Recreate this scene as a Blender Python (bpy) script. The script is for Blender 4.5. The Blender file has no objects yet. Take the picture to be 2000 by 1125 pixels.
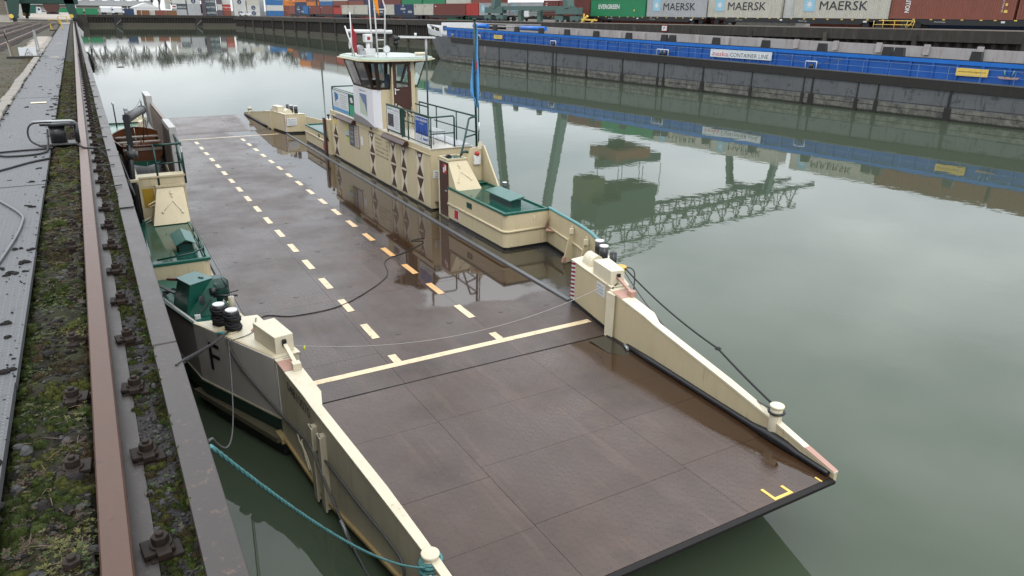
import bpy, bmesh, math, random
from mathutils import Vector, Matrix, noise
random.seed(7)
SC = bpy.context.scene
COL = SC.collection
R = math.radians
V = Vector

# ------------------------------------------------------------------ camera
CAM_Z = 7.55
cam_data = bpy.data.cameras.new("camera")
cam = bpy.data.objects.new("camera", cam_data)
COL.objects.link(cam)
YAW, PITCH, ROLL = R(29.87), R(20.87), R(0.745)
fw = V((math.sin(YAW)*math.cos(PITCH), math.cos(YAW)*math.cos(PITCH), -math.sin(PITCH)))
rt = V((math.cos(YAW), -math.sin(YAW), 0))
up = rt.cross(fw)
r2 = rt*math.cos(ROLL)+up*math.sin(ROLL)
u2 = up*math.cos(ROLL)-rt*math.sin(ROLL)
mw = Matrix((r2, u2, -fw)).transposed().to_4x4()
mw.translation = V((0, 0, CAM_Z))
cam.matrix_world = mw
cam_data.sensor_width = 36.0
cam_data.lens = 25.367
cam_data.clip_start = 0.1
cam_data.clip_end = 3000
SC.camera = cam

# ------------------------------------------------------------------ sky, sun, exposure
SUN_EL, SUN_AZ = R(48), R(200)      # azimuth measured from +Y towards +X
world = bpy.data.worlds.new("World")
SC.world = world
world.use_nodes = True
wn, wl = world.node_tree.nodes, world.node_tree.links
wn.clear()
sky = wn.new('ShaderNodeTexSky'); sky.sky_type = 'NISHITA'; sky.sun_disc = False
sky.sun_elevation = SUN_EL; sky.sun_rotation = SUN_AZ
sky.air_density = 1.0; sky.dust_density = 2.0
tc = wn.new('ShaderNodeTexCoord')
mp = wn.new('ShaderNodeMapping'); mp.inputs['Scale'].default_value = (1.6, 1.6, 4.5); mp.inputs['Location'].default_value = (1.3, 9.1, 5.2)
wl.new(tc.outputs['Generated'], mp.inputs['Vector'])
cn = wn.new('ShaderNodeTexNoise'); cn.inputs['Scale'].default_value = 1.3
cn.inputs['Detail'].default_value = 5; cn.inputs['Roughness'].default_value = .52
wl.new(mp.outputs[0], cn.inputs['Vector'])
cr = wn.new('ShaderNodeValToRGB')
cr.color_ramp.elements[0].position = .33; cr.color_ramp.elements[0].color = (4.7, 5.0, 5.3, 1)
cr.color_ramp.elements[1].position = .68; cr.color_ramp.elements[1].color = (9.2, 9.3, 9.4, 1)
wl.new(cn.outputs['Fac'], cr.inputs['Fac'])
mx = wn.new('ShaderNodeMix'); mx.data_type = 'RGBA'; mx.inputs[0].default_value = .88
# overcast vault: brighter overhead than at the horizon
sx = wn.new('ShaderNodeSeparateXYZ'); wl.new(tc.outputs['Generated'], sx.inputs[0])
vr = wn.new('ShaderNodeMapRange'); vr.inputs['From Min'].default_value = 0; vr.inputs['From Max'].default_value = .55
vr.inputs['To Min'].default_value = .48; vr.inputs['To Max'].default_value = 1.22
wl.new(sx.outputs[2], vr.inputs['Value'])
vm = wn.new('ShaderNodeVectorMath'); vm.operation = 'SCALE'
wl.new(cr.outputs[0], vm.inputs[0]); wl.new(vr.outputs[0], vm.inputs['Scale'])
wl.new(sky.outputs[0], mx.inputs[6]); wl.new(vm.outputs[0], mx.inputs[7])
bg = wn.new('ShaderNodeBackground'); bg.inputs['Strength'].default_value = .15
wl.new(mx.outputs[2], bg.inputs['Color'])
wo = wn.new('ShaderNodeOutputWorld'); wl.new(bg.outputs[0], wo.inputs['Surface'])

sun_d = bpy.data.lights.new("sun", 'SUN'); sun_d.energy = .5; sun_d.angle = R(25)
sun_d.color = (1, .96, .9)
sun = bpy.data.objects.new("sun", sun_d); COL.objects.link(sun)
sdir = V((math.sin(SUN_AZ)*math.cos(SUN_EL), math.cos(SUN_AZ)*math.cos(SUN_EL), math.sin(SUN_EL)))
sun.rotation_euler = sdir.to_track_quat('Z', 'Y').to_euler()
VS = SC.view_settings
VS.view_transform = 'Standard'; VS.look = 'None'; VS.exposure = 0.95; VS.gamma = 1.0
VS.use_curve_mapping = False
SC.render.engine = 'CYCLES'
SC.cycles.max_bounces = 6
SC.cycles.diffuse_bounces = 2
SC.cycles.glossy_bounces = 4
SC.cycles.transparent_max_bounces = 12
SC.cycles.caustics_reflective = False
SC.cycles.caustics_refractive = False
SC.cycles.use_denoising = True

# ------------------------------------------------------------------ materials
class NT:
    def __init__(s, name):
        s.m = bpy.data.materials.new(name); s.m.use_nodes = True
        s.n, s.l = s.m.node_tree.nodes, s.m.node_tree.links
        s.b = s.n['Principled BSDF']
    def pos(s, scale=(1, 1, 1)):
        g = s.n.new('ShaderNodeNewGeometry')
        if tuple(scale) == (1, 1, 1): return g.outputs['Position']
        v = s.n.new('ShaderNodeVectorMath'); v.operation = 'MULTIPLY'
        s.l.new(g.outputs['Position'], v.inputs[0]); v.inputs[1].default_value = scale
        return v.outputs[0]
    def noise(s, scale, detail=4, rough=.55, vec=None, stretch=(1, 1, 1)):
        t = s.n.new('ShaderNodeTexNoise'); t.inputs['Scale'].default_value = scale
        t.inputs['Detail'].default_value = detail; t.inputs['Roughness'].default_value = rough
        s.l.new(vec or s.pos(stretch), t.inputs['Vector'])
        return t.outputs['Fac']
    def ramp(s, fac, a, b, ca=(0, 0, 0), cb=(1, 1, 1)):
        r = s.n.new('ShaderNodeValToRGB')
        r.color_ramp.elements[0].position = a; r.color_ramp.elements[1].position = b
        r.color_ramp.elements[0].color = (*ca, 1); r.color_ramp.elements[1].color = (*cb, 1)
        s.l.new(fac, r.inputs['Fac']); return r.outputs['Color']
    def mix(s, fac, a, b, blend='MIX'):
        x = s.n.new('ShaderNodeMix'); x.data_type = 'RGBA'; x.blend_type = blend
        for sock, val in ((x.inputs[0], fac), (x.inputs[6], a), (x.inputs[7], b)):
            if isinstance(val, (int, float)): sock.default_value = val
            elif isinstance(val, tuple): sock.default_value = (*val, 1)
            else: s.l.new(val, sock)
        return x.outputs[2]
    def math(s, op, a, b=None, c=None):
        x = s.n.new('ShaderNodeMath'); x.operation = op
        for i, val in enumerate((a, b, c)):
            if val is None: continue
            if isinstance(val, (int, float)): x.inputs[i].default_value = val
            else: s.l.new(val, x.inputs[i])
        return x.outputs[0]
    def sstep(s, v, a, b):
        x = s.n.new('ShaderNodeMapRange'); x.interpolation_type = 'SMOOTHSTEP'
        x.inputs['From Min'].default_value = a; x.inputs['From Max'].default_value = b
        s.l.new(v, x.inputs['Value']); return x.outputs[0]
    def sep(s, vec):
        x = s.n.new('ShaderNodeSeparateXYZ'); s.l.new(vec, x.inputs[0]); return x.outputs
    def bump(s, h, strength=.3, dist=.01, prev=None):
        x = s.n.new('ShaderNodeBump'); x.inputs['Strength'].default_value = strength
        x.inputs['Distance'].default_value = dist; s.l.new(h, x.inputs['Height'])
        if prev is not None: s.l.new(prev, x.inputs['Normal'])
        return x.outputs[0]
    def set(s, color=None, rough=None, normal=None, metal=None, spec=None):
        for k, val in (('Base Color', color), ('Roughness', rough), ('Normal', normal), ('Metallic', metal), ('Specular IOR Level', spec)):
            if val is None: continue
            if isinstance(val, (int, float)): s.b.inputs[k].default_value = val
            elif isinstance(val, tuple): s.b.inputs[k].default_value = (*val, 1)
            else: s.l.new(val, s.b.inputs[k])
        return s.m
    def tread(s, size, xs=1.0):
        """raised lozenges of a steel tread plate, alternating direction"""
        X, Y, Z = s.sep(s.pos())
        a = s.math('MULTIPLY', X, 1/size); b = s.math('MULTIPLY', Y, 1/size)
        fa = s.math('FLOOR', a); fb = s.math('FLOOR', b)
        par = s.math('MODULO', s.math('ABSOLUTE', s.math('ADD', fa, fb)), 2.0)
        sg = s.math('SUBTRACT', s.math('MULTIPLY', par, 2.0), 1.0)
        la = s.math('SUBTRACT', s.math('SUBTRACT', a, fa), .5)
        lb = s.math('MULTIPLY', s.math('SUBTRACT', s.math('SUBTRACT', b, fb), .5), sg)
        p = s.math('MULTIPLY', s.math('ADD', la, lb), 1.55)
        q = s.math('MULTIPLY', s.math('SUBTRACT', la, lb), 5.2)
        d = s.math('ADD', s.math('MULTIPLY', p, p), s.math('MULTIPLY', q, q))
        return s.math('SUBTRACT', 1.0, s.sstep(d, .45, 1.0))

def paint(name, col, rough=.42, var=.16, dirt=None, dirt_amt=.5, dscale=1.4, streak=True, bump=.06, metal=0.0, spec=.4, fine=30, drip=0.0, buckle=0.0):
    t = NT(name); K = .76
    col = tuple(v*K for v in col)
    if dirt: dirt = tuple(v*K for v in dirt)
    n1 = t.noise(.9, 5, .6); c = t.mix(n1, tuple(v*(1-var) for v in col), tuple(min(1, v*(1+var)) for v in col))
    if dirt:
        n2 = t.noise(dscale, 6, .65, stretch=(3.2, 3.2, .55) if streak else (1, 1, 1))
        m = t.ramp(n2, .5, .5+.34/max(.3, dirt_amt*1.6))
        mm = t.math('MULTIPLY', t.sep(m)[0] if False else m, dirt_amt)
        c = t.mix(mm, c, dirt)
    if drip:
        d1 = t.noise(5.5, 4, .6, stretch=(3, 3, .16)); d2 = t.noise(1.1, 4, .6); d3 = t.noise(17, 5, .7)
        m = t.math('MULTIPLY', t.ramp(d1, .60, .72), t.ramp(d2, .42, .60))
        c = t.mix(t.math('MULTIPLY', m, drip), c, (.15, .065, .025))
        c = t.mix(t.math('MULTIPLY', t.ramp(d3, .69, .74), drip), c, (.10, .045, .02))
    n3 = t.noise(fine, 3, .6)
    r = t.math('ADD', t.math('MULTIPLY', n1, .22), rough-.11)
    nb_ = t.bump(n3, bump, .01)
    if buckle: nb_ = t.bump(t.noise(1.3, 2, .5), buckle, .05, nb_)
    return t.set(color=c, rough=r, normal=nb_, metal=metal, spec=spec)

RUST = (.16, .062, .025)
CREAM = paint("cream_paint", (.60, .515, .335), .38, .07, (.30, .22, .12), .34, 1.1, drip=.55, buckle=.35)
CREAM2 = paint("cream_paint_dirty", (.50, .455, .34), .45, .12, (.20, .15, .09), .55, 1.5, drip=.6, buckle=.4)
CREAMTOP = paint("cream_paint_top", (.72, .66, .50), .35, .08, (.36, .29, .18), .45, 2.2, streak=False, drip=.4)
GREYHULL = paint("hull_paint_grey", (.50, .475, .44), .45, .10, (.20, .15, .10), .35, 1.3, drip=.3, buckle=.4)
GREEN = paint("green_paint", (.012, .105, .075), .3, .25, (.01, .03, .022), .5, 2.0)
GREENWET = paint("green_wet_lid", (.010, .075, .055), .1, .3, (.03, .06, .05), .5, 1.0, streak=False, bump=.015, spec=.6)
GREENDK = paint("dark_green_paint", (.006, .045, .036), .35, .25, (.03, .02, .012), .4, 1.5)
TEAL = paint("teal_cap", (.09, .27, .28), .35, .15)
FRAMEM = paint("window_gasket_brown", (.026, .014, .011), .4, .1)
BROWN = paint("brown_paint", (.062, .024, .017), .38, .12, (.03, .014, .01), .4)
BLACK = paint("black_rubber", (.012, .012, .014), .4, .3, (.05, .05, .05), .3, 2)
BLACKST = paint("black_steel", (.02, .021, .024), .3, .3, (.07, .05, .04), .3, 2)
WHITE = paint("white_paint", (.74, .75, .75), .35, .06, (.38, .34, .28), .3, drip=.45)
SIGNW = paint("sign_white", (.72, .75, .77), .4, .03)
GREYP = paint("grey_paint", (.38, .40, .41), .4, .1, (.18, .15, .12), .45)
GREYDK = paint("grey_dark", (.12, .125, .13), .4, .2, (.06, .05, .04), .4)
GALV = paint("galvanised", (.40, .42, .43), .35, .12, (.22, .2, .18), .4, metal=.4)
PINK = paint("primer_pink", (.46, .27, .21), .5, .12)
RED = paint("red_paint", (.45, .03, .03), .4, .1)
REDDK = paint("red_dark", (.30, .02, .03), .5, .1)
YELLOW = paint("yellow_paint", (.62, .40, .06), .4, .1, (.3, .18, .05), .4)
YELLOW2 = paint("yellow_sign", (.80, .56, .12), .4, .06)
OCHRE = paint("ochre_plate", (.40, .24, .015), .5, .2, (.2, .11, .01), .5)
ORANGE = paint("orange_flag", (.85, .30, .01), .7, .05)
BLUE = paint("barge_blue", (.010, .095, .40), .4, .22, (.05, .085, .16), .55, 1.3)
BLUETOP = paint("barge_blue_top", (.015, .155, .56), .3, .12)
FLAGBLUE = paint("flag_blue", (.10, .34, .72), .7, .06)
SIGNBLUE = paint("sign_blue", (.02, .09, .40), .4, .3)
NAVY = paint("navy", (.015, .04, .12), .4, .12)
WOOD = paint("boat_wood", (.12, .045, .018), .35, .25, (.05, .02, .01), .5, 2)
PLANK = paint("weathered_plank", (.26, .22, .19), .6, .25, (.1, .09, .08), .5, 2)
def m_lane():
    t = NT("lane_marking"); X, Y, Z = t.sep(t.pos())
    c = t.mix(t.noise(2, 5, .6), (.52, .41, .25), (.64, .52, .34))
    # stained orange where the rusty puddle stands on the deck
    st = t.math('MULTIPLY', t.sstep(X, 6.3, 6.8), t.math('MULTIPLY', t.sstep(Y, 15.0, 16.2), t.math('SUBTRACT', 1.0, t.sstep(Y, 19, 26))))
    c = t.mix(t.math('MULTIPLY', st, .8), c, (.50, .24, .05))
    wear = t.math('MULTIPLY', t.ramp(t.noise(5, 6, .72), .50, .68), t.ramp(t.noise(26, 4, .7), .42, .60))
    c = t.mix(t.math('MULTIPLY', wear, .85), c, (.09, .06, .045))
    return t.set(color=c, rough=t.math('ADD', .25, t.math('MULTIPLY', wear, .3)), normal=t.bump(t.tread(.09), .3, .006), spec=.4)
LANE = m_lane()
INK = paint("black_lettering", (.012, .012, .012), .5, 0)
INKRED = paint("red_lettering", (.55, .01, .02), .5, 0)
PRINT = paint("print_grey", (.18, .16, .16), .5, .6, fine=8)
PRINT2 = paint("print_photo", (.05, .045, .055), .5, .9, (.35, .3, .3), .7, 9, streak=False)
GREENPR = paint("print_green", (.05, .36, .20), .5, .1)
GREENPD = paint("print_dark_green", (.02, .07, .05), .5, .1)
ROPEBK = paint("rope_black", (.016, .016, .018), .7, .3)
ROPEWH = paint("rope_pale_grey", (.34, .32, .29), .7, .2)
ROPETQ = paint("rope_turquoise", (.085, .25, .255), .8, .35, (.26, .36, .34), .5, 14, streak=False)
CABLE = paint("steel_cable", (.075, .075, .075), .5, .2)
BARGEHULL = None

def m_deck(name, base, ramp=False):
    t = NT(name)
    X, Y, Z = t.sep(t.pos())
    n = t.noise(.32, 4, .55); nb = t.noise(1.7, 5, .6)
    oi = t.n.new('ShaderNodeObjectInfo').outputs['Random']
    c = t.mix(nb, tuple(v*.72 for v in base), tuple(v*1.32 for v in base))
    c = t.mix(t.math('MULTIPLY', oi, .45), c, tuple(v*.72 for v in base))
    lon = t.noise(1.0, 4, .6, stretch=(2.5, .25, 1))
    c = t.mix(t.math('MULTIPLY', t.ramp(lon, .48, .75), .45), c, (base[0]*1.5, base[1]*1.45, base[2]*1.5))
    if ramp:
        w = t.math('ADD', t.math('MULTIPLY', t.math('SUBTRACT', X, 8.15), 1.25), t.math('MULTIPLY', t.math('SUBTRACT', n, .5), 1.2))
    else:
        w = t.math('ADD', t.math('MULTIPLY', t.math('SUBTRACT', X, 7.15), .62), t.math('MULTIPLY', t.math('SUBTRACT', n, .5), 3.6))
        edge = t.sstep(Y, 13.6, 15.2)
        w = t.math('SUBTRACT', w, t.math('MULTIPLY', t.math('SUBTRACT', 1.0, edge), 2.0))
        hole = t.math('MULTIPLY', t.sstep(X, 8.2, 9.2), t.math('SUBTRACT', 1.0, t.sstep(Y, 15.6, 17.2)))
        w = t.math('SUBTRACT', w, t.math('MULTIPLY', hole, 1.2))
    pud = t.sstep(w, -.30, .16)
    tr = t.tread(.10 if ramp else .09)
    # rust blooms, scuffed paler wheel paths, dark spills
    rust = t.math('MULTIPLY', t.ramp(t.noise(.8, 6, .7), .52, .74), t.ramp(t.noise(7, 4, .65), .40, .66))
    c = t.mix(t.math('MULTIPLY', rust, .6), c, (.085, .040, .020))
    wear = t.noise(1.6, 5, .65, stretch=(1.8, .16, 1))
    c = t.mix(t.math('MULTIPLY', t.ramp(wear, .54, .68), .5), c, (base[0]*1.9, base[1]*1.95, base[2]*2.0))
    c = t.mix(t.math('MULTIPLY', t.ramp(t.noise(.55, 5, .6), .56, .66), .55), c, (base[0]*.5, base[1]*.5, base[2]*.5))
    c = t.mix(t.math('MULTIPLY', t.ramp(t.noise(38, 3, .7), .70, .76), .6), c, (.012, .010, .009))
    c = t.mix(t.math('MULTIPLY', pud, .8), c, (base[0]*.62, base[1]*.50, base[2]*.28))
    fine = t.noise(60, 3, .6)
    rgh = t.math('ADD', t.math('MULTIPLY', t.ramp(t.noise(.45, 5, .62), .36, .66), .26), .17)
    rough = t.math('ADD', t.math('MULTIPLY', t.math('SUBTRACT', 1.0, pud), t.math('ADD', rgh, t.math('MULTIPLY', wear, .08))), .025)
    h = t.math('MULTIPLY', t.math('ADD', t.math('MULTIPLY', fine, .25), tr), t.math('SUBTRACT', 1.0, t.math('MULTIPLY', pud, .93)))
    return t.set(color=c, rough=rough, normal=t.bump(h, .4, .008), spec=.42)
DECK = m_deck("wet_tread_deck", (.040, .025, .019))
RAMP = m_deck("ramp_tread_plate", (.050, .031, .023), True)

def m_gutter():
    t = NT("wet_gutter"); n = t.noise(.6, 4)
    pud = t.ramp(n, .42, .52)
    c = t.mix(pud, (.02, .02, .022), (.03, .026, .018))
    r = t.math('SUBTRACT', .3, t.math('MULTIPLY', pud, .27))
    return t.set(color=c, rough=r, normal=t.bump(t.noise(25, 3), .06, .01))
GUTTER = m_gutter()

def m_water():
    t = NT("harbour_water")
    big = t.noise(.02, 3, .5)
    c = t.mix(big, (.043, .058, .036), (.050, .066, .044))
    n1 = t.noise(.55, 3, .5, stretch=(1, 1.0, 1)); n2 = t.noise(2.6, 2, .5)
    h = t.math('ADD', n1, t.math('MULTIPLY', n2, .18))
    t.b.inputs['IOR'].default_value = 1.333
    return t.set(color=c, rough=.02, normal=t.bump(h, .034, .12), spec=.5)
WATER = m_water()

def m_walk():
    t = NT("chequer_plate_walkway")
    n = t.noise(2.2, 6, .65); n2 = t.noise(9, 4, .6)
    tr = t.tread(.040)
    c = t.mix(n, (.060, .062, .065), (.102, .106, .110))
    c = t.mix(t.ramp(n2, .57, .75), c, (.05, .046, .042))
    c = t.mix(t.math('MULTIPLY', tr, .75), c, (.165, .17, .178))
    return t.set(color=c, rough=t.math('ADD', .42, t.math('MULTIPLY', n, .25)), normal=t.bump(tr, 1.0, .012), metal=.1, spec=.35)
WALK = m_walk()

def m_rail():
    t = NT("rail_steel"); n = t.noise(6, 5, .6, stretch=(3, .6, 1)); n2 = t.noise(70, 3, .7)
    X, Y, Z = t.sep(t.pos())
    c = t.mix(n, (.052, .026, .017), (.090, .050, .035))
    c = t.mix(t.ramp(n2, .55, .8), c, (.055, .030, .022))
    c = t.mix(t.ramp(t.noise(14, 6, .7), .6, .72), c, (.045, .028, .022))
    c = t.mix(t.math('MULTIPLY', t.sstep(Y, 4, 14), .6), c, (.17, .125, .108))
    return t.set(color=c, rough=t.math('ADD', .34, t.math('MULTIPLY', n, .2)), normal=t.bump(n2, .12, .004), metal=.1, spec=.35)
RAILM = m_rail()
def m_edge():
    t = NT("edge_steel"); n = t.noise(3.5, 6, .65); n2 = t.noise(24, 4, .7)
    c = t.mix(n, (.022, .019, .018), (.050, .040, .035))
    c = t.mix(t.ramp(n2, .58, .8), c, (.14, .08, .055))
    c = t.mix(t.ramp(t.noise(7, 5, .7), .62, .75), c, (.045, .042, .042))
    return t.set(color=c, rough=t.math('ADD', .28, t.math('MULTIPLY', n, .3)), normal=t.bump(n2, .2, .006), metal=.2)
EDGE = m_edge()
CLAMP = paint("rusty_clamp", (.022, .016, .013), .65, .4, (.055, .026, .014), .6, 14, streak=False, bump=.3, spec=.2)

def m_ground(name, cols, scales=(4, 16), bump=.6):
    t = NT(name); n = t.noise(scales[0], 6, .65); n2 = t.noise(scales[1], 5, .7)
    c = t.mix(t.ramp(n, .38, .62), cols[0], cols[1])
    c = t.mix(t.ramp(n2, .5, .68), c, cols[2])
    return t.set(color=c, rough=.85, normal=t.bump(n2, bump, .02), spec=.25)
SOIL = m_ground("mossy_soil", ((.016, .013, .010), (.022, .026, .008), (.008, .007, .006)), (7, 45))
GRIT = m_ground("grit_concrete", ((.034, .031, .030), (.016, .015, .015), (.062, .058, .055)), (6, 70))
BALLAST = m_ground("ballast_ground", ((.055, .044, .034), (.038, .036, .016), (.022, .019, .016)), (.9, 6))
PALEGR = m_ground("pale_gravel", ((.30, .28, .245), (.26, .23, .195), (.22, .19, .16)), (.2, 3), .2)
QUAYTOP = m_ground("quay_surface", ((.085, .075, .064), (.057, .05, .043), (.115, .10, .086)), (.15, 1.5), .2)
CONC = paint("concrete_kerb", (.27, .25, .22), .8, .18, (.10, .10, .07), .6, 4, streak=False, bump=.3, spec=.2)
CONCDK = paint("dark_concrete", (.048, .044, .039), .8, .3, (.17, .14, .12), .55, .45, bump=.3, spec=.2)
PILE = paint("sheet_pile", (.030, .026, .024), .75, .35, (.10, .072, .055), .45, .5, bump=.3, spec=.2)
PILEWET = paint("sheet_pile_wet", (.085, .078, .060), .7, .25, (.04, .04, .03), .5, 1, bump=.3, spec=.2)
MOSS = [NT("moss_%d" % i) for i in range(3)]
for t, a, b in zip(MOSS, ((.006, .010, .002), (.012, .014, .003), (.010, .008, .004)), ((.026, .036, .006), (.046, .050, .009), (.032, .023, .010))):
    t.set(color=t.mix(t.ramp(t.noise(26, 4, .6), .35, .65), a, b), rough=.9, spec=.15)
MOSS = [t.m for t in MOSS]
LEAFM = []
for nm, a, b in (("sedum_green", (.016, .028, .005), (.042, .060, .012)), ("sedum_yellow", (.042, .040, .008), (.10, .098, .022)), ("sedum_red", (.024, .015, .008), (.046, .027, .012)), ("fern_green", (.02, .062, .010), (.058, .125, .022))):
    t = NT(nm); LEAFM.append(t.set(color=t.mix(t.ramp(t.noise(40, 2), .35, .65), a, b), rough=.55, spec=.3))
STONEM = paint("stone", (.030, .029, .030), .6, .5, (.02, .02, .02), .5, 12, streak=False, bump=.4)
CLODM = paint("earth_clod", (.014, .012, .011), .85, .4, bump=.4, spec=.2)

def m_glass(name, tint, alpha=.55):
    t = NT(name)
    tr = t.n.new('ShaderNodeBsdfTransparent'); tr.inputs[0].default_value = (*tint, 1)
    gl = t.n.new('ShaderNodeBsdfGlossy'); gl.inputs['Roughness'].default_value = .02; gl.inputs[0].default_value = (.9, .95, .95, 1)
    fr = t.n.new('ShaderNodeFresnel'); fr.inputs[0].default_value = 1.5
    ms = t.n.new('ShaderNodeMixShader')
    t.l.new(t.math('MULTIPLY', fr.outputs[0], .6), ms.inputs[0]); t.l.new(tr.outputs[0], ms.inputs[1]); t.l.new(gl.outputs[0], ms.inputs[2])
    t.l.new(ms.outputs[0], t.n['Material Output'].inputs['Surface'])
    return t.m
GLASS = m_glass("window_glass", (.88, .95, .93))
GLASSDK = m_glass("tinted_glass", (.35, .30, .32))

def m_hull():
    t = NT("barge_hull_paint")
    X, Y, Z = t.sep(t.pos())
    n = t.noise(.35, 6, .65); n2 = t.noise(1.4, 6, .7, stretch=(3, 3, .35))
    c = t.mix(n, (.062, .066, .072), (.115, .121, .128))
    c = t.mix(t.math('MULTIPLY', t.ramp(n2, .55, .66), .75), c, (.022, .022, .023))
    c = t.mix(t.math('MULTIPLY', t.ramp(t.noise(.8, 6, .75, stretch=(1, 1, 1.6)), .57, .62), .7), c, (.03, .03, .032))
    low = t.math('SUBTRACT', 1.0, t.sstep(t.math('ADD', Z, t.math('MULTIPLY', n, .25)), 1.05, 1.15))
    c = t.mix(t.math('MULTIPLY', low, .8), c, t.mix(t.ramp(t.noise(1.6, 6, .75), .35, .65), (.025, .025, .022), (.19, .18, .15)))
    wl_ = t.math('SUBTRACT', 1.0, t.sstep(t.math('ADD', Z, t.math('MULTIPLY', n2, .3)), .25, .42))
    c = t.mix(wl_, c, (.014, .016, .011))
    return t.set(color=c, rough=.5, normal=t.bump(n2, .15, .02), spec=.35)
BARGEHULL = m_hull()

# ------------------------------------------------------------------ mesh helpers
ORIGIN = {}
class MB:
    """collects shapes; build() links them as ONE mesh object. mx / my mirror about x = mx/2 or y = my/2."""
    def __init__(s, mx=None, my=None):
        s.v = []; s.f = []; s.sm = []; s.mx = mx; s.my = my
    def P(s, p):
        x, y, z = p
        if s.mx is not None: x = s.mx-x
        if s.my is not None: y = s.my-y
        s.v.append((x, y, z)); return len(s.v)-1
    def face(s, pts, smooth=False):
        s.f.append([s.P(p) for p in pts]); s.sm.append(smooth); return s
    def idx(s, ids, smooth=False): s.f.append(ids); s.sm.append(smooth)
    def spin(s, cx, cy, a):
        c_, s_ = math.cos(a), math.sin(a)
        s.v = [(cx+(x-cx)*c_-(y-cy)*s_, cy+(x-cx)*s_+(y-cy)*c_, z) for x, y, z in s.v]; return s
    def box(s, x0, x1, y0, y1, z0, z1):
        return s.hexa([(x0, y0, z0), (x1, y0, z0), (x1, y1, z0), (x0, y1, z0)], [(x0, y0, z1), (x1, y0, z1), (x1, y1, z1), (x0, y1, z1)])
    def hexa(s, bot, top):
        n = len(bot); b = [s.P(p) for p in bot]; t = [s.P(p) for p in top]
        s.idx(b[::-1]); s.idx(t)
        for i in range(n):
            j = (i+1) % n; s.idx([b[i], b[j], t[j], t[i]])
        return s
    def prism(s, poly, z0, z1):
        return s.hexa([(x, y, z0) for x, y in poly], [(x, y, z1) for x, y in poly])
    def extr(s, poly, d):
        """poly of 3d points pushed by the vector d"""
        return s.hexa(poly, [tuple(V(p)+V(d)) for p in poly])
    def tube(s, pts, r, n=8, cap=True, smooth=True, closed=False):
        pts = [V(p) for p in pts]; rings = []; N = len(pts); ref = None
        for i, p in enumerate(pts):
            if closed: d = pts[(i+1) % N]-pts[i-1]
            else: d = (pts[min(i+1, N-1)]-pts[max(i-1, 0)])
            d = d.normalized() if d.length > 1e-9 else V((0, 0, 1))
            if ref is None:
                ref = V((0, 0, 1)) if abs(d.z) < .9 else V((1, 0, 0))
            a = d.cross(ref)
            if a.length < 1e-4: a = d.orthogonal()
            a.normalize(); b = a.cross(d).normalized(); ref = b
            rr = r[i] if isinstance(r, (list, tuple)) else r
            rings.append([s.P(p+a*(rr*math.cos(k*2*math.pi/n))+b*(rr*math.sin(k*2*math.pi/n))) for k in range(n)])
        for i in range(N if closed else N-1):
            A, B = rings[i], rings[(i+1) % N]
            for k in range(n):
                s.idx([A[k], A[(k+1) % n], B[(k+1) % n], B[k]], smooth)
        if cap and not closed:
            s.idx(rings[0][::-1]); s.idx(rings[-1])
        return s
    def cyl(s, c, r, h, n=16, r2=None, axis='z'):
        c = V(c); d = {'x': V((h, 0, 0)), 'y': V((0, h, 0)), 'z': V((0, 0, h))}[axis]
        return s.tube([c, c+d], [r, r if r2 is None else r2], n)
    def bar(s, a, b, w, h=None):
        """rectangular bar from a to b, w wide, h high"""
        a, b = V(a), V(b); h = h or w; d = (b-a).normalized()
        ref = V((0, 0, 1)) if abs(d.z) < .95 else V((1, 0, 0))
        x = d.cross(ref).normalized()*(w/2); y = x.cross(d).normalized()*(h/2)
        return s.hexa([a-x-y, a+x-y, a+x+y, a-x+y], [b-x-y, b+x-y, b+x+y, b-x+y])
    def ball(s, c, r, n=10, m=6, zs=1.0):
        c = V(c); rings = []
        for i in range(1, m):
            th = math.pi*i/m
            rings.append([s.P((c.x+r*math.sin(th)*math.cos(2*math.pi*k/n), c.y+r*math.sin(th)*math.sin(2*math.pi*k/n), c.z+r*zs*math.cos(th))) for k in range(n)])
        t = s.P((c.x, c.y, c.z+r*zs)); b = s.P((c.x, c.y, c.z-r*zs))
        for k in range(n):
            s.idx([t, rings[0][k], rings[0][(k+1) % n]], True); s.idx([b, rings[-1][(k+1) % n], rings[-1][k]], True)
            for i in range(m-2): s.idx([rings[i][k], rings[i+1][k], rings[i+1][(k+1) % n], rings[i][(k+1) % n]], True)
        return s
    def build_each(s, name, mat, parent=None, bevel=0):
        """one object for every connected piece"""
        root = list(range(len(s.v)))
        def find(i):
            while root[i] != i: root[i] = root[root[i]]; i = root[i]
            return i
        for f in s.f:
            for i in f[1:]: root[find(i)] = find(f[0])
        groups = {}
        for f, sm in zip(s.f, s.sm): groups.setdefault(find(f[0]), []).append((f, sm))
        out = []
        for fs in groups.values():
            m = MB(); ids = {}
            for f, sm in fs:
                for i in f:
                    if i not in ids: ids[i] = len(m.v); m.v.append(s.v[i])
                m.f.append([ids[i] for i in f]); m.sm.append(sm)
            out.append(m.build(name, mat, parent, bevel))
        return out
    def build(s, name, mat, parent=None, bevel=0, recalc=True, label=None):
        o3 = V(ORIGIN.get(parent.name, (0, 0, 0))) if parent else V((0, 0, 0))
        me = bpy.data.meshes.new(name)
        me.from_pydata([(x-o3.x, y-o3.y, z-o3.z) for x, y, z in s.v], [], s.f)
        me.polygons.foreach_set('use_smooth', s.sm)
        if recalc:
            bm = bmesh.new(); bm.from_mesh(me); bmesh.ops.recalc_face_normals(bm, faces=bm.faces); bm.to_mesh(me); bm.free()
        me.update()
        for m in (mat if isinstance(mat, (list, tuple)) else [mat]): me.materials.append(m)
        o = bpy.data.objects.new(name, me); COL.objects.link(o)
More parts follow.
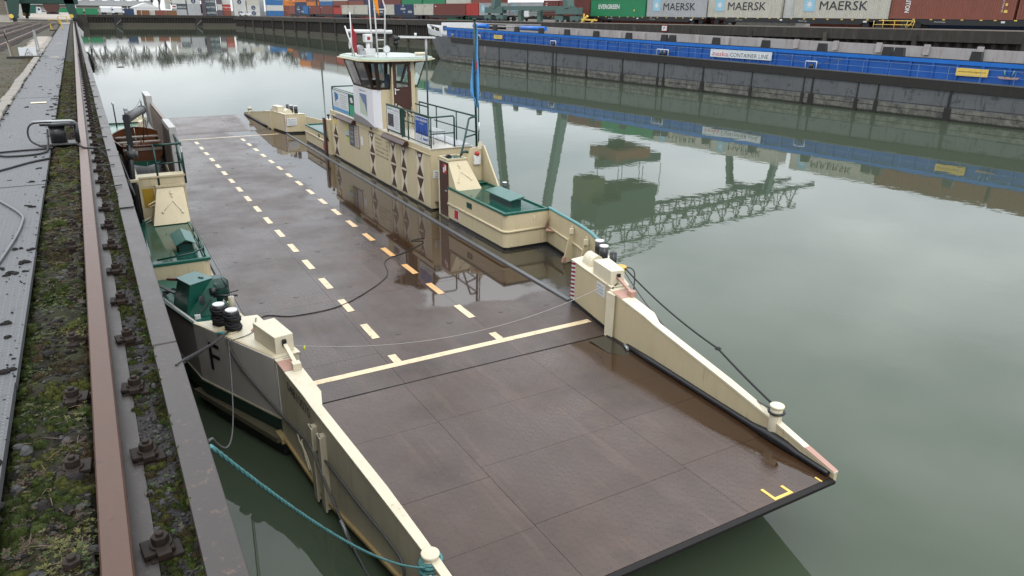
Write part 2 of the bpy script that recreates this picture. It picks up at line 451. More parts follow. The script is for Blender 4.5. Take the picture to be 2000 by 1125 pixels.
        if parent: o.parent = parent; ORIGIN[o.name] = tuple(o3)
        if bevel:
            md = o.modifiers.new("bevel", 'BEVEL'); md.width = bevel; md.segments = 2; md.limit_method = 'ANGLE'; md.angle_limit = R(40)
        if label: o['label'] = label
        return o
def thing(name, label, cat, loc=(0, 0, 0), group=None):
    o = bpy.data.objects.new(name, None); COL.objects.link(o); o.location = loc
    o.empty_display_size = .3
    ORIGIN[o.name] = tuple(loc); tag(o, label, cat, group); return o
def tag(o, label, cat, group=None, kind=None):
    if label: o['label'] = label
    if cat: o['category'] = cat
    if group: o['group'] = group
    if kind: o['kind'] = kind
    return o
def struct(o): o['kind'] = 'structure'; return o
def dup(root, loc=None, rotz=None, label=None, group=None):
    c = root.copy(); COL.objects.link(c)
    if loc is not None: c.location = loc
    if rotz is not None: c.rotation_euler = (0, 0, rotz)
    if label: c['label'] = label
    if group: c['group'] = group
    for ch in root.children:
        d = ch.copy(); COL.objects.link(d); d.parent = c
        for g in ch.children:
            e = g.copy(); COL.objects.link(e); e.parent = d
    return c
TXT = {}
def text(s, size, origin, xd, yd, mat, parent, align='LEFT', bold=0.0, width=None, name='lettering', off=.004, space=1.0):
    """flat lettering laid at origin; xd reading direction, yd up; width squeezes it to that many metres"""
    cu = bpy.data.curves.new("txt", 'FONT'); cu.body = s; cu.size = 1.0; cu.offset = bold; cu.resolution_u = 2; cu.space_character = space
    ob = bpy.data.objects.new("txt", cu); COL.objects.link(ob)
    me0 = ob.to_mesh()
    vs = [v.co.copy() for v in me0.vertices]; fs = [list(p.vertices) for p in me0.polygons]
    ob.to_mesh_clear(); bpy.data.objects.remove(ob); bpy.data.curves.remove(cu)
    x0 = min(v.x for v in vs); x1 = max(v.x for v in vs); y0 = min(v.y for v in vs); y1 = max(v.y for v in vs)
    sy = size/max(.3, (y1-y0)); sx = sy if width is None else width/(x1-x0)
    w = (x1-x0)*sx; sh = {'LEFT': 0, 'CENTER': -w/2, 'RIGHT': -w}[align]
    xd, yd = V(xd).normalized(), V(yd).normalized(); nn = xd.cross(yd)
    b = MB(); O = V(origin)+nn*off
    b.v = [tuple(O+xd*((v.x-x0)*sx+sh)+yd*((v.y-y0)*sy)) for v in vs]; b.f = fs; b.sm = [False]*len(fs)
    return b.build(name, mat, parent, recalc=False)
def catenary(a, b, sag, n=16):
    a, b = V(a), V(b)
    return [a.lerp(b, i/n)-V((0, 0, sag*4*(i/n)*(1-i/n))) for i in range(n+1)]
def resample(pts, n):
    """smooth Catmull-Rom through pts"""
    P = [V(p) for p in pts]; out = []
    for i in range(len(P)-1):
        p0, p1, p2, p3 = P[max(i-1, 0)], P[i], P[i+1], P[min(i+2, len(P)-1)]
        for k in range(n):
            t = k/n
            out.append(.5*((2*p1)+(p2-p0)*t+(2*p0-5*p1+4*p2-p3)*t*t+(3*p1-p0-3*p2+p3)*t**3))
    out.append(P[-1]); return out
def strands(pts, r, turns, n=3, sides=6):
    """a laid rope: n strands wound round the path"""
    b = MB(); P = [V(p) for p in pts]; N = len(P)
    for k in range(n):
        q = []
        for i, p in enumerate(P):
            d = (P[min(i+1, N-1)]-P[max(i-1, 0)]).normalized()
            a = d.cross(V((0, 0, 1)))
            if a.length < 1e-3: a = d.cross(V((1, 0, 0)))
            a.normalize(); c = a.cross(d); ph = 2*math.pi*(turns*i/(N-1)+k/n)
            q.append(p+(a*math.cos(ph)+c*math.sin(ph))*r*.55)
        b.tube(q, r*.58, sides)
    return b

# ================================================================== SETTING
QZ = 5.55            # our quay
# ---- far quay frame: t runs away from us along its wall, s back from the wall
FQ0 = V((74.12, 170.58, 0)); FA = V((-.1003, .995, 0)).normalized(); FN = V((.995, .1003, 0)).normalized()
FROT = math.atan2(-FA.x, FA.y)
def FQ(t, s, z=0.0):
    p = FQ0+FA*t+FN*s; return (p.x, p.y, z)
def zq(t): return 5.68-.0052*t
EZ = 4.70            # quay at the far end of the basin
EY = 378.5

b = MB(); b.face([(.1, -120, 0), (150, -120, 0), (150, 379, 0), (.1, 379, 0)])
struct(b.build("harbour_water", WATER))
b = MB(); b.box(-700, -.02, -200, 900, -3, 5.36)
struct(b.build("quay_ground", QUAYTOP))
b = MB(); b.box(-.02, 900, EY+.6, 1400, -3, EZ-.02)
struct(b.build("end_quay_ground", QUAYTOP))
# far quay ground, sloping sheet from the wall back
b = MB()
for t0, t1 in ((-320, -200), (-200, -80), (-80, 40), (40, 163.5)):
    b.hexa([FQ(t0, .5, -2), FQ(t0, 500, -2), FQ(t1, 500, -2), FQ(t1, .5, -2)],
           [FQ(t0, .5, zq(t0)), FQ(t0, 500, zq(t0)), FQ(t1, 500, zq(t1)), FQ(t1, .5, zq(t1))])
struct(b.build("far_quay_ground", QUAYTOP))
b = MB(); b.face([(-40, 100, 5.42), (-.6, 114, 5.42), (-.6, 378, 5.42), (-40, 378, 5.42)])
struct(b.build("gravel_yard", PALEGR))

# ---- own quay: ballast strip with grid relief
b = MB(); xs = [-60, -30, -14, -9, -7]+[-6+.25*i for i in range(18)]; xs = [x for x in xs if x < -1.74]+[-1.74]
ys = [4+.3*i for i in range(160)]+[52+2*i for i in range(40)]
ids = {}
for j, y in enumerate(ys):
    for i, x in enumerate(xs):
        h = 5.46+.06*noise.noise(V((x*.9, y*.9, 3)))+.03*noise.noise(V((x*4, y*4, 7)))
        ids[i, j] = b.P((x, y, h))
for j in range(len(ys)-1):
    for i in range(len(xs)-1): b.idx([ids[i, j], ids[i+1, j], ids[i+1, j+1], ids[i, j+1]], True)
struct(b.build("ballast_ground", BALLAST))

# ---- kerb stones beside the walkway
kerb = thing("quay_kerb", None, None, (-1.6, 20, 5.5)); struct(kerb)
rk = random.Random(3); y = 8.0
kmesh = {}
while y < 60:
    L = rk.choice((1.0, 1.3, 1.6)); z = 5.60+rk.uniform(-.015, .015)
    if not (36.5 < y < 40):
        b = MB(); w = rk.uniform(-.02, .02); b.box(-1.74+w, -1.525+w, y, y+L-.03, 5.3, z); b.build("kerb_stone", CONC, kerb, bevel=.02)
    y += L
# ---- chequer plate walkway panels
walk = thing("steel_walkway", None, None, (-1.07, 20, 5.5)); struct(walk)
edges = [.3, 2.2, 4.55, 7.4, 10.23, 12.9, 15.5, 18.1, 20.75, 23.23, 26.7, 30.26]
while edges[-1] < 112: edges.append(edges[-1]+3.2)
for a, c in zip(edges, edges[1:]):
    z = 5.55+rk.uniform(-.004, .004); w = rk.uniform(-.008, .008)
    b = MB(); b.box(-1.51+w, -.638+w, a+.005, c-.005, 5.50, z); b.build("walkway_panel", WALK, walk)
# painted dabs on some panels
PAINTY = paint("yellow_road_paint", (.55, .42, .12), .6, .2)
b = MB(); b.box(-1.05, -.93, 7.55, 7.75, 5.556, 5.559); b.build("paint_mark", PAINTY, walk)
for yy in (19.4, 37.5, 52):
    b = MB(); b.box(-1.15, -.85, yy, yy+.25, 5.556, 5.559); b.build("paint_mark", LANE, walk)

# ---- crane rail with its clamps
rail = thing("crane_rail", "rusty brown crane rail bedded in moss along the quay edge", "rail", (-.207, 5, 5.4))
prof = [(-.0575, 0), (-.0575, .03), (-.05, .042), (.05, .042), (.0575, .03), (.0575, 0), (.03, -.02), (.03, -.10), (-.03, -.10), (-.03, -.02)]
b = MB(); y0 = 1.0
for a, c in ((1.0, 8.02), (8.023, 26), (26.003, 60), (60.003, 134)):
    b.extr([(-.207+x, a, 5.513+z) for x, z in prof], (0, c-a, 0))
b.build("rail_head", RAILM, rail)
b = MB(); b.box(-.345, -.070, 1.0, 134, 5.395, 5.418); b.build("rail_foot", EDGE, rail)
def hexn(b, c, r, h, ph=0):
    b.prism([(c[0]+r*math.cos(ph+k*math.pi/3), c[1]+r*math.sin(ph+k*math.pi/3)) for k in range(6)], c[2], c[2]+h)
def clamp(name, x, y, side, ph):
    b = MB(); s = side; B = 5.395 if side > 0 else 5.455
    b.box(min(x-.055*s, x+.075*s), max(x-.055*s, x+.075*s), y-.075, y+.03, B, B+0.030)
    b.box(min(x-.075*s, x+.045*s), max(x-.075*s, x+.045*s), y-.05, y+.06, B+0.030, B+0.052)
    b.box(x-.028, x+.028, y-.085, y-.03, B+0.030, B+0.061)
    b.cyl((x, y, B+0.052), .046, .010, 12)
    sp = rk.uniform(-.13, .13); b.spin(x, y, sp)
    o = b.build("rail_clamp", CLAMP, rail, bevel=.004)
    n = MB(); hexn(n, (x, y, B+0.062), .036, .036, ph); n.cyl((x, y, B+0.098), .017, .016, 8); n.build("nut", CLAMP, o, bevel=.003)
for i in range(52):
    yy = 2.06+.787*i
    clamp("r", -.047+rk.uniform(-.004, .004), yy, 1, rk.uniform(0, 1))
    if i < 30 and (i % 5 != 4 or i < 6): clamp("l", -.362+rk.uniform(-.006, .006), yy-.10+rk.uniform(-.03, .03), -1, rk.uniform(0, 1))
b = MB()
for i in range(52, 160):
    yy = 2.06+.787*i; b.box(-.1, .03, yy-.07, yy+.05, 5.395, 5.44); hexn(b, (-.047, yy, 5.44), .036, .06)
b.build("rail_clamps", CLAMP, rail)["kind"] = "stuff"

# ---- steel edge of the quay and the wall below it
edge = thing("quay_edge", None, None, (.16, 5, 5.45)); struct(edge)
y = .6
while y < 134:
    L = 4.2 if y < 9 else (1.55 if y < 16 else 3.4)
    dx = rk.uniform(-.004, .004); dz = rk.uniform(-.006, .006)
    b = MB(); b.box(.088+dx, .234+dx, y, y+L-.008, 5.40, 5.515+dz); b.build("edge_plate", EDGE, edge, bevel=.008); y += L
qw = MB(); qw.box(-.02, .085, -60, 378, -3, 5.37)
x = -60
for k in range(110):
    y = k*1.2; qw.box(.085, .195, y, y+.6, -3, 5.39)
tag(qw.build("quay_wall", PILE), "dark sheet pile quay wall below the mossy rail", "quay wall")
# thin black rods lying across the edge
b = MB()
for i in range(16):
    yy = 8.5+i*1.35+rk.uniform(-.3, .3); x0 = rk.uniform(-.02, .10); b.bar((x0, yy, 5.528), (x0+rk.uniform(.08, .14), yy+rk.uniform(-.02, .02), 5.53), .014)
tag(b.build("iron_rods", BLACKST), "thin dark iron rods lying across the quay edge", None, None, "stuff")

# ---- soil between walkway and rail, and grit between rail and edge
def strip(name, x0, x1, y0, y1, dx, dy, zf, mat):
    b = MB(); nx = int((x1-x0)/dx)+1; ny = int((y1-y0)/dy)+1
    for j in range(ny):
        for i in range(nx):
            X = x0+(x1-x0)*i/(nx-1); Y = y0+(y1-y0)*j/(ny-1); b.v.append((X, Y, zf(X, Y)))
    for j in range(ny-1):
        for i in range(nx-1):
            k = j*nx+i; b.f.append([k, k+1, k+nx+1, k+nx]); b.sm.append(True)
    return b.build(name, mat, recalc=False)
def N(x, y, s, o=0): return noise.noise(V((x*s, y*s, o)))
def zsoil(X, Y):
    e = min(1, (X+.64)/.05, (-.262-X)/.04); e = max(0, e)
    return 5.425+.075*e*(.8+.85*N(X, Y, 3.4, 1)+.55*N(X, Y, 9, 2))+.016*N(X, Y, 26, 3)+.008*N(X, Y, 60, 8)
def zgrit(X, Y):
    return 5.402+.012*N(X, Y, 6, 4)+.008*N(X, Y, 30, 5)+.004*N(X, Y, 80, 6)
for a, c, dx, dy in ((1.5, 8, .016, .016), (8, 20, .03, .03), (20, 60, .06, .12), (60, 132, .1, .5)):
    struct(strip("soil_strip", -.655, -.258, a, c, dx, dy, zsoil, SOIL))
    struct(strip("grit_strip", -.072, .092, a, c, dx, dy, zgrit, GRIT))

# ---- moss cushions, leaves, stones and clods: nobody could count them
def cushion(b, c, r, h, rnd, blades=True):
    n = 7; ring = []
    ph = rnd.random()*6
    rr = [r*rnd.uniform(.72, 1.2) for _ in range(n)]
    base = [b.P((c[0]+rr[k]*math.cos(ph+k*2*math.pi/n), c[1]+rr[k]*math.sin(ph+k*2*math.pi/n), c[2]-.012)) for k in range(n)]
    mid = [b.P((c[0]+.75*rr[k]*math.cos(ph+k*2*math.pi/n), c[1]+.75*rr[k]*math.sin(ph+k*2*math.pi/n), c[2]+h*rnd.uniform(.5, .75))) for k in range(n)]
    top = b.P((c[0], c[1], c[2]+h))
    for k in range(n):
        j = (k+1) % n; b.idx([base[k], base[j], mid[j], mid[k]], True); b.idx([mid[k], mid[j], top], True)
    if blades:
        for _ in range(int(26*(r/.03)**1.3)):
            a = rnd.uniform(0, 6.28); q = math.sqrt(rnd.random()); x = c[0]+r*q*math.cos(a); y = c[1]+r*q*math.sin(a)
            z = c[2]+h*(1-q*q*.8); L = rnd.uniform(.006, .013); w = .0022
            dx, dy = math.cos(a)*L*.7*q+rnd.uniform(-.003, .003), math.sin(a)*L*.7*q+rnd.uniform(-.003, .003)
            b.f.append([b.P((x-w*math.sin(a), y+w*math.cos(a), z-.003)), b.P((x+w*math.sin(a), y-w*math.cos(a), z-.003)), b.P((x+dx, y+dy, z+L))]); b.sm.append(False)
def leafset(b, c, r, rnd):
    n = rnd.choice((4, 5, 6)); ph = rnd.random()*6
    for k in range(n):
        a = ph+k*2*math.pi/n+rnd.uniform(-.3, .3); L = r*rnd.uniform(.6, 1.1); w = L*.42; e = rnd.uniform(.15, .9)
        d = V((math.cos(a), math.sin(a), e)).normalized(); s = V((-math.sin(a), math.cos(a), 0)); C0 = V(c)
        p = [C0, C0+d*L*.55+s*w*.5, C0+d*L+V((0, 0, -.1*L)), C0+d*L*.55-s*w*.5]
        b.f.append([b.P(q) for q in p]); b.sm.append(False)
def rock(b, c, r, rnd):
    n = 6; rings = []
    ph = rnd.random()*6; zs = rnd.uniform(.4, .8); ex = rnd.uniform(.7, 1.4)
    def pt(th, k): 
        q = r*rnd.uniform(.78, 1.15)*math.sin(th); a = ph+k*2*math.pi/n
        return b.P((c[0]+q*math.cos(a)*ex, c[1]+q*math.sin(a)/ex, c[2]+r*zs*math.cos(th)))
    A = [pt(1.9, k) for k in range(n)]; B = [pt(1.25, k) for k in range(n)]; Cc = [pt(.6, k) for k in range(n)]; t = b.P((c[0], c[1], c[2]+r*zs))
    for k in range(n):
        j = (k+1) % n; b.idx([A[k], A[j], B[j], B[k]]); b.idx([B[k], B[j], Cc[j], Cc[k]]); b.idx([Cc[k], Cc[j], t])
mr = random.Random(11)
mb = [MB() for _ in range(3)]; lb = [MB() for _ in range(4)]; sb = MB(); cb = MB()
def dens(X, Y, o): return .5+.5*N(X, Y, 1.6, o)+.3*N(X, Y, 5, o+1)
# left strip
for _ in range(7200):
    Y = 1.6+(mr.random()**1.9)*34; X = mr.uniform(-.645, -.275)
    d = .5+1.7*N(X, Y, 2.2, 20)+.9*N(X, Y, 6, 21)+.45*max(0, (-.50-X)/.14)
    if mr.random() > d: continue
    far = Y > 9; r = mr.uniform(.014, .050)*(1.5 if far else 1); q_ = N(X, Y, 1.3, 77); k = 0 if q_ > .05 or X < -.56 else (1 if q_ > -.12 else 2)
    if mr.random() < .15: k = mr.choice((0, 1, 2))
    if Y > 9 and mr.random() < .6: k = 2 if mr.random() < .65 else 1
    cushion(mb[k], (X, Y, zsoil(X, Y)-.004), r, r*mr.uniform(.35, .8), mr, Y < 8)
for _ in range(15000):
    Y = 1.6+(mr.random()**1.8)*26; X = mr.uniform(-.60, -.27); d = .28+1.6*N(X, Y, 1.9, 31)+.9*N(X, Y, 7, 33)
    if mr.random() > d: continue
    pz = N(X, Y, 1.1, 40); k = 0 if pz > .05 else (1 if pz > -.10 else 2)
    if mr.random() < .25: k = mr.choice((0, 1, 2, 2))
    r = mr.uniform(.010, .022)*(1.5 if Y > 8 else 1)
    leafset(lb[k], (X, Y, zsoil(X, Y)+mr.uniform(.0, .03)), r, mr)
for _ in range(4200):
    Y = 1.6+(mr.random()**1.7)*16; X = mr.uniform(-.64, -.27)
    if mr.random() > .9-dens(X, Y, 20)*.6: continue
    rock(sb if mr.random() < .3 else cb, (X, Y, zsoil(X, Y)), mr.uniform(.005, .018) if mr.random() < .95 else mr.uniform(.025, .045), mr)
# right strip: moss keeps to the two sides, bare grit in the middle
for _ in range(6500):
    Y = 1.6+(mr.random()**1.9)*34; side = mr.random()
    X = (mr.uniform(-.068, -.005) if side < .45 else mr.uniform(.045, .10)) if mr.random() < .8 else mr.uniform(-.06, .09)
    if mr.random() > .32+1.9*N(X, Y, 3.0, 60)+.8*N(X, Y, 9, 61)+(.12 if X > .05 else 0): continue
    r = mr.uniform(.010, .034)*(1.4 if Y > 9 else 1); k = mr.choice((0, 1, 0, 0, 2)) if Y < 9 else mr.choice((0, 2, 2))
    cushion(mb[k], (X, Y, zgrit(X, Y)-.002), r, r*mr.uniform(.5, .95), mr, Y < 8)
for _ in range(2600):
    Y = 1.6+(mr.random()**1.8)*12; X = mr.uniform(-.07, .09)
    if mr.random() > .1+1.8*N(X, Y, 2.6, 70): continue
    leafset(lb[mr.choice((0, 3, 3, 1))], (X, Y, zgrit(X, Y)+.004), mr.uniform(.010, .02), mr)
for _ in range(3000):
    Y = 1.6+(mr.random()**1.7)*12; X = mr.uniform(-.07, .09)
    rock(sb if mr.random() < .55 else cb, (X, Y, zgrit(X, Y)), mr.uniform(.003, .012) if mr.random() < .95 else mr.uniform(.018, .032), mr)
for i in range(95):        # fat cushions lined up along the steel edge and round the clamps
    Y = 1.7+(mr.random()**1.4)*9
    if N(X*0, Y, 1.2, 90) < -.18: continue
    X = mr.uniform(.060, .088) if mr.random() < .7 else mr.uniform(-.068, -.045); r = mr.uniform(.014, .030)
    cushion(mb[0 if mr.random() < .55 else 1], (X, Y, zgrit(X, Y)), r, r*mr.uniform(.7, 1.1), mr)
tw = MB()
for i in range(70):        # dead stems and twigs
    Y = 1.8+(mr.random()**1.5)*9; X = mr.uniform(-.62, -.29); a_ = mr.uniform(0, 6.28); L_ = mr.uniform(.03, .11); z = zsoil(X, Y)+.02
    tw.tube([(X, Y, z), (X+math.cos(a_)*L_*.5, Y+math.sin(a_)*L_*.5, z+mr.uniform(0, .02)), (X+math.cos(a_)*L_, Y+math.sin(a_)*L_*1.1, z-.005)], .0018, 4)
tag(tw.build("dead_stems", paint("dead_stem", (.16, .12, .08), .8, .3)), "thin dead stems lying in the moss beside the rail", None, None, "stuff")
for i in range(26):        # moss tufts sitting on the steel edge and clods against it
    Y = mr.uniform(2, 12); cushion(mb[mr.choice((0, 1))], (.092, Y, 5.50), mr.uniform(.012, .022), .02, mr)
# clods and crumbs on the walkway
for _ in range(520):
    Y = 2.2+(mr.random()**1.5)*36; X = -.64-abs(mr.gauss(0, .10)) if mr.random() < .75 else mr.uniform(-1.5, -.64)
    if X < -1.5: continue
    r = mr.uniform(.004, .012) if mr.random() < .82 else mr.uniform(.015, .034)
    for q in range(1 if r < .015 else 4):
        rock(cb, (X+mr.uniform(-r, r), Y+mr.uniform(-r, r), 5.553), r*mr.uniform(.5, 1), mr)
for _ in range(90):
    Y = 8+(mr.random()**1.3)*35; rock(cb, (-1.5+mr.uniform(-.06, .05), Y, 5.575), mr.uniform(.015, .04), mr)
for k, nm in enumerate(("dark green moss", "yellow green moss", "brown dry moss")):
    tag(mb[k].build("moss", MOSS[k], recalc=False), nm+" cushions growing beside the crane rail", None, None, "stuff")
for k, nm in enumerate(("green", "yellow", "reddish", "bright green")):
    tag(lb[k].build("leaves", LEAFM[k], recalc=False), nm+" stonecrop leaves growing in the moss by the rail", None, None, "stuff")
tag(sb.build("gravel", STONEM), "small grey stones among the moss by the rail", None, None, "stuff")
tag(cb.build("dirt", CLODM), "dark crumbs of earth on walkway and moss strip", None, None, "stuff")
# weeds and dead grass by the kerb
gb = MB()
for _ in range(5200):
    Y = 9+(mr.random()**1.5)*40; X = -1.72-abs(mr.gauss(0, .35)) if mr.random() < .6 else mr.uniform(-5, -1.75)
    if N(X, Y, .5, 9) < -.12: continue
    L = mr.uniform(.03, .11); a = mr.uniform(0, 6.28); w = .006
    z = 5.44; gb.f.append([gb.P((X-w, Y, z)), gb.P((X+w, Y, z)), gb.P((X+math.cos(a)*L*.8, Y+math.sin(a)*L*.8, z+L))]); gb.sm.append(False)
DRY = paint("dry_grass", (.14, .115, .05), .8, .4, (.06, .07, .02), .6, 5, streak=False)
tag(gb.build("dry_grass", DRY, recalc=False), "dry winter grass beyond the concrete kerb", None, None, "stuff")

# ---- end wall of the basin
ew = thing("end_quay_wall", "dark sheet pile wall closing the far end of the basin", "quay wall", (35, EY, 0))
b = MB(); b.box(-.02, 76, EY, EY+.6, 3.55, EZ); b.build("coping", CONCDK, ew)
b = MB(); y = 0
for k in range(63):
    x = 5+k*1.1; b.hexa([(x, EY+.55, -2), (x+.25, EY+.12, -2), (x+.7, EY+.12, -2), (x+.95, EY+.55, -2)], [(x, EY+.55, 3.55), (x+.25, EY+.12, 3.55), (x+.7, EY+.12, 3.55), (x+.95, EY+.55, 3.55)])
b.box(-.02, 76, EY+.5, EY+.58, -2, 3.55); b.build("sheet_piling", PILE, ew)
b = MB(); b.box(-.02, 76, EY+.06, EY+.4, -.5, 1.35); b.build("tide_band", PILEWET, ew)
for px_ in (16.5, 49.5):
    b = MB(); b.box(px_-1.6, px_+1.6, EY+.02, EY+.3, .2, 3.5); b.build("ladder_niche_shade", BLACK, ew)  # black block on the wall paints the shade inside a niche
    b = MB(); b.bar((px_-1, EY-.1, .6), (px_+1.2, EY-.1, 2.6), .3, .2); b.build("strut", CONC, ew)
b = MB(); b.box(-.02, 5, EY-.5, EY+.3, -2, EZ+.02); b.build("corner_block", CONCDK, ew)

# ---- far quay wall
fq = thing("far_quay_wall", "long streaked concrete and sheet pile wall behind the barge", "quay wall", FQ(20, 0, 0))
b = MB()
for t0 in range(-300, 165, 15):
    t1 = min(t0+15, 164.4)
    b.hexa([FQ(t0+.02, -.25, zq(t0)-1.25), FQ(t0+.02, .55, zq(t0)-1.25), FQ(t1, .55, zq(t1)-1.25), FQ(t1, -.25, zq(t1)-1.25)],
           [FQ(t0+.02, -.25, zq(t0)), FQ(t0+.02, .55, zq(t0)), FQ(t1, .55, zq(t1)), FQ(t1, -.25, zq(t1))])
b.build("coping", CONCDK, fq)
b = MB()
for k in range(380):
    t = -300+k*1.22; z = zq(t)-1.25
    b.hexa([FQ(t, .5, -2), FQ(t+.3, .05, -2), FQ(t+.72, .05, -2), FQ(t+1.02, .5, -2)], [FQ(t, .5, z), FQ(t+.3, .05, z), FQ(t+.72, .05, z), FQ(t+1.02, .5, z)])
b.hexa([FQ(-300, .45, -2), FQ(164, .45, -2), FQ(164, .6, -2), FQ(-300, .6, -2)], [FQ(-300, .45, 5.8), FQ(164, .45, 3.6), FQ(164, .6, 3.6), FQ(-300, .6, 5.8)])
b.build("sheet_piling", PILE, fq)
b = MB(); b.hexa([FQ(-300, .0, -1), FQ(164, .0, -1), FQ(164, .4, -1), FQ(-300, .4, -1)], [FQ(-300, .0, 1.05), FQ(164, .0, 1.05), FQ(164, .4, 1.05), FQ(-300, .4, 1.05)])
b.build("tide_band", PILEWET, fq)
for k in range(26):
    t = -140+k*11.6
    b = MB(); b.hexa([FQ(t, -.42, .3), FQ(t+.5, -.42, .3), FQ(t+.5, 0, .3), FQ(t, 0, .3)], [FQ(t, -.42, zq(t)-.5), FQ(t+.5, -.42, zq(t)-.5), FQ(t+.5, 0, zq(t)-.5), FQ(t, 0, zq(t)-.5)])
    b.build("fender_pile", CONCDK if k % 3 else PILEWET, fq)
b = MB()
for sgn in (1.2, 1.65): b.hexa([FQ(-300, sgn, zq(-300)), FQ(164, sgn, zq(164)), FQ(164, sgn+.08, zq(164)), FQ(-300, sgn+.08, zq(-300))][:4], [FQ(-300, sgn, zq(-300)+.12), FQ(164, sgn, zq(164)+.12), FQ(164, sgn+.08, zq(164)+.12), FQ(-300, sgn+.08, zq(-300)+.12)])
b.build("rail", PLANK, fq)

# ================================================================== THE FERRY
DK = .85
MX, MY = 11.74, 56.9
F = thing("car_ferry", "cream and green car ferry with a wet brown deck moored along the quay", "ferry", (5.9, 28.4, 0))
HULL = [(2.5, 11.72), (2.02, 11.72), (1.02, 13.92), (.60, 16.4), (.40, 18.6), (.40, 38.3), (.60, 40.5), (1.02, 42.98), (2.02, 45.18), (2.5, 45.18),
        (9.24, 45.18), (9.72, 45.18), (10.72, 42.98), (11.25, 40.5), (11.72, 38.0), (11.78, 35), (11.78, 22), (11.66, 18.2), (11.42, 15.9), (10.98, 14.2), (9.72, 11.72), (9.24, 11.72)]
def inset(poly, d):
    cx = sum(p[0] for p in poly)/len(poly); cy = sum(p[1] for p in poly)/len(poly)
    return [(x+(d if x < cx else -d), y+(d if y < cy else -d)) for x, y in poly]
b = MB(); b.hexa([(x, y, .78) for x, y in inset(HULL, .02)][::1], [(x, y, .835) for x, y in inset(HULL, .02)]); b.build("deck_base", GUTTER, F)
b = MB(); b.hexa([(x, y, -.6) for x, y in inset(HULL, .25)], [(x, y, .775) for x, y in HULL]); b.build("hull", GREYHULL, F)
b = MB(); b.hexa([(x, y, .18) for x, y in inset(HULL, .075)], [(x, y, .74) for x, y in inset(HULL, -.012)]); b.build("green_band", GREENDK, F)
b = MB(); b.hexa([(x, y, .741) for x, y in inset(HULL, -.014)], [(x, y, .772) for x, y in inset(HULL, -.014)]); b.build("white_line", CREAM2, F)
b = MB(); b.prism([(1.15, 13.7), (2.0, 11.62), (2.6, 11.62), (2.6, 13.7)], .06, .40); b.build("bow_fender", BLACK, F)
b = MB(); b.prism([(.85, 14.3), (1.90, 11.66), (2.3, 11.66), (2.3, 14.3)], .30, .405); b.build("bow_shelf", paint("rusty_shelf", (.12, .11, .07), .6, .3, (.07, .04, .02), .6, 3), F)

# ---- deck plates, each with its own edges
rd = random.Random(5)
xb = [2.30, 4.385, 7.0, 9.50]; yb = [11.72, 13.21, 16.54, 20.28, 24.03, 27.78, 31.53, 35.28, 39.03, 42.6, 45.13]
for i in range(3):
    for j in range(10):
        z = DK+rd.uniform(-.0015, .0015)
        x0, x1, y0, y1 = xb[i], xb[i+1], yb[j], yb[j+1]
        b = MB(); poly = [(x0+.003, y0+.003), (x1-.003, y0+.003), (x1-.003, y1-.003), (x0+.003, y1-.003)]
        if i == 0 and j < 2: poly[0] = (2.47 if j == 0 else 2.30, poly[0][1])
        if i == 2 and j == 0: poly[1] = (9.27, poly[1][1])
        b.prism(poly, DK-.012, z); b.build("deck_plate", DECK, F)
# small flush deck sockets
b = MB()
for i in range(9):
    for x in (2.85, 3.7, 5.1, 6.4, 7.7, 8.9):
        b.cyl((x+rd.uniform(-.05, .05), 13.9+i*3.4+rd.uniform(-.1, .1), DK-.01), .075, .019, 14, .06)
b.build_each("deck_socket", DECK, F)
# lane markings
def dash(x0, x1, y0, y1):
    b = MB(); b.box(x0, x1, y0, y1, DK+.003, DK+.006); b.build("lane_dash", LANE, F)
# ladder of dashes measured on the deck: 0.86 m long, 1.72 m apart
for xc in (4.585, 6.965):
    for k in range(17):
        y = 13.93+k*1.725 if xc < 6 else 13.98+k*1.725
        if y+.86 < 43: dash(xc-.085, xc+.085, y, y+.86)
    dash(xc-.085, xc+.085, 12.63, 13.0)
b = MB(); b.box(2.55, 9.30, 12.45, 12.625, DK+.003, DK+.006); b.build("stop_line", LANE, F)
b = MB(); b.box(2.45, 9.15, 43.2, 43.35, DK+.003, DK+.006); b.build("stop_line", LANE, F)
# kerb bars along the deck, gutter walls
for x0, x1, nm in ((9.515, 9.64, 1), (2.15, 2.275, 0)):
    for y0, y1 in ((13.8, 18.9), (18.92, 24.6), (24.62, 31), (31.02, 37), (37.02, 43)):
        b = MB(); b.box(x0, x1, y0, y1, .80, .895+rd.uniform(-.004, .004)); b.build("kerb_bar", paint_k if False else GREYDK, F, bevel=.02)

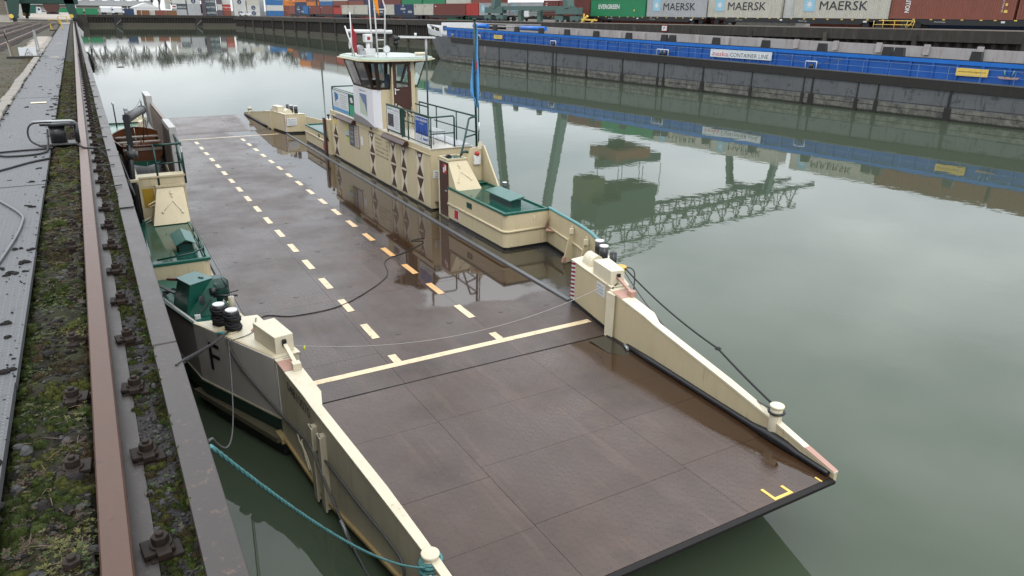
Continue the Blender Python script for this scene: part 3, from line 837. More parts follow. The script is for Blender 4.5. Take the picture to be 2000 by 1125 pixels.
# ---- ramps
def rz(y): return DK+(11.67-y)/6.2*.19
def xin(y): return 2.54+(11.67-y)*.064       # inner side of the side wall (port)
def xou(y): return 2.035+(11.67-y)*.125      # outer side
def ramp(my, far):
    nm = "far" if far else "near"
    root = MB(my=my)
    # carrier under the plates
    root.hexa([(2.6, 11.66, .55), (9.14, 11.66, .55), (8.78, 5.6, .86), (2.96, 5.6, .86)], [(2.6, 11.66, rz(11.66)-.02), (9.14, 11.66, rz(11.66)-.02), (8.78, 5.6, rz(5.6)-.02), (2.96, 5.6, rz(5.6)-.02)])
    rp = root.build("ramp", GREYDK, F)
    xs = [None, 4.33, 7.08, None]
    ysets = ([11.68, 10.05, 8.15, 6.8, 5.56], [11.68, 10.07, 8.43, 6.84, 5.56], [11.68, 9.6, 8.5, 6.93, 5.56])
    for i in range(3):
        for y1, y0 in zip(ysets[i], ysets[i][1:]):
            L = lambda y: xou(y)+.155 if i == 0 else xs[i]+.003
            Rr = lambda y: MX-xin(y)-.005 if i == 2 else xs[i+1]-.003
            dz = rd.uniform(-.0012, .0012)
            pl = MB(my=my); q = [(L(y0), y0+.003), (Rr(y0), y0+.003), (Rr(y1), y1-.003), (L(y1), y1-.003)]
            pl.hexa([(x, y, rz(y)-.018+dz) for x, y in q], [(x, y, rz(y)+dz) for x, y in q]); pl.build("ramp_plate", RAMP, rp)
    pl = MB(my=my); pl.hexa([(2.95, 5.47, rz(5.47)-.06), (8.80, 5.47, rz(5.47)-.06), (8.80, 5.555, rz(5.55)-.06), (2.93, 5.555, rz(5.55)-.06)],
            [(2.95, 5.47, rz(5.47)-.010), (8.80, 5.47, rz(5.47)-.010), (8.80, 5.555, rz(5.55)-.002), (2.93, 5.555, rz(5.55)-.002)]); pl.build("ramp_lip", paint("worn_lip", (.014, .013, .013), .6, .3, (.04, .025, .015), .4, 3, spec=.2), rp)
    if not far:
        pl = MB()
        for a, c, d, e in ((7.62, 7.67, 5.58, 5.86), (7.62, 8.0, 5.58-.001, 5.58), (7.95, 8.0, 5.58, 5.78), (8.58, 8.61, 5.56, 5.68)): pl.box(a, c, d, e, rz(5.86)+.001, rz(5.58)+.004)
        pl.f = pl.f[:6]+pl.f[12:]; pl.sm = pl.sm[:len(pl.f)]
        pl.box(7.671, 7.949, 5.58, 5.63, rz(5.86)+.001, rz(5.58)+.004)
        pl.build_each("yellow_mark", YELLOW2, rp)
    if not far:
        pl = MB(); pl.prism([(8.62, 11.60), (9.18, 11.60), (9.16, 10.72), (9.05, 10.56), (8.84, 10.56), (8.62, 10.9)], rz(11)+.004, rz(11)+.012); pl.build("wet_tray", GUTTER, rp)
        pl = MB(); pl.tube([(9.1, 10.95, .93), (9.02, 10.75, .93)], .035, 6); pl.build("tray_drain", GALV, rp)
        pl = MB(); pl.hexa([(9.10, 11.70, .86), (9.20, 11.70, .86), (9.20, 11.5, .86), (9.13, 11.44, .86)], [(9.10, 11.70, 1.9), (9.20, 11.70, 1.9), (9.20, 11.5, 1.88), (9.13, 11.44, 1.88)]); pl.build("wall_end", CREAMTOP, rp)
    # hinge bar
    pl = MB(my=my); pl.tube([(2.6, 11.70, DK-.012), (9.15, 11.70, DK-.012)], .011, 8); pl.build("hinge_bar", BLACKST, rp)
    prof = [(11.72, 1.93), (11.2, 1.87), (10.45, 1.80), (10.1, 1.74), (7.95, 1.50), (6.85, 1.36), (5.52, 1.15)]
    for mx in ((None, MX) if not far else (None, MX)):
        side = mx is not None
        w = MB(mx=mx, my=my)
        tk = lambda y: (.14 if y > 8 else .07+.07*max(0, (y-5.5)/2.5))+.15*max(0, min(1, (y-10.15)/.35))
        XO = (lambda y: xin(y)-tk(y)) if side else xou
        XI = xin if side else (lambda y: xou(y)+tk(y))
        outer = [(XO(y), y, z-.03) for y, z in prof]+[(XO(5.52), 5.52, rz(5.52)-.1), (XO(7.4), 7.4, .42), (XO(9.8), 9.8, .17), (XO(11.72), 11.72, .40)]
        inner = [(XI(y), y, z-.03) for y, z in prof]+[(XI(5.52), 5.52, rz(5.52)-.1), (XI(7.4), 7.4, .42), (XI(9.8), 9.8, .17), (XI(11.72), 11.72, .40)]
        w.hexa(outer, inner)
        wall = w.build("side_wall", CREAM2 if not side else CREAM, rp)
        c = MB(mx=mx, my=my)
        for (y0, z0), (y1, z1) in zip(prof, prof[1:]):
            def cw(y): return (XO(y)-.012, XI(y)+.012)
            a0, a1 = cw(y0); c0, c1 = cw(y1)
            c.hexa([(a0, y0, z0-.035), (a1, y0, z0-.035), (c1, y1, z1-.035), (c0, y1, z1-.035)], [(a0, y0, z0), (a1, y0, z0), (c1, y1, z1), (c0, y1, z1)])
        c.build("top_rail", CREAMTOP, rp)
        p = MB(mx=mx, my=my); p.hexa([(XO(6.1)-.014, 6.1, 1.235), (XI(6.1)+.014, 6.1, 1.235), (XI(5.53)+.014, 5.53, 1.145), (XO(5.53)-.014, 5.53, 1.145)], [(XO(6.1)-.014, 6.1, 1.247), (XI(6.1)+.014, 6.1, 1.247), (XI(5.53)+.014, 5.53, 1.157), (XO(5.53)-.014, 5.53, 1.157)])
        p.hexa([(XO(11.6)-.013, 11.6, 1.92), (XI(11.6)+.013, 11.6, 1.92), (XI(11.25)+.013, 11.25, 1.88), (XO(11.25)-.013, 11.25, 1.88)], [(XO(11.6)-.013, 11.6, 1.925), (XI(11.6)+.013, 11.6, 1.925), (XI(11.25)+.013, 11.25, 1.885), (XO(11.25)-.013, 11.25, 1.885)])
        p.build_each("primer_patch", PINK, rp)
        # black rubber strip along the foot, with the lump at the post
        k = MB(mx=mx, my=my); pts = [(XI(y)+.035, y, rz(y)+.055+(.02 if 6.4 < y < 6.95 else 0)) for y in (10.9, 10, 9, 8, 7.2, 6.9, 6.7, 6.45, 6.2, 5.85, 5.6)]
        k.tube(pts, [.05, .065, .06, .055, .06, .085, .095, .085, .06, .05, .04], 8); 
        k.box(XI(11.2)-.0, XI(11.2)+.09, 10.95, 11.6, DK, DK+.05); k.build("rubber_strip", BLACK, rp)
        # bollard post on the wall
        yb_ = 6.80 if side else 6.62; xb_ = (XO(yb_)+XI(yb_))/2+.01 if side else XO(yb_)+.03; zt_ = 1.58 if side else 1.33
        q = MB(mx=mx, my=my); q.cyl((xb_, yb_, zt_-.5), .10, .5, 18); q.cyl((xb_, yb_, zt_), .118, .045, 18); q.build("ramp_bollard", CREAMTOP, rp, bevel=.012)
        if side:
            q = MB(mx=mx, my=my); q.tube([(xb_+.125*math.cos(a*.5236), yb_+.125*math.sin(a*.5236), 1.50) for a in range(12)], .022, 6, closed=True); q.build("rope_ring", BLACK, rp)
        if not side:
            # stiffeners on the outer face
            for yy in (10.05, 9.72, 6.35):
                s_ = MB(mx=mx, my=my); top = 1.45 if yy > 7 else 1.2; bot = .10 if yy > 7 else .72
                s_.box(xou(yy)-.085, xou(yy)+.01, yy-.06, yy+.06, bot, top); s_.box(xou(yy)-.10, xou(yy)-.07, yy-.10, yy+.10, bot-.012, top); s_.build("stiffener", CREAM2, rp)
            s_ = MB(mx=mx, my=my)
            ed = [(11.72, .40), (9.8, .17), (7.4, .42), (5.4, rz(5.4)-.1)]
            for (y0, z0), (y1, z1) in zip(ed, ed[1:]): s_.bar((xou(y0)-.02, y0, z0+.02), (xou(y1)-.02, y1, z1+.02), .06, .05)
            s_.build("bottom_flange", paint("rusty_flange", (.40, .30, .14), .6, .2, (.25, .10, .02), .7, 5), rp)
            if not far:
                s_ = MB(); s_.bar((1.97, 11.85, .40), (2.0, 11.5, .40), .10, .10); s_.build("hinge_bracket", paint("bracket_ochre", (.42, .34, .17), .5, .2, (.2, .1, .03), .6, 5), rp)
                s_ = MB()
                for yy, zz in ((10.75, .75), (10.6, .70)): s_.tube([(xou(yy)-.02, yy, zz+.22), (xou(yy)-.06, yy, zz+.2), (xou(yy)-.05, yy-.03, zz+.08), (xou(yy)-.02, yy-.12, zz-.05), (xou(yy)-.02, yy-.45, zz-.26)], .012, 6)
                s_.build("hook", CREAMTOP, rp)
                d = V((xou(10.2)-xou(11.2), -1.0, -.105)).normalized()
                text("04810070", .185, (xou(11.19)-.006, 11.19, 1.565), d, (0, 0, 1), INK, rp, width=.97)
    return rp
ramp(None, False); ramp(MY, True)

# ---- gate boxes at the ramp corners
GPOLY = [(9.60, 13.78), (9.28, 11.78), (9.72, 11.72), (10.72, 13.95)]
def gatebox(mx, my, near_left=False, far=False):
    g = MB(mx=mx, my=my); g.prism(GPOLY, .93, 1.93)
    gb = g.build("gate_box", CREAM if not near_left else CREAM2, F, bevel=.02)
    g = MB(mx=mx, my=my); g.prism([(x, y) for x, y in ((9.62, 13.76), (9.31, 11.82), (9.72, 11.78), (10.66, 13.9))], .84, .93); g.build("foot_strip", BLACK, gb)
    g = MB(mx=mx, my=my); g.prism([(9.58, 13.80), (9.26, 11.76), (9.72, 11.70), (10.74, 13.97)], 1.925, 1.95); g.build("top_plate", CREAMTOP, gb, bevel=.008)
    # long housing of the ramp rod
    g = MB(mx=mx, my=my); g.prism([(9.46, 12.72), (9.33, 11.88), (9.66, 11.82), (9.86, 12.66)], 1.951, 2.27); g.build("rod_housing", CREAMTOP, gb, bevel=.01)
    g = MB(mx=mx, my=my); g.prism([(9.47, 11.86), (9.465, 11.80), (9.535, 11.79), (9.54, 11.85)], 2.08, 2.20); g.build("rod_slot", BLACK, gb)
    g = MB(mx=mx, my=my); g.bar((9.50, 11.88, 2.13), (9.45, 11.25, 1.94), .07, .05); g.box(9.38, 9.52, 11.2, 11.34, 1.87, 2.0); g.build("ramp_rod", PINK if not near_left else CREAMTOP, gb, bevel=.006)
    # bollards
    for bx, by, hh, r in ((10.28, 13.62, .40, .105), (10.12, 13.22, .40, .105)):
        g = MB(mx=mx, my=my); g.cyl((bx, by, 1.95), r, hh, 18); o = g.build("bollard", BLACKST, gb)
        g = MB(mx=mx, my=my); g.cyl((bx, by, 1.95+hh), r*1.04, .03, 18); g.build("bollard_cap", WHITE, o, bevel=.006)
        if near_left:
            N_ = 260; pth = [(MX-bx-(r+.022+.016*math.sin(i*.15))*math.cos(i*.2), by+(r+.022+.016*math.sin(i*.15))*math.sin(i*.2), 1.975+.35*i/N_+.006*math.sin(i*.9)) for i in range(N_)]
            g = strands(pth, .026, 62, 3, 5); g.build("rope_wrap", ROPEBK, o)
    if not near_left:
        g = MB(mx=mx, my=my); g.cyl((10.02, 12.72, 1.95), .085, .40, 16); g.ball((10.02, 12.72, 2.35), .085, 12, 6, .4); g.build("bollard", BLACKST, gb)
        # half round hood
        g = MB(mx=mx, my=my); pr = [(9.62+.0, 0)]
        arc = [(9.84-.20*math.cos(k*math.pi/10), 1.951+.25*math.sin(k*math.pi/10)) for k in range(11)]
        g.extr([(x, 13.08, z) for x, z in arc], (.06, .42, 0)); g.build("round_hood", CREAMTOP, gb, bevel=.006)
        # hazard stripes on the corner
        for k in range(9):
            z = .98+k*.104
            g = MB(mx=mx, my=my); q = lambda y, zz: (9.596+(y-13.78)*.164-.006, y, zz)
            g.face([q(13.785, z), q(13.57, z+.055), q(13.57, z+.107), q(13.785, z+.052)]); g.build("red_stripe", REDDK, gb)
        g = MB(mx=mx, my=my); g.hexa([(9.594, 13.785, .95), (9.559, 13.57, .95), (9.60, 13.57, .95), (9.64, 13.78, .95)], [(9.594, 13.785, 1.92), (9.559, 13.57, 1.92), (9.60, 13.57, 1.92), (9.64, 13.78, 1.92)]); g.build("stripe_ground", SIGNW, gb)
    return gb
gr = gatebox(None, None)
# notice on its deck face
b = MB(); b.hexa([(9.378, 12.44, 1.58), (9.316, 12.05, 1.58), (9.33, 12.05, 1.58), (9.39, 12.44, 1.58)], [(9.378, 12.44, 1.86), (9.316, 12.05, 1.86), (9.33, 12.05, 1.86), (9.39, 12.44, 1.86)]); n_ = b.build("notice", SIGNW, gr)
for k, s in enumerate(("Bitte Motor", "ausschalten", "Danke")): text(s, .04, (9.371, 12.39, 1.78-k*.075), (-.062, -.39, 0), (0, 0, 1), NAVY, gr, width=.27)
# yellow rope sheave with its chain
b = MB(); b.cyl((10.0, 12.42, 2.02), .155, .035, 20); b.cyl((10.0, 12.42, 2.055), .11, .03, 20); b.cyl((10.0, 12.42, 2.085), .155, .035, 20); b.cyl((10.0, 12.42, 1.95), .05, .1, 10); b.build("rope_sheave", YELLOW, gr, bevel=.006)
b = MB(); b.hexa([(9.3, 11.72, .86), (9.3, 11.64, .86), (9.62, 11.62, .86), (9.7, 11.72, .86)], [(9.3, 11.72, 1.92), (9.3, 11.64, 1.92), (9.62, 11.62, 1.92), (9.7, 11.72, 1.92)]); b.build("end_plate", CREAM, gr)

gl = gatebox(MX, None, near_left=True)
# its flared outboard plate with the letter F
b = MB(); b.hexa([(2.02, 11.71, .775), (1.02, 13.94, .775), (.58, 16.5, .775), (.40, 18.0, .775), (.46, 18.0, .775), (.66, 16.5, .775), (1.09, 13.96, .775), (2.06, 11.76, .775)],
              [(2.00, 11.70, 1.94), (1.00, 13.93, 1.94), (.56, 16.5, 1.66), (.38, 18.0, 1.60), (.46, 18.0, 1.60), (.66, 16.5, 1.66), (1.09, 13.96, 1.94), (2.06, 11.76, 1.94)])
b.build("flared_plate", GREYHULL, gl)
dF = V((1.0, -2.23, 0)).normalized()
text("F", .58, tuple(V((1.02, 13.92, 1.12))+dF*.42), dF, (0, 0, 1), INK, gl, width=.34, off=.02)
b = MB(); b.bar((1.0, 13.93, 1.95), (.55, 16.5, 1.67), .05, .05); b.bar((.55, 16.5, 1.67), (.38, 18, 1.61), .05, .05); b.build("cap_rail", GREENDK, gl)
b = MB(); b.bar((2.03, 11.78, 1.955), (1.02, 13.93, 1.955), .05, .012); b.build("edge_strip", CREAM, gl)
b = MB(); b.tube([(1.93, 12.05, 1.93), (1.55, 13.25, 1.93)], .012, 6); b.build("strap", GALV, gl)
b = MB(); b.box(2.0, 2.25, 13.2, 13.38, 1.951, 1.954); b.build("notice", SIGNW, gl)
b = MB(); b.tube([(2.0+.09*math.cos(k*.5236), 13.05+.09*math.sin(k*.5236), 1.953) for k in range(12)], .012, 4, closed=True); b.bar((1.94, 12.99, 1.954), (2.06, 13.11, 1.954), .016, .004); b.build("prohibition_ring", RED, gl)
b = MB(); b.tube([(1.36, 13.2, 1.97), (1.42, 13.05, 2.0)], .02, 6); b.bar((1.32, 13.17, 1.99), (1.45, 13.08, 1.99), .05, .03); b.build("shackle", TEAL, gl)
b = MB(); b.cyl((1.52, 13.25, 1.95), .20, .03, 18); b.cyl((1.75, 12.8, 1.95), .0, .0, 3) if False else None; b.build("bollard_foot", CREAM, gl)
b = MB(); b.box(2.03, 2.16, 11.64, 11.70, .80, 1.90); b.build("end_plate", SIGNW, gl)
b = MB(); b.box(2.165, 2.33, 11.66, 11.715, .85, 1.925); b.build("end_gap_shade", BLACK, gl)  # solid black block, drawn as the shade in the gap before the ramp wall
gf = gatebox(None, 56.95, far=True)
b = MB(); b.box(9.66, 10.22, 43.06, 43.10, 1.3, 1.72); n_ = b.build("notice", SIGNW, gf)
for k, s in enumerate(("Bitte Motor", "ausschalten und", "Licht löschen")): text(s, .07, (9.94, 43.06, 1.6-k*.12), (1, 0, 0), (0, 0, 1), INK, gf, align='CENTER', width=.46)
gatebox(MX, 56.95, far=True)

# ---- engine casings
def casing(nm, x0, x1, y0, y1, ztop, near_round, lidmat, ledge=True, mirrorx=None):
    g = MB(mx=mirrorx); r = .16; arc = [(x0+r-r*math.cos(k*math.pi/8), y0+r-r*math.sin(k*math.pi/8)) for k in range(5)]
    poly = arc+[(x1, y0), (x1, y1), (x0, y1)]
    g.prism(poly, .93, ztop); c = g.build("engine_casing", CREAM, F)
    g = MB(mx=mirrorx); g.prism([(x+.02 if x < x0+.5 else x, y+.02 if y < y0+.5 else y) for x, y in poly], .83, .93); g.build("foot_strip", BLACK, c)
    rim = MB(mx=mirrorx); o2 = [(x0-.02, y0-.02), (x1, y0-.02), (x1, y1), (x0-.02, y1)]; i2 = [(x0+.07, y0+.07), (x1-.06, y0+.07), (x1-.06, y1-.05), (x0+.07, y1-.05)]
    for k in range(4):
        j = (k+1) % 4; rim.hexa([(*o2[k], ztop), (*o2[j], ztop), (*i2[j], ztop), (*i2[k], ztop)], [(*o2[k], ztop+.075), (*o2[j], ztop+.075), (*i2[j], ztop+.075), (*i2[k], ztop+.075)])
    rim.build("lid_rim", GREEN, c, bevel=.01)
    g = MB(mx=mirrorx); g.prism(i2, ztop+.001, ztop+.03); g.build("lid", lidmat, c)
    if ledge:
        g = MB(mx=mirrorx); pts = [(x0-.005, y1, 1.42)]+[(p[0]-.004, p[1]-.004, 1.42) for p in arc]+[(x1, y0-.004, 1.42)]; g.tube(pts, .045, 8); g.build("ledge", CREAM, c)
    return c
ec = casing("n", 10.10, 11.62, 18.07, 22.05, 1.93, True, GREENWET)
b = MB(); b.hexa([(10.72, 18.75, 1.96), (11.05, 18.75, 1.96), (11.05, 20.2, 1.96), (10.72, 20.2, 1.96)], [(10.72, 18.75, 2.18), (11.05, 18.75, 2.18), (11.05, 20.2, 2.18), (10.72, 20.2, 2.18)]); b.build("vent_box", GREENDK, ec)
b = MB(); b.hexa([(10.60, 18.65, 2.17), (11.12, 18.65, 2.26), (11.12, 20.3, 2.26), (10.60, 20.3, 2.17)], [(10.60, 18.65, 2.20), (11.12, 18.65, 2.29), (11.12, 20.3, 2.29), (10.60, 20.3, 2.20)]); b.build("vent_lid", paint("vent_green", (.03, .13, .11), .3, .2), ec)
b = MB(); b.cyl((11.5, 20.6, 1.95), .07, .33, 14); o = b.build("bollard", BLACKST, ec); b = MB(); b.cyl((11.5, 20.6, 2.28), .073, .03, 14); b.build("bollard_cap", WHITE, o)
b = MB(); b.box(10.085, 10.10, 20.25, 20.6, 1.62, 1.80); b.build("vent_plate", GREENDK, ec)
b = MB(); b.box(10.083, 10.10, 21.2, 21.55, 1.0, 1.36); o = b.build("hose_cabinet", SIGNW, ec); b = MB(); b.box(10.076, 10.083, 21.23, 21.52, 1.03, 1.33); b.build("red_panel", RED, o)
b = MB(); b.box(11.1, 11.14, 18.05, 18.07, 1.72, 1.82); b.cyl((10.35, 18.05, .99), .025, .025, 10, axis='y'); b.build("fitting", CREAMTOP, ec)

el = casing("l", MX-1.88, MX-.50, 17.9, 22.15, 1.90, True, GREENWET, mirrorx=MX)
b = MB(); b.hexa([(1.30, 18.75, 1.93), (1.62, 18.75, 1.93), (1.62, 19.7, 1.93), (1.30, 19.7, 1.93)], [(1.30, 18.75, 2.12), (1.62, 18.75, 2.12), (1.62, 19.7, 2.12), (1.30, 19.7, 2.12)]); b.build("vent_box", GREENDK, el)
b = MB(); b.hexa([(1.22, 18.65, 2.12), (1.47, 18.65, 2.24), (1.70, 18.65, 2.12), (1.70, 19.8, 2.12), (1.47, 19.8, 2.24), (1.22, 19.8, 2.12)][0:3]+[(1.70, 19.8, 2.12), (1.47, 19.8, 2.24), (1.22, 19.8, 2.12)],
            [(1.22, 18.65, 2.14), (1.47, 18.65, 2.26), (1.70, 18.65, 2.14), (1.70, 19.8, 2.14), (1.47, 19.8, 2.26), (1.22, 19.8, 2.14)]); b.build("vent_lid", paint("vent_green_pale", (.06, .17, .15), .3, .2), el)
b = MB(); b.tube([(.75, 18.1, 2.0), (1.55, 18.12, 2.06), (1.8, 18.3, 2.1), (1.83, 19.2, 2.12), (1.83, 20.6, 2.12)], .022, 7)
for yy in (18.5, 19.4, 20.4): b.tube([(1.83, yy, 1.95), (1.83, yy, 2.12)], .018, 6)
b.build("hand_rail", GREENDK, el)
ef = casing("f", 9.92, 11.5, 36.2, 40.0, 1.72, True, GREENWET)
b = MB(); b.box(9.905, 9.92, 37.2, 37.5, 1.45, 1.62); b.build("vent_plate", GREENDK, ef)
b = MB(); b.box(9.90, 9.915, 36.25, 36.6, .98, 1.3); b.build("red_panel", RED, ef)
# far port casing; its green lid is coloured pale for the sky it reflects
g2 = MB(); g2.box(.50, 1.85, 34.2, 42.6, .84, 1.86); c2 = g2.build("engine_casing", CREAM2, F)
GREENSHEEN = paint("green_lid_sheen", (.16, .36, .26), .2, .12, (.3, .4, .34), .3, 1)
g2 = MB(); g2.box(.46, 1.9, 34.2, 42.7, 1.861, 1.93); g2.build("lid", GREENSHEEN, c2, bevel=.015)
g2 = MB(); g2.tube([(.95, 41.5, 1.9), (.95, 41.5, 3.05)], .03, 8); o = g2.build("lamp_stanchion", BLACKST, c2); g2 = MB(); g2.ball((.95, 41.5, 3.12), .07); g2.build("lamp", WHITE, o)
g2 = MB(); g2.box(.5, 2.0, 42.7, 42.8, 1.94, 2.02); g2.build("lid_edge", GREENDK, c2)
for x0, y0, x1, y1, z in ((.55, 37.0, 1.5, 40.6, 2.0), (.9, 36.3, 1.8, 40.3, 2.02)):
    g2 = MB(); g2.bar((x0, y0, z), (x1, y1, z), .24, .05); tag(g2.build("loose_plank", PLANK), "grey weathered plank lying on the pale green lid behind the rowing boat" if z < 2.01 else "second plank crossing the pale green lid, closer to the deck lanes", "plank")

# ---- bulwark between casing and gate box (starboard), its brackets and cap
bp = [(11.62, 18.07), (11.50, 17.2), (11.34, 16.0), (11.12, 15.0), (10.72, 13.97)]
def capz(i): return (1.98, 1.985, 1.98, 1.96, 1.93)[i]
b = MB()
for i in range(4):
    (x0, y0), (x1, y1) = bp[i], bp[i+1]
    b.hexa([(x0, y0, .83), (x1, y1, .83), (x1+.06, y1-.01, .83), (x0+.06, y0-.01, .83)], [(x0, y0, capz(i)), (x1, y1, capz(i+1)), (x1+.06, y1-.01, capz(i+1)), (x0+.06, y0-.01, capz(i))])
bw = b.build("bulwark", CREAM, F)
b = MB(); b.tube(resample([(x+.03, y, capz(i)+.02) for i, (x, y) in enumerate(bp)], 5), .05, 8); b.build("bulwark_cap", TEAL, bw)
b = MB(); b.tube([(x-.02, y, 1.44-.02*i) for i, (x, y) in enumerate(bp)], .035, 6); b.build("stringer", CREAM, bw)
b = MB()
for i in range(4):
    (x0, y0), (x1, y1) = bp[i], bp[i+1]; b.bar((x0-.015, y0, .88), (x1-.015, y1, .88), .05, .1)
b.build("foot_strip", BLACK, bw)
for (xx, yy, zz) in ((11.36, 16.3, 1.92), (11.16, 15.3, 1.9)):
    b = MB(); b.extr([(xx-.02, yy, zz), (xx-.02, yy, .86), (xx-.34, yy-.02, .86), (xx-.07, yy, zz)], (0, .03, 0)); o = b.build("bracket", CREAM, bw)
    b = MB(); b.extr([(xx-.24, yy-.022, .87), (xx-.35, yy-.022, .87), (xx-.32, yy-.022, 1.02), (xx-.22, yy-.022, 1.02)], (0, .074, 0)); b.build("primer_foot", PINK, o)
    b = MB(); b.box(xx-.16, xx-.02, yy-.05, yy-.01, zz-.22, zz-.06); b.build("cleat", CREAMTOP, o)
b = MB(); b.extr([(11.55, 18.02, 1.39), (11.35, 17.75, 1.39), (11.58, 17.5, 1.39)], (0, 0, .02)); b.extr([(11.60, 18.05, 1.41), (11.42, 17.95, 1.41), (11.58, 17.95, 1.74)], (.01, .02, 0)); b.build("corner_gusset", PINK, bw)
# wet side deck between kerb and casings stays visible as the gutter; outboard wall along the rest of the hull
b = MB()
for pts in ([(10.72, 42.98), (11.25, 40.5), (11.66, 38.0), (11.72, 35)],):
    for (x0, y0), (x1, y1) in zip(pts, pts[1:]): b.hexa([(x0, y0, .83), (x1, y1, .83), (x1+.06, y1, .83), (x0+.06, y0, .83)], [(x0, y0, 1.8), (x1, y1, 1.8), (x1+.06, y1, 1.8), (x0+.06, y0, 1.8)])
b.build("bulwark", CREAM, F)
b = MB()
for k in range(8): b.box(10.95+.09*k, 11.0+.09*k, 38.0+.0*k, 38.02, 1.78, 1.88)
b.box(10.9, 11.7, 38.0, 38.05, 1.3, 1.78); b.build("white_grating", WHITE, F)

# ---- winch platform with the green windlass (port, near end)
b = MB(); b.prism([(1.09, 13.96), (2.14, 13.86), (1.95, 15.0), (1.62, 17.85), (.52, 17.85), (.66, 16.4)], 1.55, 1.59); b.build("winch_platform", GREEN, F)
b = MB(); b.prism([(2.14, 13.86), (2.18, 13.86), (2.0, 15.0), (1.66, 17.85), (1.62, 17.85), (1.95, 15.0)], .84, 1.59); b.build("platform_side", CREAM, F)
TB = [(.985, 15.17), (1.62, 15.02), (1.62, 16.1), (.84, 16.2)]; TT = [(1.14, 15.14), (1.60, 15.38), (1.34, 15.92), (.97, 15.70)]
wb = MB(); wb.hexa([(x, y, 1.59) for x, y in TB], [(x, y, 2.29) for x, y in TT])
wd = wb.build("windlass", GREEN, F, bevel=.012)
b = MB(); LT = [(1.14, 15.11), (1.63, 15.37), (1.35, 15.96), (.94, 15.71)]; b.prism(LT, 2.292, 2.31); b.build("windlass_lid", paint("worn_teal_lid", (.04, .15, .14), .28, .2, (.10, .18, .18), .4, 3, streak=False), wd)
b = MB(); b.bar((1.36, 15.5, 2.322), (1.43, 15.42, 2.322), .04, .02); b.build("lid_handle", BLACKST, wd)
b = MB(); b.bar((.98, 15.72, 2.26), (.78, 15.82, 2.27), .05, .05); b.build("lever", paint("rusty_lever", (.10, .03, .02), .5), wd)
b = MB(); b.tube([(1.58, 15.2, 2.05), (1.82, 15.15, 2.16), (1.87, 15.1, 2.02), (2.04, 15.05, 2.06)], .014, 6); b.tube([(1.76, 15.17, 2.34), (1.83, 15.14, 2.12)], .014, 6); b.build("crank", BLACKST, wd)
b = MB(); b.tube([(1.56, 15.2, 1.96), (2.02, 15.1, 1.93)], .024, 6); b.build("shaft", BLACKST, wd)
b = MB(); b.cyl((1.50, 15.12, 1.70), .12, .14, 14, axis='x'); b.cyl((1.50, 15.22, 2.06), .075, .12, 12, axis='x'); b.build_each("rope_drum", BLACK, wd)
b = MB(); b.extr([(1.27, 15.13, 2.03), (1.38, 15.17, 2.05), (1.38, 15.14, 1.92), (1.32, 15.11, 1.87), (1.26, 15.10, 1.95)], (0, -.03, 0)); b.build("cover_plate", BLACKST, wd)
b = MB(); b.bar((1.50, 15.14, 1.94), (1.20, 15.02, 1.68), .03, .022); b.build("brush", CABLE, wd)
b = MB(); b.box(1.13, 1.24, 14.96, 15.03, 1.60, 1.69); b.build("brush_head", WHITE, wd)
b = MB(); b.tube([(1.72, 15.95, 1.6), (1.72, 15.95, 2.0), (1.72, 15.95, 2.12)], [.26, .26, .14], 16); b.build("winch_drum", GREENDK, wd)
b = MB(); b.tube([(1.55, 14.95, 1.62), (1.72, 14.9, 1.95), (1.8, 14.9, 1.7)], .03, 6); b.bar((1.7, 15.0, 1.6), (1.9, 14.9, 2.0), .06, .04); b.build("winch_linkage", GALV, wd)
b = MB(); b.tube([(1.85, 14.9, 1.6), (1.86, 14.9, 2.0)], .06, 10); b.build("stanchion", CREAM2, F)
b = MB(); b.tube([(.72, 16.9, 1.62), (.82, 16.5, 1.74), (.92, 16.9, 1.66), (.98, 16.4, 1.78)], .03, 6); b.bar((.62, 17.1, 1.75), (.90, 16.2, 1.80), .05, .04); b.tube([(.6, 16.3, 1.7), (.85, 16.6, 1.72), (.8, 16.2, 1.85)], .02, 6); b.build("anchor_gear", BLACKST, F)
b = MB(); b.bar((.93, 15.9, 1.6), (.95, 16.1, 1.95), .025, .02); b.build("anchor_pin", paint("copper_pin", (.20, .07, .025), .5), F)

# ================================================================== FERRY: deckhouse (starboard)
HX = 10.10
b = MB(); b.box(HX, 11.72, 23.46, 35.45, .90, 3.03); house = b.build("deckhouse", CREAM, F)
b = MB(); b.box(HX-.0+.03, 11.7, 23.5, 35.4, .83, .90); b.build("foot_strip", BLACK, house)
b = MB(); b.box(HX-.02, 11.76, 23.42, 35.5, 3.031, 3.06); b.build("roof", paint("pale_roof", (.60, .58, .52), .4, .08, (.3, .27, .2), .4, 1, streak=False), house)
b = MB(); b.box(HX-.045, HX-.001, 23.43, 35.48, 2.87, 3.05); b.box(HX-.075, HX-.001, 23.42, 35.49, 2.845, 2.869); b.build("cornice", CREAM, house, bevel=.006)
DOORS = [(24.08, 24.76), (25.70, 26.34), (26.80, 27.48), (29.26, 29.98), (34.45, 35.25)]
prev = 23.46
for k, (a, c) in enumerate(DOORS+[(35.46, 36)]):
    if a-prev > .05:
        b = MB(); b.box(HX-.034, HX-.001, prev+.012, a-.012, .92, 2.844); b.build("wall_panel", CREAM, house, bevel=.006)
    prev = c
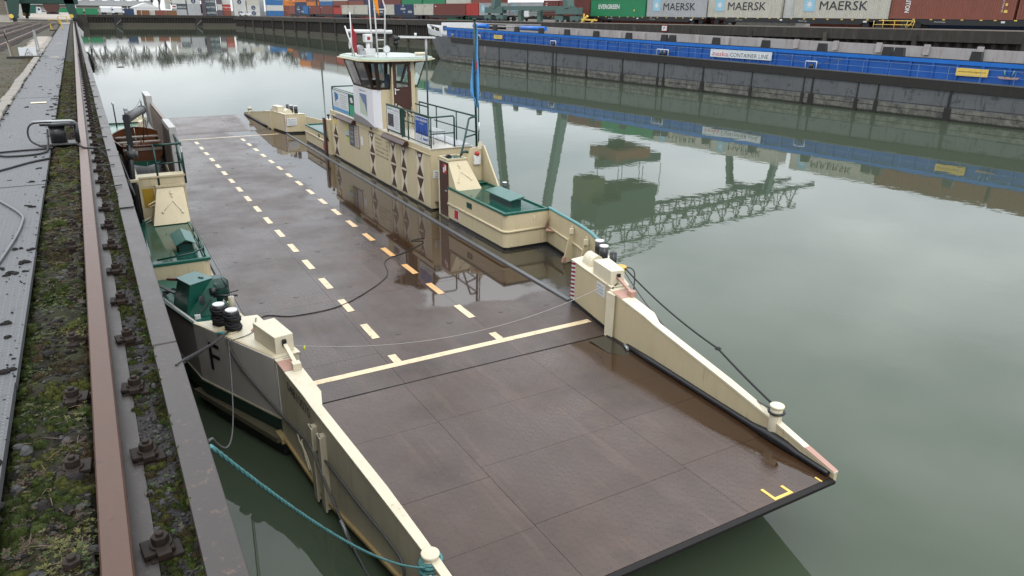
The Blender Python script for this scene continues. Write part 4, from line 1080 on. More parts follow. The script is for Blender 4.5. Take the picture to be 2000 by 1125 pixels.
for k, (a, c) in enumerate(DOORS):
    b = MB(); b.box(HX-.014, HX-.001, a, c, .97, 2.82); d = b.build("door", CREAMTOP if False else paint("door_cream_%d" % k, (.70, .64, .50), .38, .06, (.3, .2, .12), .3), house)
    m = (a+c)/2; w = (c-a)/2-.05
    for z0, z1 in ((2.80, 2.36), (2.34, 1.93), (1.84, 1.42), (1.40, .99)):
        up_ = (z0 in (2.80, 1.84))
        b = MB(); tri = [(HX-.021, m-w, z0), (HX-.021, m+w, z0), (HX-.021, m, z1)] if up_ else [(HX-.021, m, z0), (HX-.021, m-w, z1), (HX-.021, m+w, z1)]
        b.extr(tri, (.007, 0, 0)); b.build("brown_triangle", BROWN, d)
    b = MB(); b.box(HX-.024, HX-.0215, m-.11, m+.11, 2.62, 2.72); b.build("door_plate", SIGNW, d)
    text(("WC", "D", "H", "Lager", "WC")[k], .06, (HX-.024, m+.07, 2.64), (0, -1, 0), (0, 0, 1), INKRED, d, width=.14)
    b = MB(); b.bar((HX-.035, a+.06, 1.88), (HX-.035, a+.2, 1.88), .03, .02); b.build("door_handle", GALV, d)
for a, c in ((31.5, 33.95), (25.35, 27.72)):
    b = MB(); b.extr([(HX-.08, a, 3.04), (HX-.08, a, 2.86), (HX-.28, a, 2.86), (HX-.30, a, 2.92), (HX-.2, a, 3.05)], (0, c-a, 0)); b.build("awning", BROWN, house, bevel=.008)
# posters and notices
b = MB(); b.box(HX-.05, HX-.035, 31.22, 32.62, 1.80, 2.84); n_ = b.build("poster_board", PRINT, house, bevel=.004)
PBG = paint("poster_pale", (.42, .39, .36), .4, .15)
b = MB(); b.box(HX-.054, HX-.0505, 31.25, 31.86, 1.84, 2.80); b.build("poster_sheet", PBG, n_)
b = MB(); b.box(HX-.054, HX-.0505, 31.9, 32.59, 1.84, 2.80); b.build("poster_photo", PRINT2, n_)
b = MB()
for k in range(6): b.box(HX-.057, HX-.0545, 31.38+.05*(k % 3), 31.74, 2.62-k*.13, 2.64-k*.13)
b.build("poster_print", paint("poster_red", (.30, .12, .10), .5), n_)
b = MB()
for k in range(4): b.box(HX-.058, HX-.0545, 32.0+.0*k, 32.5-.08*(k % 2), 2.0+k*.2, 2.05+k*.2); b.box(HX-.058, HX-.0545, 32.05+.13*k, 32.09+.13*k, 1.88, 2.75)
b.build("poster_lines", GREYP, n_)
b = MB(); b.box(HX-.040, HX-.035, 30.72, 31.02, 2.05, 2.42); b.build("small_notice", SIGNW, house)
for yy, zz, mm in ((32.95, 2.55, paint("notice_yellow", (.62, .58, .16), .5)), (32.97, 2.25, paint("notice_blue", (.45, .58, .66), .5)), (32.92, 2.02, paint("notice_lime", (.50, .56, .20), .5))):
    b = MB(); b.box(HX-.040, HX-.035, yy-.2, yy+.2, zz-.13, zz+.16); b.build("small_notice", mm, house)
b = MB(); b.box(HX-.05, HX-.02, 34.62, 34.92, 2.44, 2.66); b.build("yellow_notice", YELLOW2, house)
# fare table lettering
for k, (s, p) in enumerate((("Personen", "1,50"), ("Fahrrad", "1,00"), ("Kinder bis 14 Jahre", "0,80"), ("PKW mit Fahrer", "3,50"), ("Lastwagen und Gespanne", "8,00"))):
    z = 2.60-k*.17
    text(s, .075, (HX-.034, 29.1, z), (0, -1, 0), (0, 0, 1), INK, house, width=.35+.045*len(s))
    text(p, .075, (HX-.034, 27.86, z), (0, -1, 0), (0, 0, 1), INK, house, width=.2)
b = MB(); b.box(HX-.06, HX-.046, 29.45, 29.62, 2.89, 3.06); b.build("lamp_box", BROWN, house)
# near end wall: warning notice
b = MB(); b.box(10.18, 10.62, 23.44, 23.458, 2.0, 2.28); b.build("notice", SIGNW, house)
for k, s in enumerate(("Betreten", "nur für", "Personal")): text(s, .05, (10.40, 23.44, 2.19-k*.075), (1, 0, 0), (0, 0, 1), INK, house, align='CENTER', width=.30)
# steps up at its near end
for k in range(4):
    b = MB(); b.box(10.22+.2*k, 10.95+.1*k, 22.86, 23.45, 1.10+.42*k, 1.15+.42*k); b.build("step", BROWN, house, bevel=.006)
b = MB(); b.box(10.95, 11.6, 22.86, 23.45, .84, 2.2); b.build("step_wall", CREAM, house)

# ---- stair locker with sloping face (starboard) and the wing plate behind it
def locker(mx):
    g = MB(mx=mx)
    x0, x1 = 10.15, 11.10; xt = 10.84
    g.hexa([(x0, 21.46, 1.95), (x1, 21.46, 1.95), (x1, 22.84, 1.95), (x0, 22.84, 1.95)], [(x0, 22.14, 2.86), (xt, 22.14, 2.86), (xt, 22.84, 2.86), (x0, 22.84, 2.86)])
    lk = g.build("stair_locker", CREAM, F, bevel=.01)
    g = MB(mx=mx); g.box(x0, x1, 22.06, 22.84, .84, 1.95); g.build("locker_base", CREAM, lk)
    g = MB(mx=mx)
    for a, c in (((x0-.03, 22.1), (xt+.02, 22.16)), ((x0-.03, 22.8), (xt+.02, 22.87))): g.box(a[0], c[0], a[1], c[1], 2.86, 2.92)
    g.box(x0-.03, x0+.03, 22.16, 22.8, 2.86, 2.92); g.box(xt-.04, xt+.02, 22.16, 22.8, 2.86, 2.92); g.build("top_rim", CREAM, lk)
    g = MB(mx=mx); g.box(x0+.03, xt-.04, 22.16, 22.8, 2.861, 2.885); g.build("wet_top", GREENWET, lk)
    # hinged straps on the sloping face
    g = MB(mx=mx); 
    def fp(x, z, o=.02): return (x, 21.46+(z-1.95)*.747-o, z)
    g.tube([fp(10.5, 2.78), fp(10.5, 2.60)], .015, 6); g.tube([fp(10.5, 2.52), fp(10.30, 2.22)], .010, 5); g.tube([fp(10.5, 2.52), fp(10.80, 2.26)], .010, 5)
    for x, z in ((10.30, 2.22), (10.80, 2.26), (10.5, 2.70)): g.ball(fp(x, z), .035, 8, 5)
    g.build("strap_bars", CREAMTOP, lk)
    return lk
lk = locker(None)
b = MB(); b.box(10.125, 10.149, 22.10, 22.78, .90, 2.80); d = b.build("door", BROWN, lk, bevel=.004)
b = MB(); b.box(10.115, 10.149, 22.79, 22.86, .86, 2.84); b.box(10.115, 10.149, 22.08, 22.86, 2.80, 2.845); b.build("door_frame", CREAMTOP, lk)
b = MB(); b.box(10.119, 10.124, 22.2, 22.48, 2.4, 2.72); b.build("fire_sign", RED, d)
b = MB(); b.box(10.116, 10.119, 22.22, 22.33, 2.5, 2.69); b.box(10.116, 10.119, 22.36, 22.46, 2.43, 2.6); b.build("fire_symbol", SIGNW, d)
b = MB(); b.bar((10.10, 22.14, 1.82), (10.10, 22.28, 1.82), .03, .03); b.build("door_handle", GALV, d)
b = MB(); b.cyl((10.38, 22.5, 2.9), .09, .12, 12, axis='y'); b.cyl((10.38, 22.5, 2.78), .02, .1, 6); b.build("searchlight", BLACKST, lk)
b = MB(); b.tube([(10.85, 22.55, 2.9), (10.85, 22.5, 3.03), (11.0, 22.5, 3.05), (11.15, 22.55, 3.0)], .05, 8); b.build("vent_pipe", GREENDK, lk)
lp = locker(12.05)
b = MB(); b.tube([(1.65+.07*math.cos(k*.6283), 22.35, 2.98+.09*math.sin(k*.6283)) for k in range(10)], .015, 5, closed=True); b.build("ring", BLACKST, lp)
b = MB()
for zz in (2.55, 2.12): x_ = .93+(zz-1.95)*.36; b.tube([(x_, 21.95, zz), (x_-.22, 21.80, zz-.07), (x_-.22, 21.80, zz-.15), (x_, 21.95, zz-.10)], .012, 5)
b.build_each("hand_grip", CREAMTOP, lp)
WY = 22.42
b = MB(); b.extr([(11.0, WY, 1.94), (11.58, WY, 1.94), (11.58, WY, 3.22), (11.16, WY, 3.15), (11.02, WY, 2.85)], (0, .05, 0)); wg = b.build("wing_plate", CREAM, F)
b = MB(); b.extr([(11.60, 22.47, 1.9), (11.60, 22.47, 3.24), (11.60, 22.30, 3.24), (11.60, 21.2, 1.98), (11.60, 18.1, 1.96), (11.60, 18.1, 1.9)], (.05, 0, 0)); b.build("side_plate", CREAM, wg)
b = MB(); b.extr([(11.42, 22.40, 3.1), (11.5, 22.40, 3.38), (11.58, 22.40, 3.36), (11.60, 22.40, 3.1)], (0, .07, 0)); b.build("lug", CREAMTOP, wg)
b = MB(); b.box(11.24, 11.50, 22.32, 22.415, 2.60, 2.92); o = b.build("alarm_box", WHITE, wg, bevel=.012); b = MB(); b.cyl((11.37, 22.36, 2.92), .085, .12, 12, .06); b.build("red_beacon", RED, o)
b = MB(); b.box(11.0, 11.6, 22.0, 22.40, 1.93, 2.02); b.build("lid_ramp", GREEN, wg)
# far stair locker: brown leaf post and pillar
b = MB(); b.box(9.95, 10.6, 35.55, 36.15, .84, 2.55); p = b.build("stair_pillar", CREAM, F, bevel=.01)
b = MB(); b.box(9.86, 9.945, 35.95, 36.25, .88, 2.6); b.build("door", BROWN, p); b = MB(); b.cyl((10.1, 36.0, 2.55), .03, .12, 8); b.ball((10.1, 36.0, 2.72), .075); b.build("lamp", BLACKST, p)
b = MB(); b.tube([(9.93, 35.7, 1.5), (9.88, 35.75, 1.7), (9.9, 35.85, 1.95)], .03, 6); b.build("hose", GREENDK, p)

# ---- railings and sign boards on the deckhouse roof
RX = 10.16
b = MB()
for yy in (23.52, 25.62, 26.25, 27.8): b.tube([(RX, yy, 3.05), (RX, yy, 4.13)], .028, 8)
b.tube([(RX, 23.5, 4.13), (RX, 27.85, 4.13)], .03, 8); b.tube([(RX, 24.9, 3.72), (RX, 26.3, 3.72)], .022, 6); b.tube([(RX, 23.5, 3.14), (RX, 27.85, 3.14)], .022, 6)
b.box(RX-.03, RX+.03, 26.02, 26.28, 3.1, 4.1)
b.build("railing", GREENDK, F)
b = MB()
for yy in (35.3, 35.15, 31.7): b.tube([(RX, yy, 3.05), (RX, yy, 4.13)], .026, 8)
b.tube([(RX, 35.3, 4.13), (RX, 31.6, 4.13)], .02, 8); b.tube([(RX, 35.3, 4.15), (11.6, 35.35, 4.15), (11.6, 33.5, 4.15)], .03, 8); b.tube([(11.2, 32.6, 4.15), (11.2, 32.3, 4.0), (11.15, 32.2, 3.3)], .03, 8); b.tube([(11.65, 32, 3.05), (11.65, 32, 5.6)], .03, 8)
b.build("railing", GREENDK, F)
b = MB()
pts = [(RX, 23.52), (11.02, 23.52)]
b.tube([(RX, 23.52, 4.12), (11.02, 23.52, 4.14), (11.06, 23.52, 4.08), (11.06, 23.52, 3.05)], .03, 8); b.tube([(RX, 23.52, 3.55), (11.06, 23.52, 3.55)], .024, 6)
b.build("railing", GREENDK, F)
b = MB()
for yy in (28.1, 26.4, 24.6): b.tube([(11.66, yy, 3.05), (11.66, yy, 4.12)], .026, 8)
b.tube([(11.66, 28.1, 4.12), (11.66, 22.95, 4.15)], .032, 8); b.tube([(11.66, 26.6, 3.58), (11.66, 22.95, 3.60)], .024, 6)
b.tube([(11.5, 28.1, 4.05), (11.5, 26.8, 4.05)], .03, 8)
b.build("railing", GREENDK, F)
b = MB(); b.tube(resample([(10.80, 22.5, 2.9), (10.95, 22.55, 3.3), (11.22, 22.75, 3.95), (11.34, 22.85, 4.12), (11.64, 22.93, 4.15)], 5), .035, 8); b.tube([(11.02, 22.6, 3.52), (11.66, 22.95, 3.55)], .03, 8); b.build("hand_rail", GREENDK, F)
# steel bench frame on the roof
b = MB()
for xx in (10.55, 11.0):
    for yy in (24.2, 25.5): b.tube([(xx, yy, 3.06), (xx, yy, 3.5)], .02, 6)
b.tube([(10.55, 24.2, 3.5), (11.0, 24.2, 3.5), (11.0, 25.5, 3.5), (10.55, 25.5, 3.5)], .02, 6, closed=True); b.box(10.53, 11.02, 24.18, 25.52, 3.505, 3.53)
b.build("bench", GALV, F)

def board(name, y0, y1, z0, z1, x=RX-.045, mat=SIGNW, fr=True):
    b = MB(); b.box(x, x+.02, y0, y1, z0, z1); s = b.build(name, mat, F)
    if fr:
        b = MB()
        for yy in (y0-.02, y1+.0): b.box(x-.008, x+.02, yy, yy+.02, z0-.02, z1+.02)
        for zz in (z0-.02, z1): b.box(x-.008, x+.02, y0+.001, y1-.001, zz, zz+.02)
        b.build("board_frame", GREENDK, s)
    return s
TY = (0, -1, 0); TZ = (0, 0, 1)
xs_ = RX-.045
s = board("sign_board", 23.60, 24.86, 3.17, 4.09)
s["label"] = "blue and white sign board with a cathedral skyline"
b = MB(); b.box(xs_-.004, xs_-.001, 23.66, 24.80, 3.44, 4.05); o = b.build("blue_field", SIGNBLUE, s)
text("Deine Anlaufstelle", .105, (xs_-.004, 24.74, 3.91), TY, TZ, WHITE, s, bold=.02, width=1.02)
text("in Köln", .07, (xs_-.004, 24.23, 3.80), TY, TZ, WHITE, s, align='CENTER', width=.34)
b = MB()
for yy, h, w in ((24.5, .22, .05), (24.42, .24, .05), (24.05, .25, .05), (23.97, .24, .05), (24.25, .10, .24), (23.8, .08, .2), (24.65, .06, .2)):
    b.extr([(xs_-.0055, yy-w/2, 3.46), (xs_-.0055, yy+w/2, 3.46), (xs_-.0055, yy+w/2*.9, 3.46+h*.6), (xs_-.0055, yy, 3.46+h), (xs_-.0055, yy-w/2*.9, 3.46+h*.6)], (.001, 0, 0))
b.build("skyline", NAVY, s)
text("bunert", .13, (xs_, 24.13, 3.26), TY, TZ, SIGNBLUE, s, bold=.025, width=.45)
b = MB(); b.bar((xs_-.003, 24.26, 3.24), (xs_-.003, 24.32, 3.33), .02, .004); b.bar((xs_-.003, 24.32, 3.25), (xs_-.003, 24.25, 3.40), .02, .004); b.ball((xs_-.004, 24.25, 3.43), .02); b.build("runner_emblem", SIGNBLUE, s)
b = MB()
for k in range(4): b.box(xs_-.003, xs_-.001, 24.4, 24.76-.06*(k % 2), 3.22+k*.05, 3.235+k*.05)
b.box(xs_-.003, xs_-.001, 23.68, 24.3, 3.19, 3.20); b.build("small_print", GREYP, s)
s = board("sign_board", 26.32, 27.72, 3.20, 4.10)
s["label"] = "white sign board with a dark photograph and grey headline"
b = MB(); b.box(xs_-.004, xs_-.001, 27.0, 27.62, 3.34, 3.82); b.build("photo_print", PRINT2, s)
text("Rheincafé", .09, (xs_, 27.64, 3.97), TY, TZ, GREENPR, s, width=.55); text("Gaststätte", .09, (xs_, 27.05, 3.95), TY, TZ, GREYP, s, width=.6)
b = MB()
for k in range(8): b.box(xs_-.003, xs_-.001, 26.42+.05*(k % 3), 26.92-.04*(k % 2), 3.30+k*.066, 3.32+k*.066)
b.box(xs_-.003, xs_-.001, 26.45, 27.6, 3.87, 3.885); b.build("small_print", GREYP, s)
s = board("sign_board", 32.62, 35.08, 3.12, 4.06)
s["label"] = "wide white sign board with a blue map and blue foot stripe"
b = MB(); b.box(xs_-.004, xs_-.001, 32.65, 35.05, 3.14, 3.28); b.build("blue_stripe", paint("sky_blue_print", (.12, .34, .60), .4), s)
b = MB(); b.extr([(xs_-.004, 34.75, 3.98), (xs_-.004, 34.2, 3.9), (xs_-.004, 34.15, 3.72), (xs_-.004, 34.5, 3.6), (xs_-.004, 34.65, 3.5), (xs_-.004, 34.72, 3.7)], (.002, 0, 0)); b.build("map_print", paint("map_blue", (.05, .2, .40), .4), s)
b = MB()
for k in range(7): b.box(xs_-.003, xs_-.001, 32.8+.1*(k % 3), 33.9-.12*(k % 2), 3.36+k*.09, 3.385+k*.09)
for k in range(3): b.box(xs_-.003, xs_-.001, 34.1, 34.95-.1*k, 3.34+k*.07, 3.36+k*.07)
b.build("small_print", GREYP, s)
s = board("sign_board", 31.78, 32.56, 3.12, 4.06, mat=GREENPR)
s["label"] = "narrow green sign board with a dark upper half"
b = MB(); b.box(xs_-.004, xs_-.001, 31.80, 32.54, 3.62, 4.04); b.build("dark_half", GREENPD, s)
b = MB(); b.extr([(xs_-.006, 32.4, 3.9), (xs_-.006, 32.1, 3.95), (xs_-.006, 31.95, 3.75), (xs_-.006, 32.25, 3.70)], (.002, 0, 0)); b.build("leaf_emblem", SIGNW, s)

# ---- wheelhouse
wb = MB(); wx0, wx1, wy0, wy1 = 9.96, 11.80, 28.58, 31.5
cham = .28
def octo(x0, x1, y0, y1, c): return [(x0+c, y0), (x1-c, y0), (x1, y0+c), (x1, y1-c), (x1-c, y1), (x0+c, y1), (x0, y1-c), (x0, y0+c)]
OB = [(wx0+.26, wy0), (11.48, wy0), (12.05, wy0+.6), (12.05, wy1-.5), (11.5, wy1), (wx0+.26, wy1), (wx0, wy1-.26), (wx0, wy0+.26)]
OT = [(10.04, 28.32), (11.62, 28.32), (12.5, 29.2), (12.5, 31.1), (11.7, 31.85), (10.04, 31.85), (9.62, 31.43), (9.62, 28.74)]
wb.hexa([(x, y, 3.06) for x, y in OB], [(x, y, 4.60) for x, y in OB])
WH = wb.build("wheelhouse", CREAM, F)
def facet(i, split=1, glass=GLASS, fr=.07, lo=4.60, hi=5.70):
    j = (i+1) % 8
    b0, b1 = V((*OB[i], lo)), V((*OB[j], lo)); t0, t1 = V((*OT[i], hi)), V((*OT[j], hi))
    ctr = V((10.88, 30.08, 5.1)); nrm = (b1-b0).cross(t0-b0).normalized()
    if nrm.dot(b0-ctr) < 0: nrm = -nrm
    def pt(u, v): return (b0.lerp(b1, u)).lerp(t0.lerp(t1, u), v)
    wl = (b1-b0).length
    for k in range(split):
        u0, u1 = k/split, (k+1)/split; du = fr/wl; dv = .075
        o = [pt(u0, 0), pt(u1, 0), pt(u1, 1), pt(u0, 1)]; n_ = [pt(u0+du, dv), pt(u1-du, dv), pt(u1-du, 1-dv), pt(u0+du, 1-dv)]
        b = MB()
        for q in range(4):
            w_ = (q+1) % 4; f4 = [o[q], o[w_], n_[w_], n_[q]]; b.hexa([p-nrm*.03 for p in f4], [p+nrm*.012 for p in f4])
        b.build("window_frame", FRAMEM, WH)
        b = MB(); b.face(n_); b.build("window_pane", glass, WH)
for i in range(8):
    if i == 0: continue
    facet(i, {6: 2, 2: 2, 4: 2}.get(i, 1), GLASSDK if i == 6 else GLASS)
# near facet: window, door, cream strip
b0, b1 = V((*OB[0], 4.6)), V((*OB[1], 4.6)); t0, t1 = V((*OT[0], 5.7)), V((*OT[1], 5.7))
def np_(x, z): 
    y = OB[0][1]+(OT[0][1]-OB[0][1])*max(0, (z-4.6)/1.1); return V((x, y, z))
b = MB(); 
o = [np_(10.06, 4.6), np_(10.66, 4.6), np_(10.66, 5.7), np_(9.9, 5.7)]; n2 = [np_(10.15, 4.69), np_(10.59, 4.69), np_(10.59, 5.62), np_(10.02, 5.62)]
for q in range(4):
    w_ = (q+1) % 4; f4 = [o[q], o[w_], n2[w_], n2[q]]; b.hexa([p+V((0, .03, 0)) for p in f4], [p-V((0, .012, 0)) for p in f4])
b.build("window_frame", FRAMEM, WH); b = MB(); b.face(n2); b.build("window_pane", GLASS, WH)
b = MB(); b.box(10.68, 11.44, 28.34, 28.40, 3.52, 4.70); b.box(10.68, 11.44, 28.34, 28.40, 5.58, 5.68); b.box(10.68, 10.80, 28.34, 28.40, 4.701, 5.579); b.box(11.32, 11.44, 28.34, 28.40, 4.701, 5.579); dr = b.build("door", BROWN, WH)
b = MB(); b.box(10.62, 10.679, 28.36, 28.6, 3.4, 5.69); b.box(11.441, 11.60, 28.36, 28.6, 3.06, 5.69); b.box(10.62, 11.6, 28.36, 28.6, 3.06, 3.51); b.build("door_surround", CREAM, WH)
b = MB(); b.face([(10.80, 28.37, 4.70), (11.32, 28.37, 4.70), (11.32, 28.37, 5.58), (10.80, 28.37, 5.58)]); b.build("door_window", GLASS, dr)
b = MB()
for q in ((10.78, 10.80, 4.70, 5.58), (11.32, 11.34, 4.70, 5.58), (10.78, 11.34, 4.68, 4.70), (10.78, 11.34, 5.58, 5.60)): b.box(q[0], q[1], 28.322, 28.339, q[2], q[3])
b.box(10.76, 11.36, 28.33, 28.338, 4.38, 4.40); b.build("door_trim", BROWN, dr)
b = MB(); b.bar((10.74, 28.30, 4.60), (10.90, 28.30, 4.60), .03, .03); b.box(10.72, 10.76, 28.32, 28.338, 4.42, 4.66); b.box(10.72, 10.76, 28.31, 28.338, 3.98, 4.06); b.build_each("door_handle", WHITE, dr)
b = MB(); b.box(11.40, 11.43, 28.325, 28.338, 5.3, 5.55); b.box(11.40, 11.43, 28.325, 28.338, 3.7, 3.9); b.build_each("hinge", GALV, dr)
# white banner wrapped round the port face
b = MB(); X0 = wx0-.012
b.face([(X0, 31.30, 3.42), (X0, 28.86, 3.12), (X0, 28.86, 4.58), (X0, 31.30, 4.58)]); b.face([(X0, 28.85, 3.12), (wx0+.26, wy0-.014, 3.06), (wx0+.26, wy0-.014, 4.58), (X0, 28.85, 4.58)])
bn = b.build("banner", paint("banner_white", (.76, .77, .80), .5, .03), WH)
PBLUE = paint("print_slate_blue", (.16, .21, .36), .5); PGRN = paint("print_sage", (.50, .58, .45), .5)
b = MB(); X1 = X0-.004; b.face([(X1, 30.5, 3.5), (X1, 29.6, 3.42), (X1, 29.6, 4.32), (X1, 30.5, 4.32)]); b.build("map_print", PGRN, bn)
b = MB(); b.face([(X1-.003, 30.5, 4.32), (X1-.003, 29.6, 4.32), (X1-.003, 29.6, 3.5), (X1-.003, 29.85, 3.9), (X1-.003, 30.1, 4.0)]); b.build("map_print", PBLUE, bn)
text("Fährlinie", .07, (X1, 30.45, 4.42), TY, TZ, PBLUE, bn, width=.75)
# curved grey fairing under the banner
b = MB(); cpts = [(X0-.03, 31.4, 3.40), (X0-.03, 30.4, 3.36), (X0-.03, 29.6, 3.28), (X0-.03, 29.0, 3.17), (X0-.03, 28.5, 3.02), (X0-.03, 28.4, 2.98)]
b.extr([(X0-.03, 31.4, 3.062)]+[(p[0], p[1], max(3.063, p[2])) for p in cpts], (.025, 0, 0)); b.build("fairing", paint("brushed_grey", (.30, .30, .31), .35, .15, metal=.3), WH)
# roof
def roofp(e): return [(9.98-e*.4, 28.12-e), (11.95+e*.4, 28.12-e), (12.72+e, 29.0), (12.72+e, 31.3), (11.9, 32.1+e), (10.0, 32.1+e), (9.48-e, 31.5), (9.46-e, 28.72)]
RT = roofp(0)
b = MB(); b.hexa([(x, y, 5.70) for x, y in roofp(.09)], [(x, y, 5.745) for x, y in roofp(.09)]); rf = b.build("roof", CREAM, WH, bevel=.01)
b = MB(); b.hexa([(x, y, 5.746) for x, y in RT], [(x, y, 5.83) for x, y in roofp(-.07)]); b.build("roof_rim", paint("pale_green_rim", (.36, .46, .38), .3, .12, (.55, .58, .54), .4, 2, streak=False), WH, bevel=.03)
b = MB(); b.prism(roofp(-.16), 5.831, 5.85); b.build("roof_top", paint("wet_pale_roof", (.45, .50, .46), .12, .1), WH)
b = MB(); b.cyl((11.75, 28.6, 5.95), .07, .45, 10, axis='x'); b.build("roof_roll", CREAMTOP, WH)
# interior console and chair
b = MB(); b.box(10.15, 11.0, 30.6, 31.3, 4.5, 4.82); b.build("console", BLACKST, WH); b = MB(); b.box(10.8, 11.2, 29.6, 29.72, 4.4, 5.1); b.box(10.8, 11.2, 29.7, 30.1, 4.35, 4.45); b.build("helm_chair", paint("chair_blue", (.02, .04, .09), .5), WH)
# ---- roof gear
b = MB(); b.tube([(9.36, 29.8, 6.79), (11.25, 29.8, 6.76)], .075, 10); o = b.build("radar_scanner", WHITE, F)
b = MB(); b.box(10.05, 10.38, 29.65, 29.98, 6.36, 6.68); b.build("radar_motor", WHITE, o, bevel=.04); b = MB(); b.box(10.14, 10.26, 29.64, 29.649, 6.46, 6.58); b.build("radar_badge", REDDK, o)
b = MB(); b.tube([(10.22, 29.8, 5.88), (10.22, 29.8, 6.4)], .09, 10); b.box(10.0, 10.45, 29.6, 30.0, 5.88, 6.12); b.build("radar_mast", WHITE, o)
b = MB(); b.cyl((10.72, 29.05, 6.12), .16, .12, 16, .12, axis='y'); b.tube([(10.72, 29.1, 5.88), (10.72, 29.1, 6.02)], .025, 6); o = b.build("searchlight", GREYP, F); b = MB(); b.cyl((10.72, 29.035, 6.12), .135, .012, 16, axis='y'); b.build("light_lens", SIGNW, o)
b = MB(); b.cyl((9.88, 29.7, 6.15), .11, .3, 12, axis='y'); b.tube([(9.9, 29.8, 5.88), (9.9, 29.8, 6.1)], .05, 8); b.box(9.75, 10.0, 29.5, 29.8, 5.9, 6.05); b.build("floodlight", GREYP, F)
# ladder mast
b = MB(); b.tube([(10.34, 29.7, 5.88), (10.32, 29.7, 8.6)], .03, 8); b.tube([(10.50, 29.5, 5.88), (10.44, 29.5, 8.6)], .032, 8); b.tube([(10.80, 29.5, 6.0), (10.90, 29.5, 7.7), (10.7, 29.5, 8.3), (10.45, 29.5, 8.6)], .032, 8)
for z in (6.13, 6.46, 6.85, 7.25, 7.62, 8.0): b.tube([(10.48, 29.5, z), (10.82+.05*(z-6), 29.5, z)], .022, 6)
b.build("ladder_mast", WHITE, F)
b = MB(); b.tube([(9.45, 29.2, 5.85), (9.14, 29.3, 7.0)], .025, 6); b.tube([(9.44, 29.5, 5.87), (9.44, 29.5, 7.5)], .022, 6); b.build("antenna", WHITE, F)
def flag(name, pts, mat, lab):
    """hanging cloth: list of (top, bottom) edge points, gathered in folds"""
    b = MB(); n = 14; m = 10; ids = {}
    for i in range(n+1):
        for j in range(m+1):
            u, v = i/n, j/m; A = V(pts[0]).lerp(V(pts[1]), v); B = V(pts[2]).lerp(V(pts[3]), v); p = A.lerp(B, u)
            p += V((.035*math.sin(u*9+v*3), .05*math.sin(u*7+v*2.2), 0))*u; ids[i, j] = b.P(p)
    for i in range(n):
        for j in range(m): b.idx([ids[i, j], ids[i+1, j], ids[i+1, j+1], ids[i, j+1]], True)
    o = b.build(name, mat, F, recalc=False); o["label"] = lab; md = o.modifiers.new("s", 'SOLIDIFY'); md.thickness = .006
    return o
flag("flag", [(9.45, 29.5, 7.2), (9.45, 29.5, 6.05), (9.66, 29.55, 6.6), (9.74, 29.6, 5.9)], REDDK, "furled red part of the flag on the wheelhouse roof")
flag("flag", [(9.43, 29.48, 6.6), (9.43, 29.48, 6.3), (9.32, 29.45, 6.45), (9.36, 29.45, 6.1)], WHITE, "white corner of the furled flag")
flag("flag", [(10.20, 29.3, 8.5), (10.50, 29.3, 7.45), (10.55, 29.32, 8.5), (10.62, 29.34, 7.35)], ORANGE, "golden flag cloth hanging by the ladder mast")
flag("flag", [(10.5, 29.33, 8.6), (10.58, 29.33, 8.5), (10.62, 29.35, 8.3), (10.72, 29.36, 7.7)], RED, "red flag cloth hanging by the ladder mast")
# lamp post with cross bar and horn
b = MB(); b.tube([(11.78, 27.5, 3.06), (11.78, 27.5, 5.75)], .035, 8); lpz = b.build("signal_post", GREENDK, F)
b = MB(); b.tube([(11.78, 27.5, 5.75), (11.78, 27.5, 6.6)], .05, 8); b.build("post_top", GREYP, lpz)
b = MB(); b.hexa([(10.68, 27.42, 6.6), (12.15, 27.42, 6.58), (12.15, 27.6, 6.58), (10.68, 27.6, 6.6)], [(10.68, 27.42, 6.68), (12.15, 27.42, 6.64), (12.15, 27.6, 6.64), (10.68, 27.6, 6.68)]); b.cyl((11.35, 27.5, 6.68), .05, .1, 8); b.build("cross_bar", WHITE, lpz)
b = MB(); b.cyl((10.42, 27.5, 6.58), .14, .26, 12, .06, axis='x'); b.ball((10.52, 27.5, 6.42), .12, 8, 6); b.cyl((10.55, 27.5, 6.15), .02, .25, 6, .09); b.build("horn", BLACK, lpz)
# flagpole with the blue flag
b = MB(); b.tube([(11.66, 22.95, 3.0), (11.62, 22.95, 4.9), (11.60, 22.95, 7.35)], .042, 8); b.tube([(11.74, 22.95, 3.2), (11.74, 22.95, 4.6)], .022, 6); b.cyl((11.60, 22.95, 7.3), .06, .06, 8); fp_ = b.build("flagpole", GREENDK, F)
b = MB(); b.tube([(11.745, 22.93, 3.6), (11.745, 22.93, 3.95)], .03, 6); b.build("pole_sleeve", WHITE, fp_)
bf = MB(); prof_ = [(7.22, .02, .05), (7.0, .0, .12), (6.6, -.04, .14), (6.2, -.08, .14), (5.8, -.12, .15), (5.4, -.17, .15), (5.05, -.19, .14), (4.85, -.16, .12), (4.75, -.05, .10), (4.45, .0, .09)]
ids = []
for z, x0, x1 in prof_:
    row = []
    for k in range(9):
        u = k/8; row.append(bf.P((11.60+x0+(x1-x0)*u+.012*math.sin(z*3), 22.95-.06*math.sin(u*math.pi*2.5+z*1.3), z)))
    ids.append(row)
for A, B in zip(ids, ids[1:]):
    for k in range(8): bf.idx([A[k], A[k+1], B[k+1], B[k]], True)
o = bf.build("flag", FLAGBLUE, F, recalc=False); o["label"] = "light blue flag hanging limp on the flagpole"
bf = MB(); bf.face([(11.60, 22.875, 5.98), (11.65, 22.875, 6.02), (11.65, 22.875, 5.75), (11.58, 22.875, 5.72)]); bf.build("flag_crest", REDDK, F)
bf = MB(); bf.face([(11.53, 22.87, 5.70), (11.64, 22.87, 5.68), (11.64, 22.87, 5.61), (11.52, 22.87, 5.62)]); bf.build("flag_crest", NAVY, F)
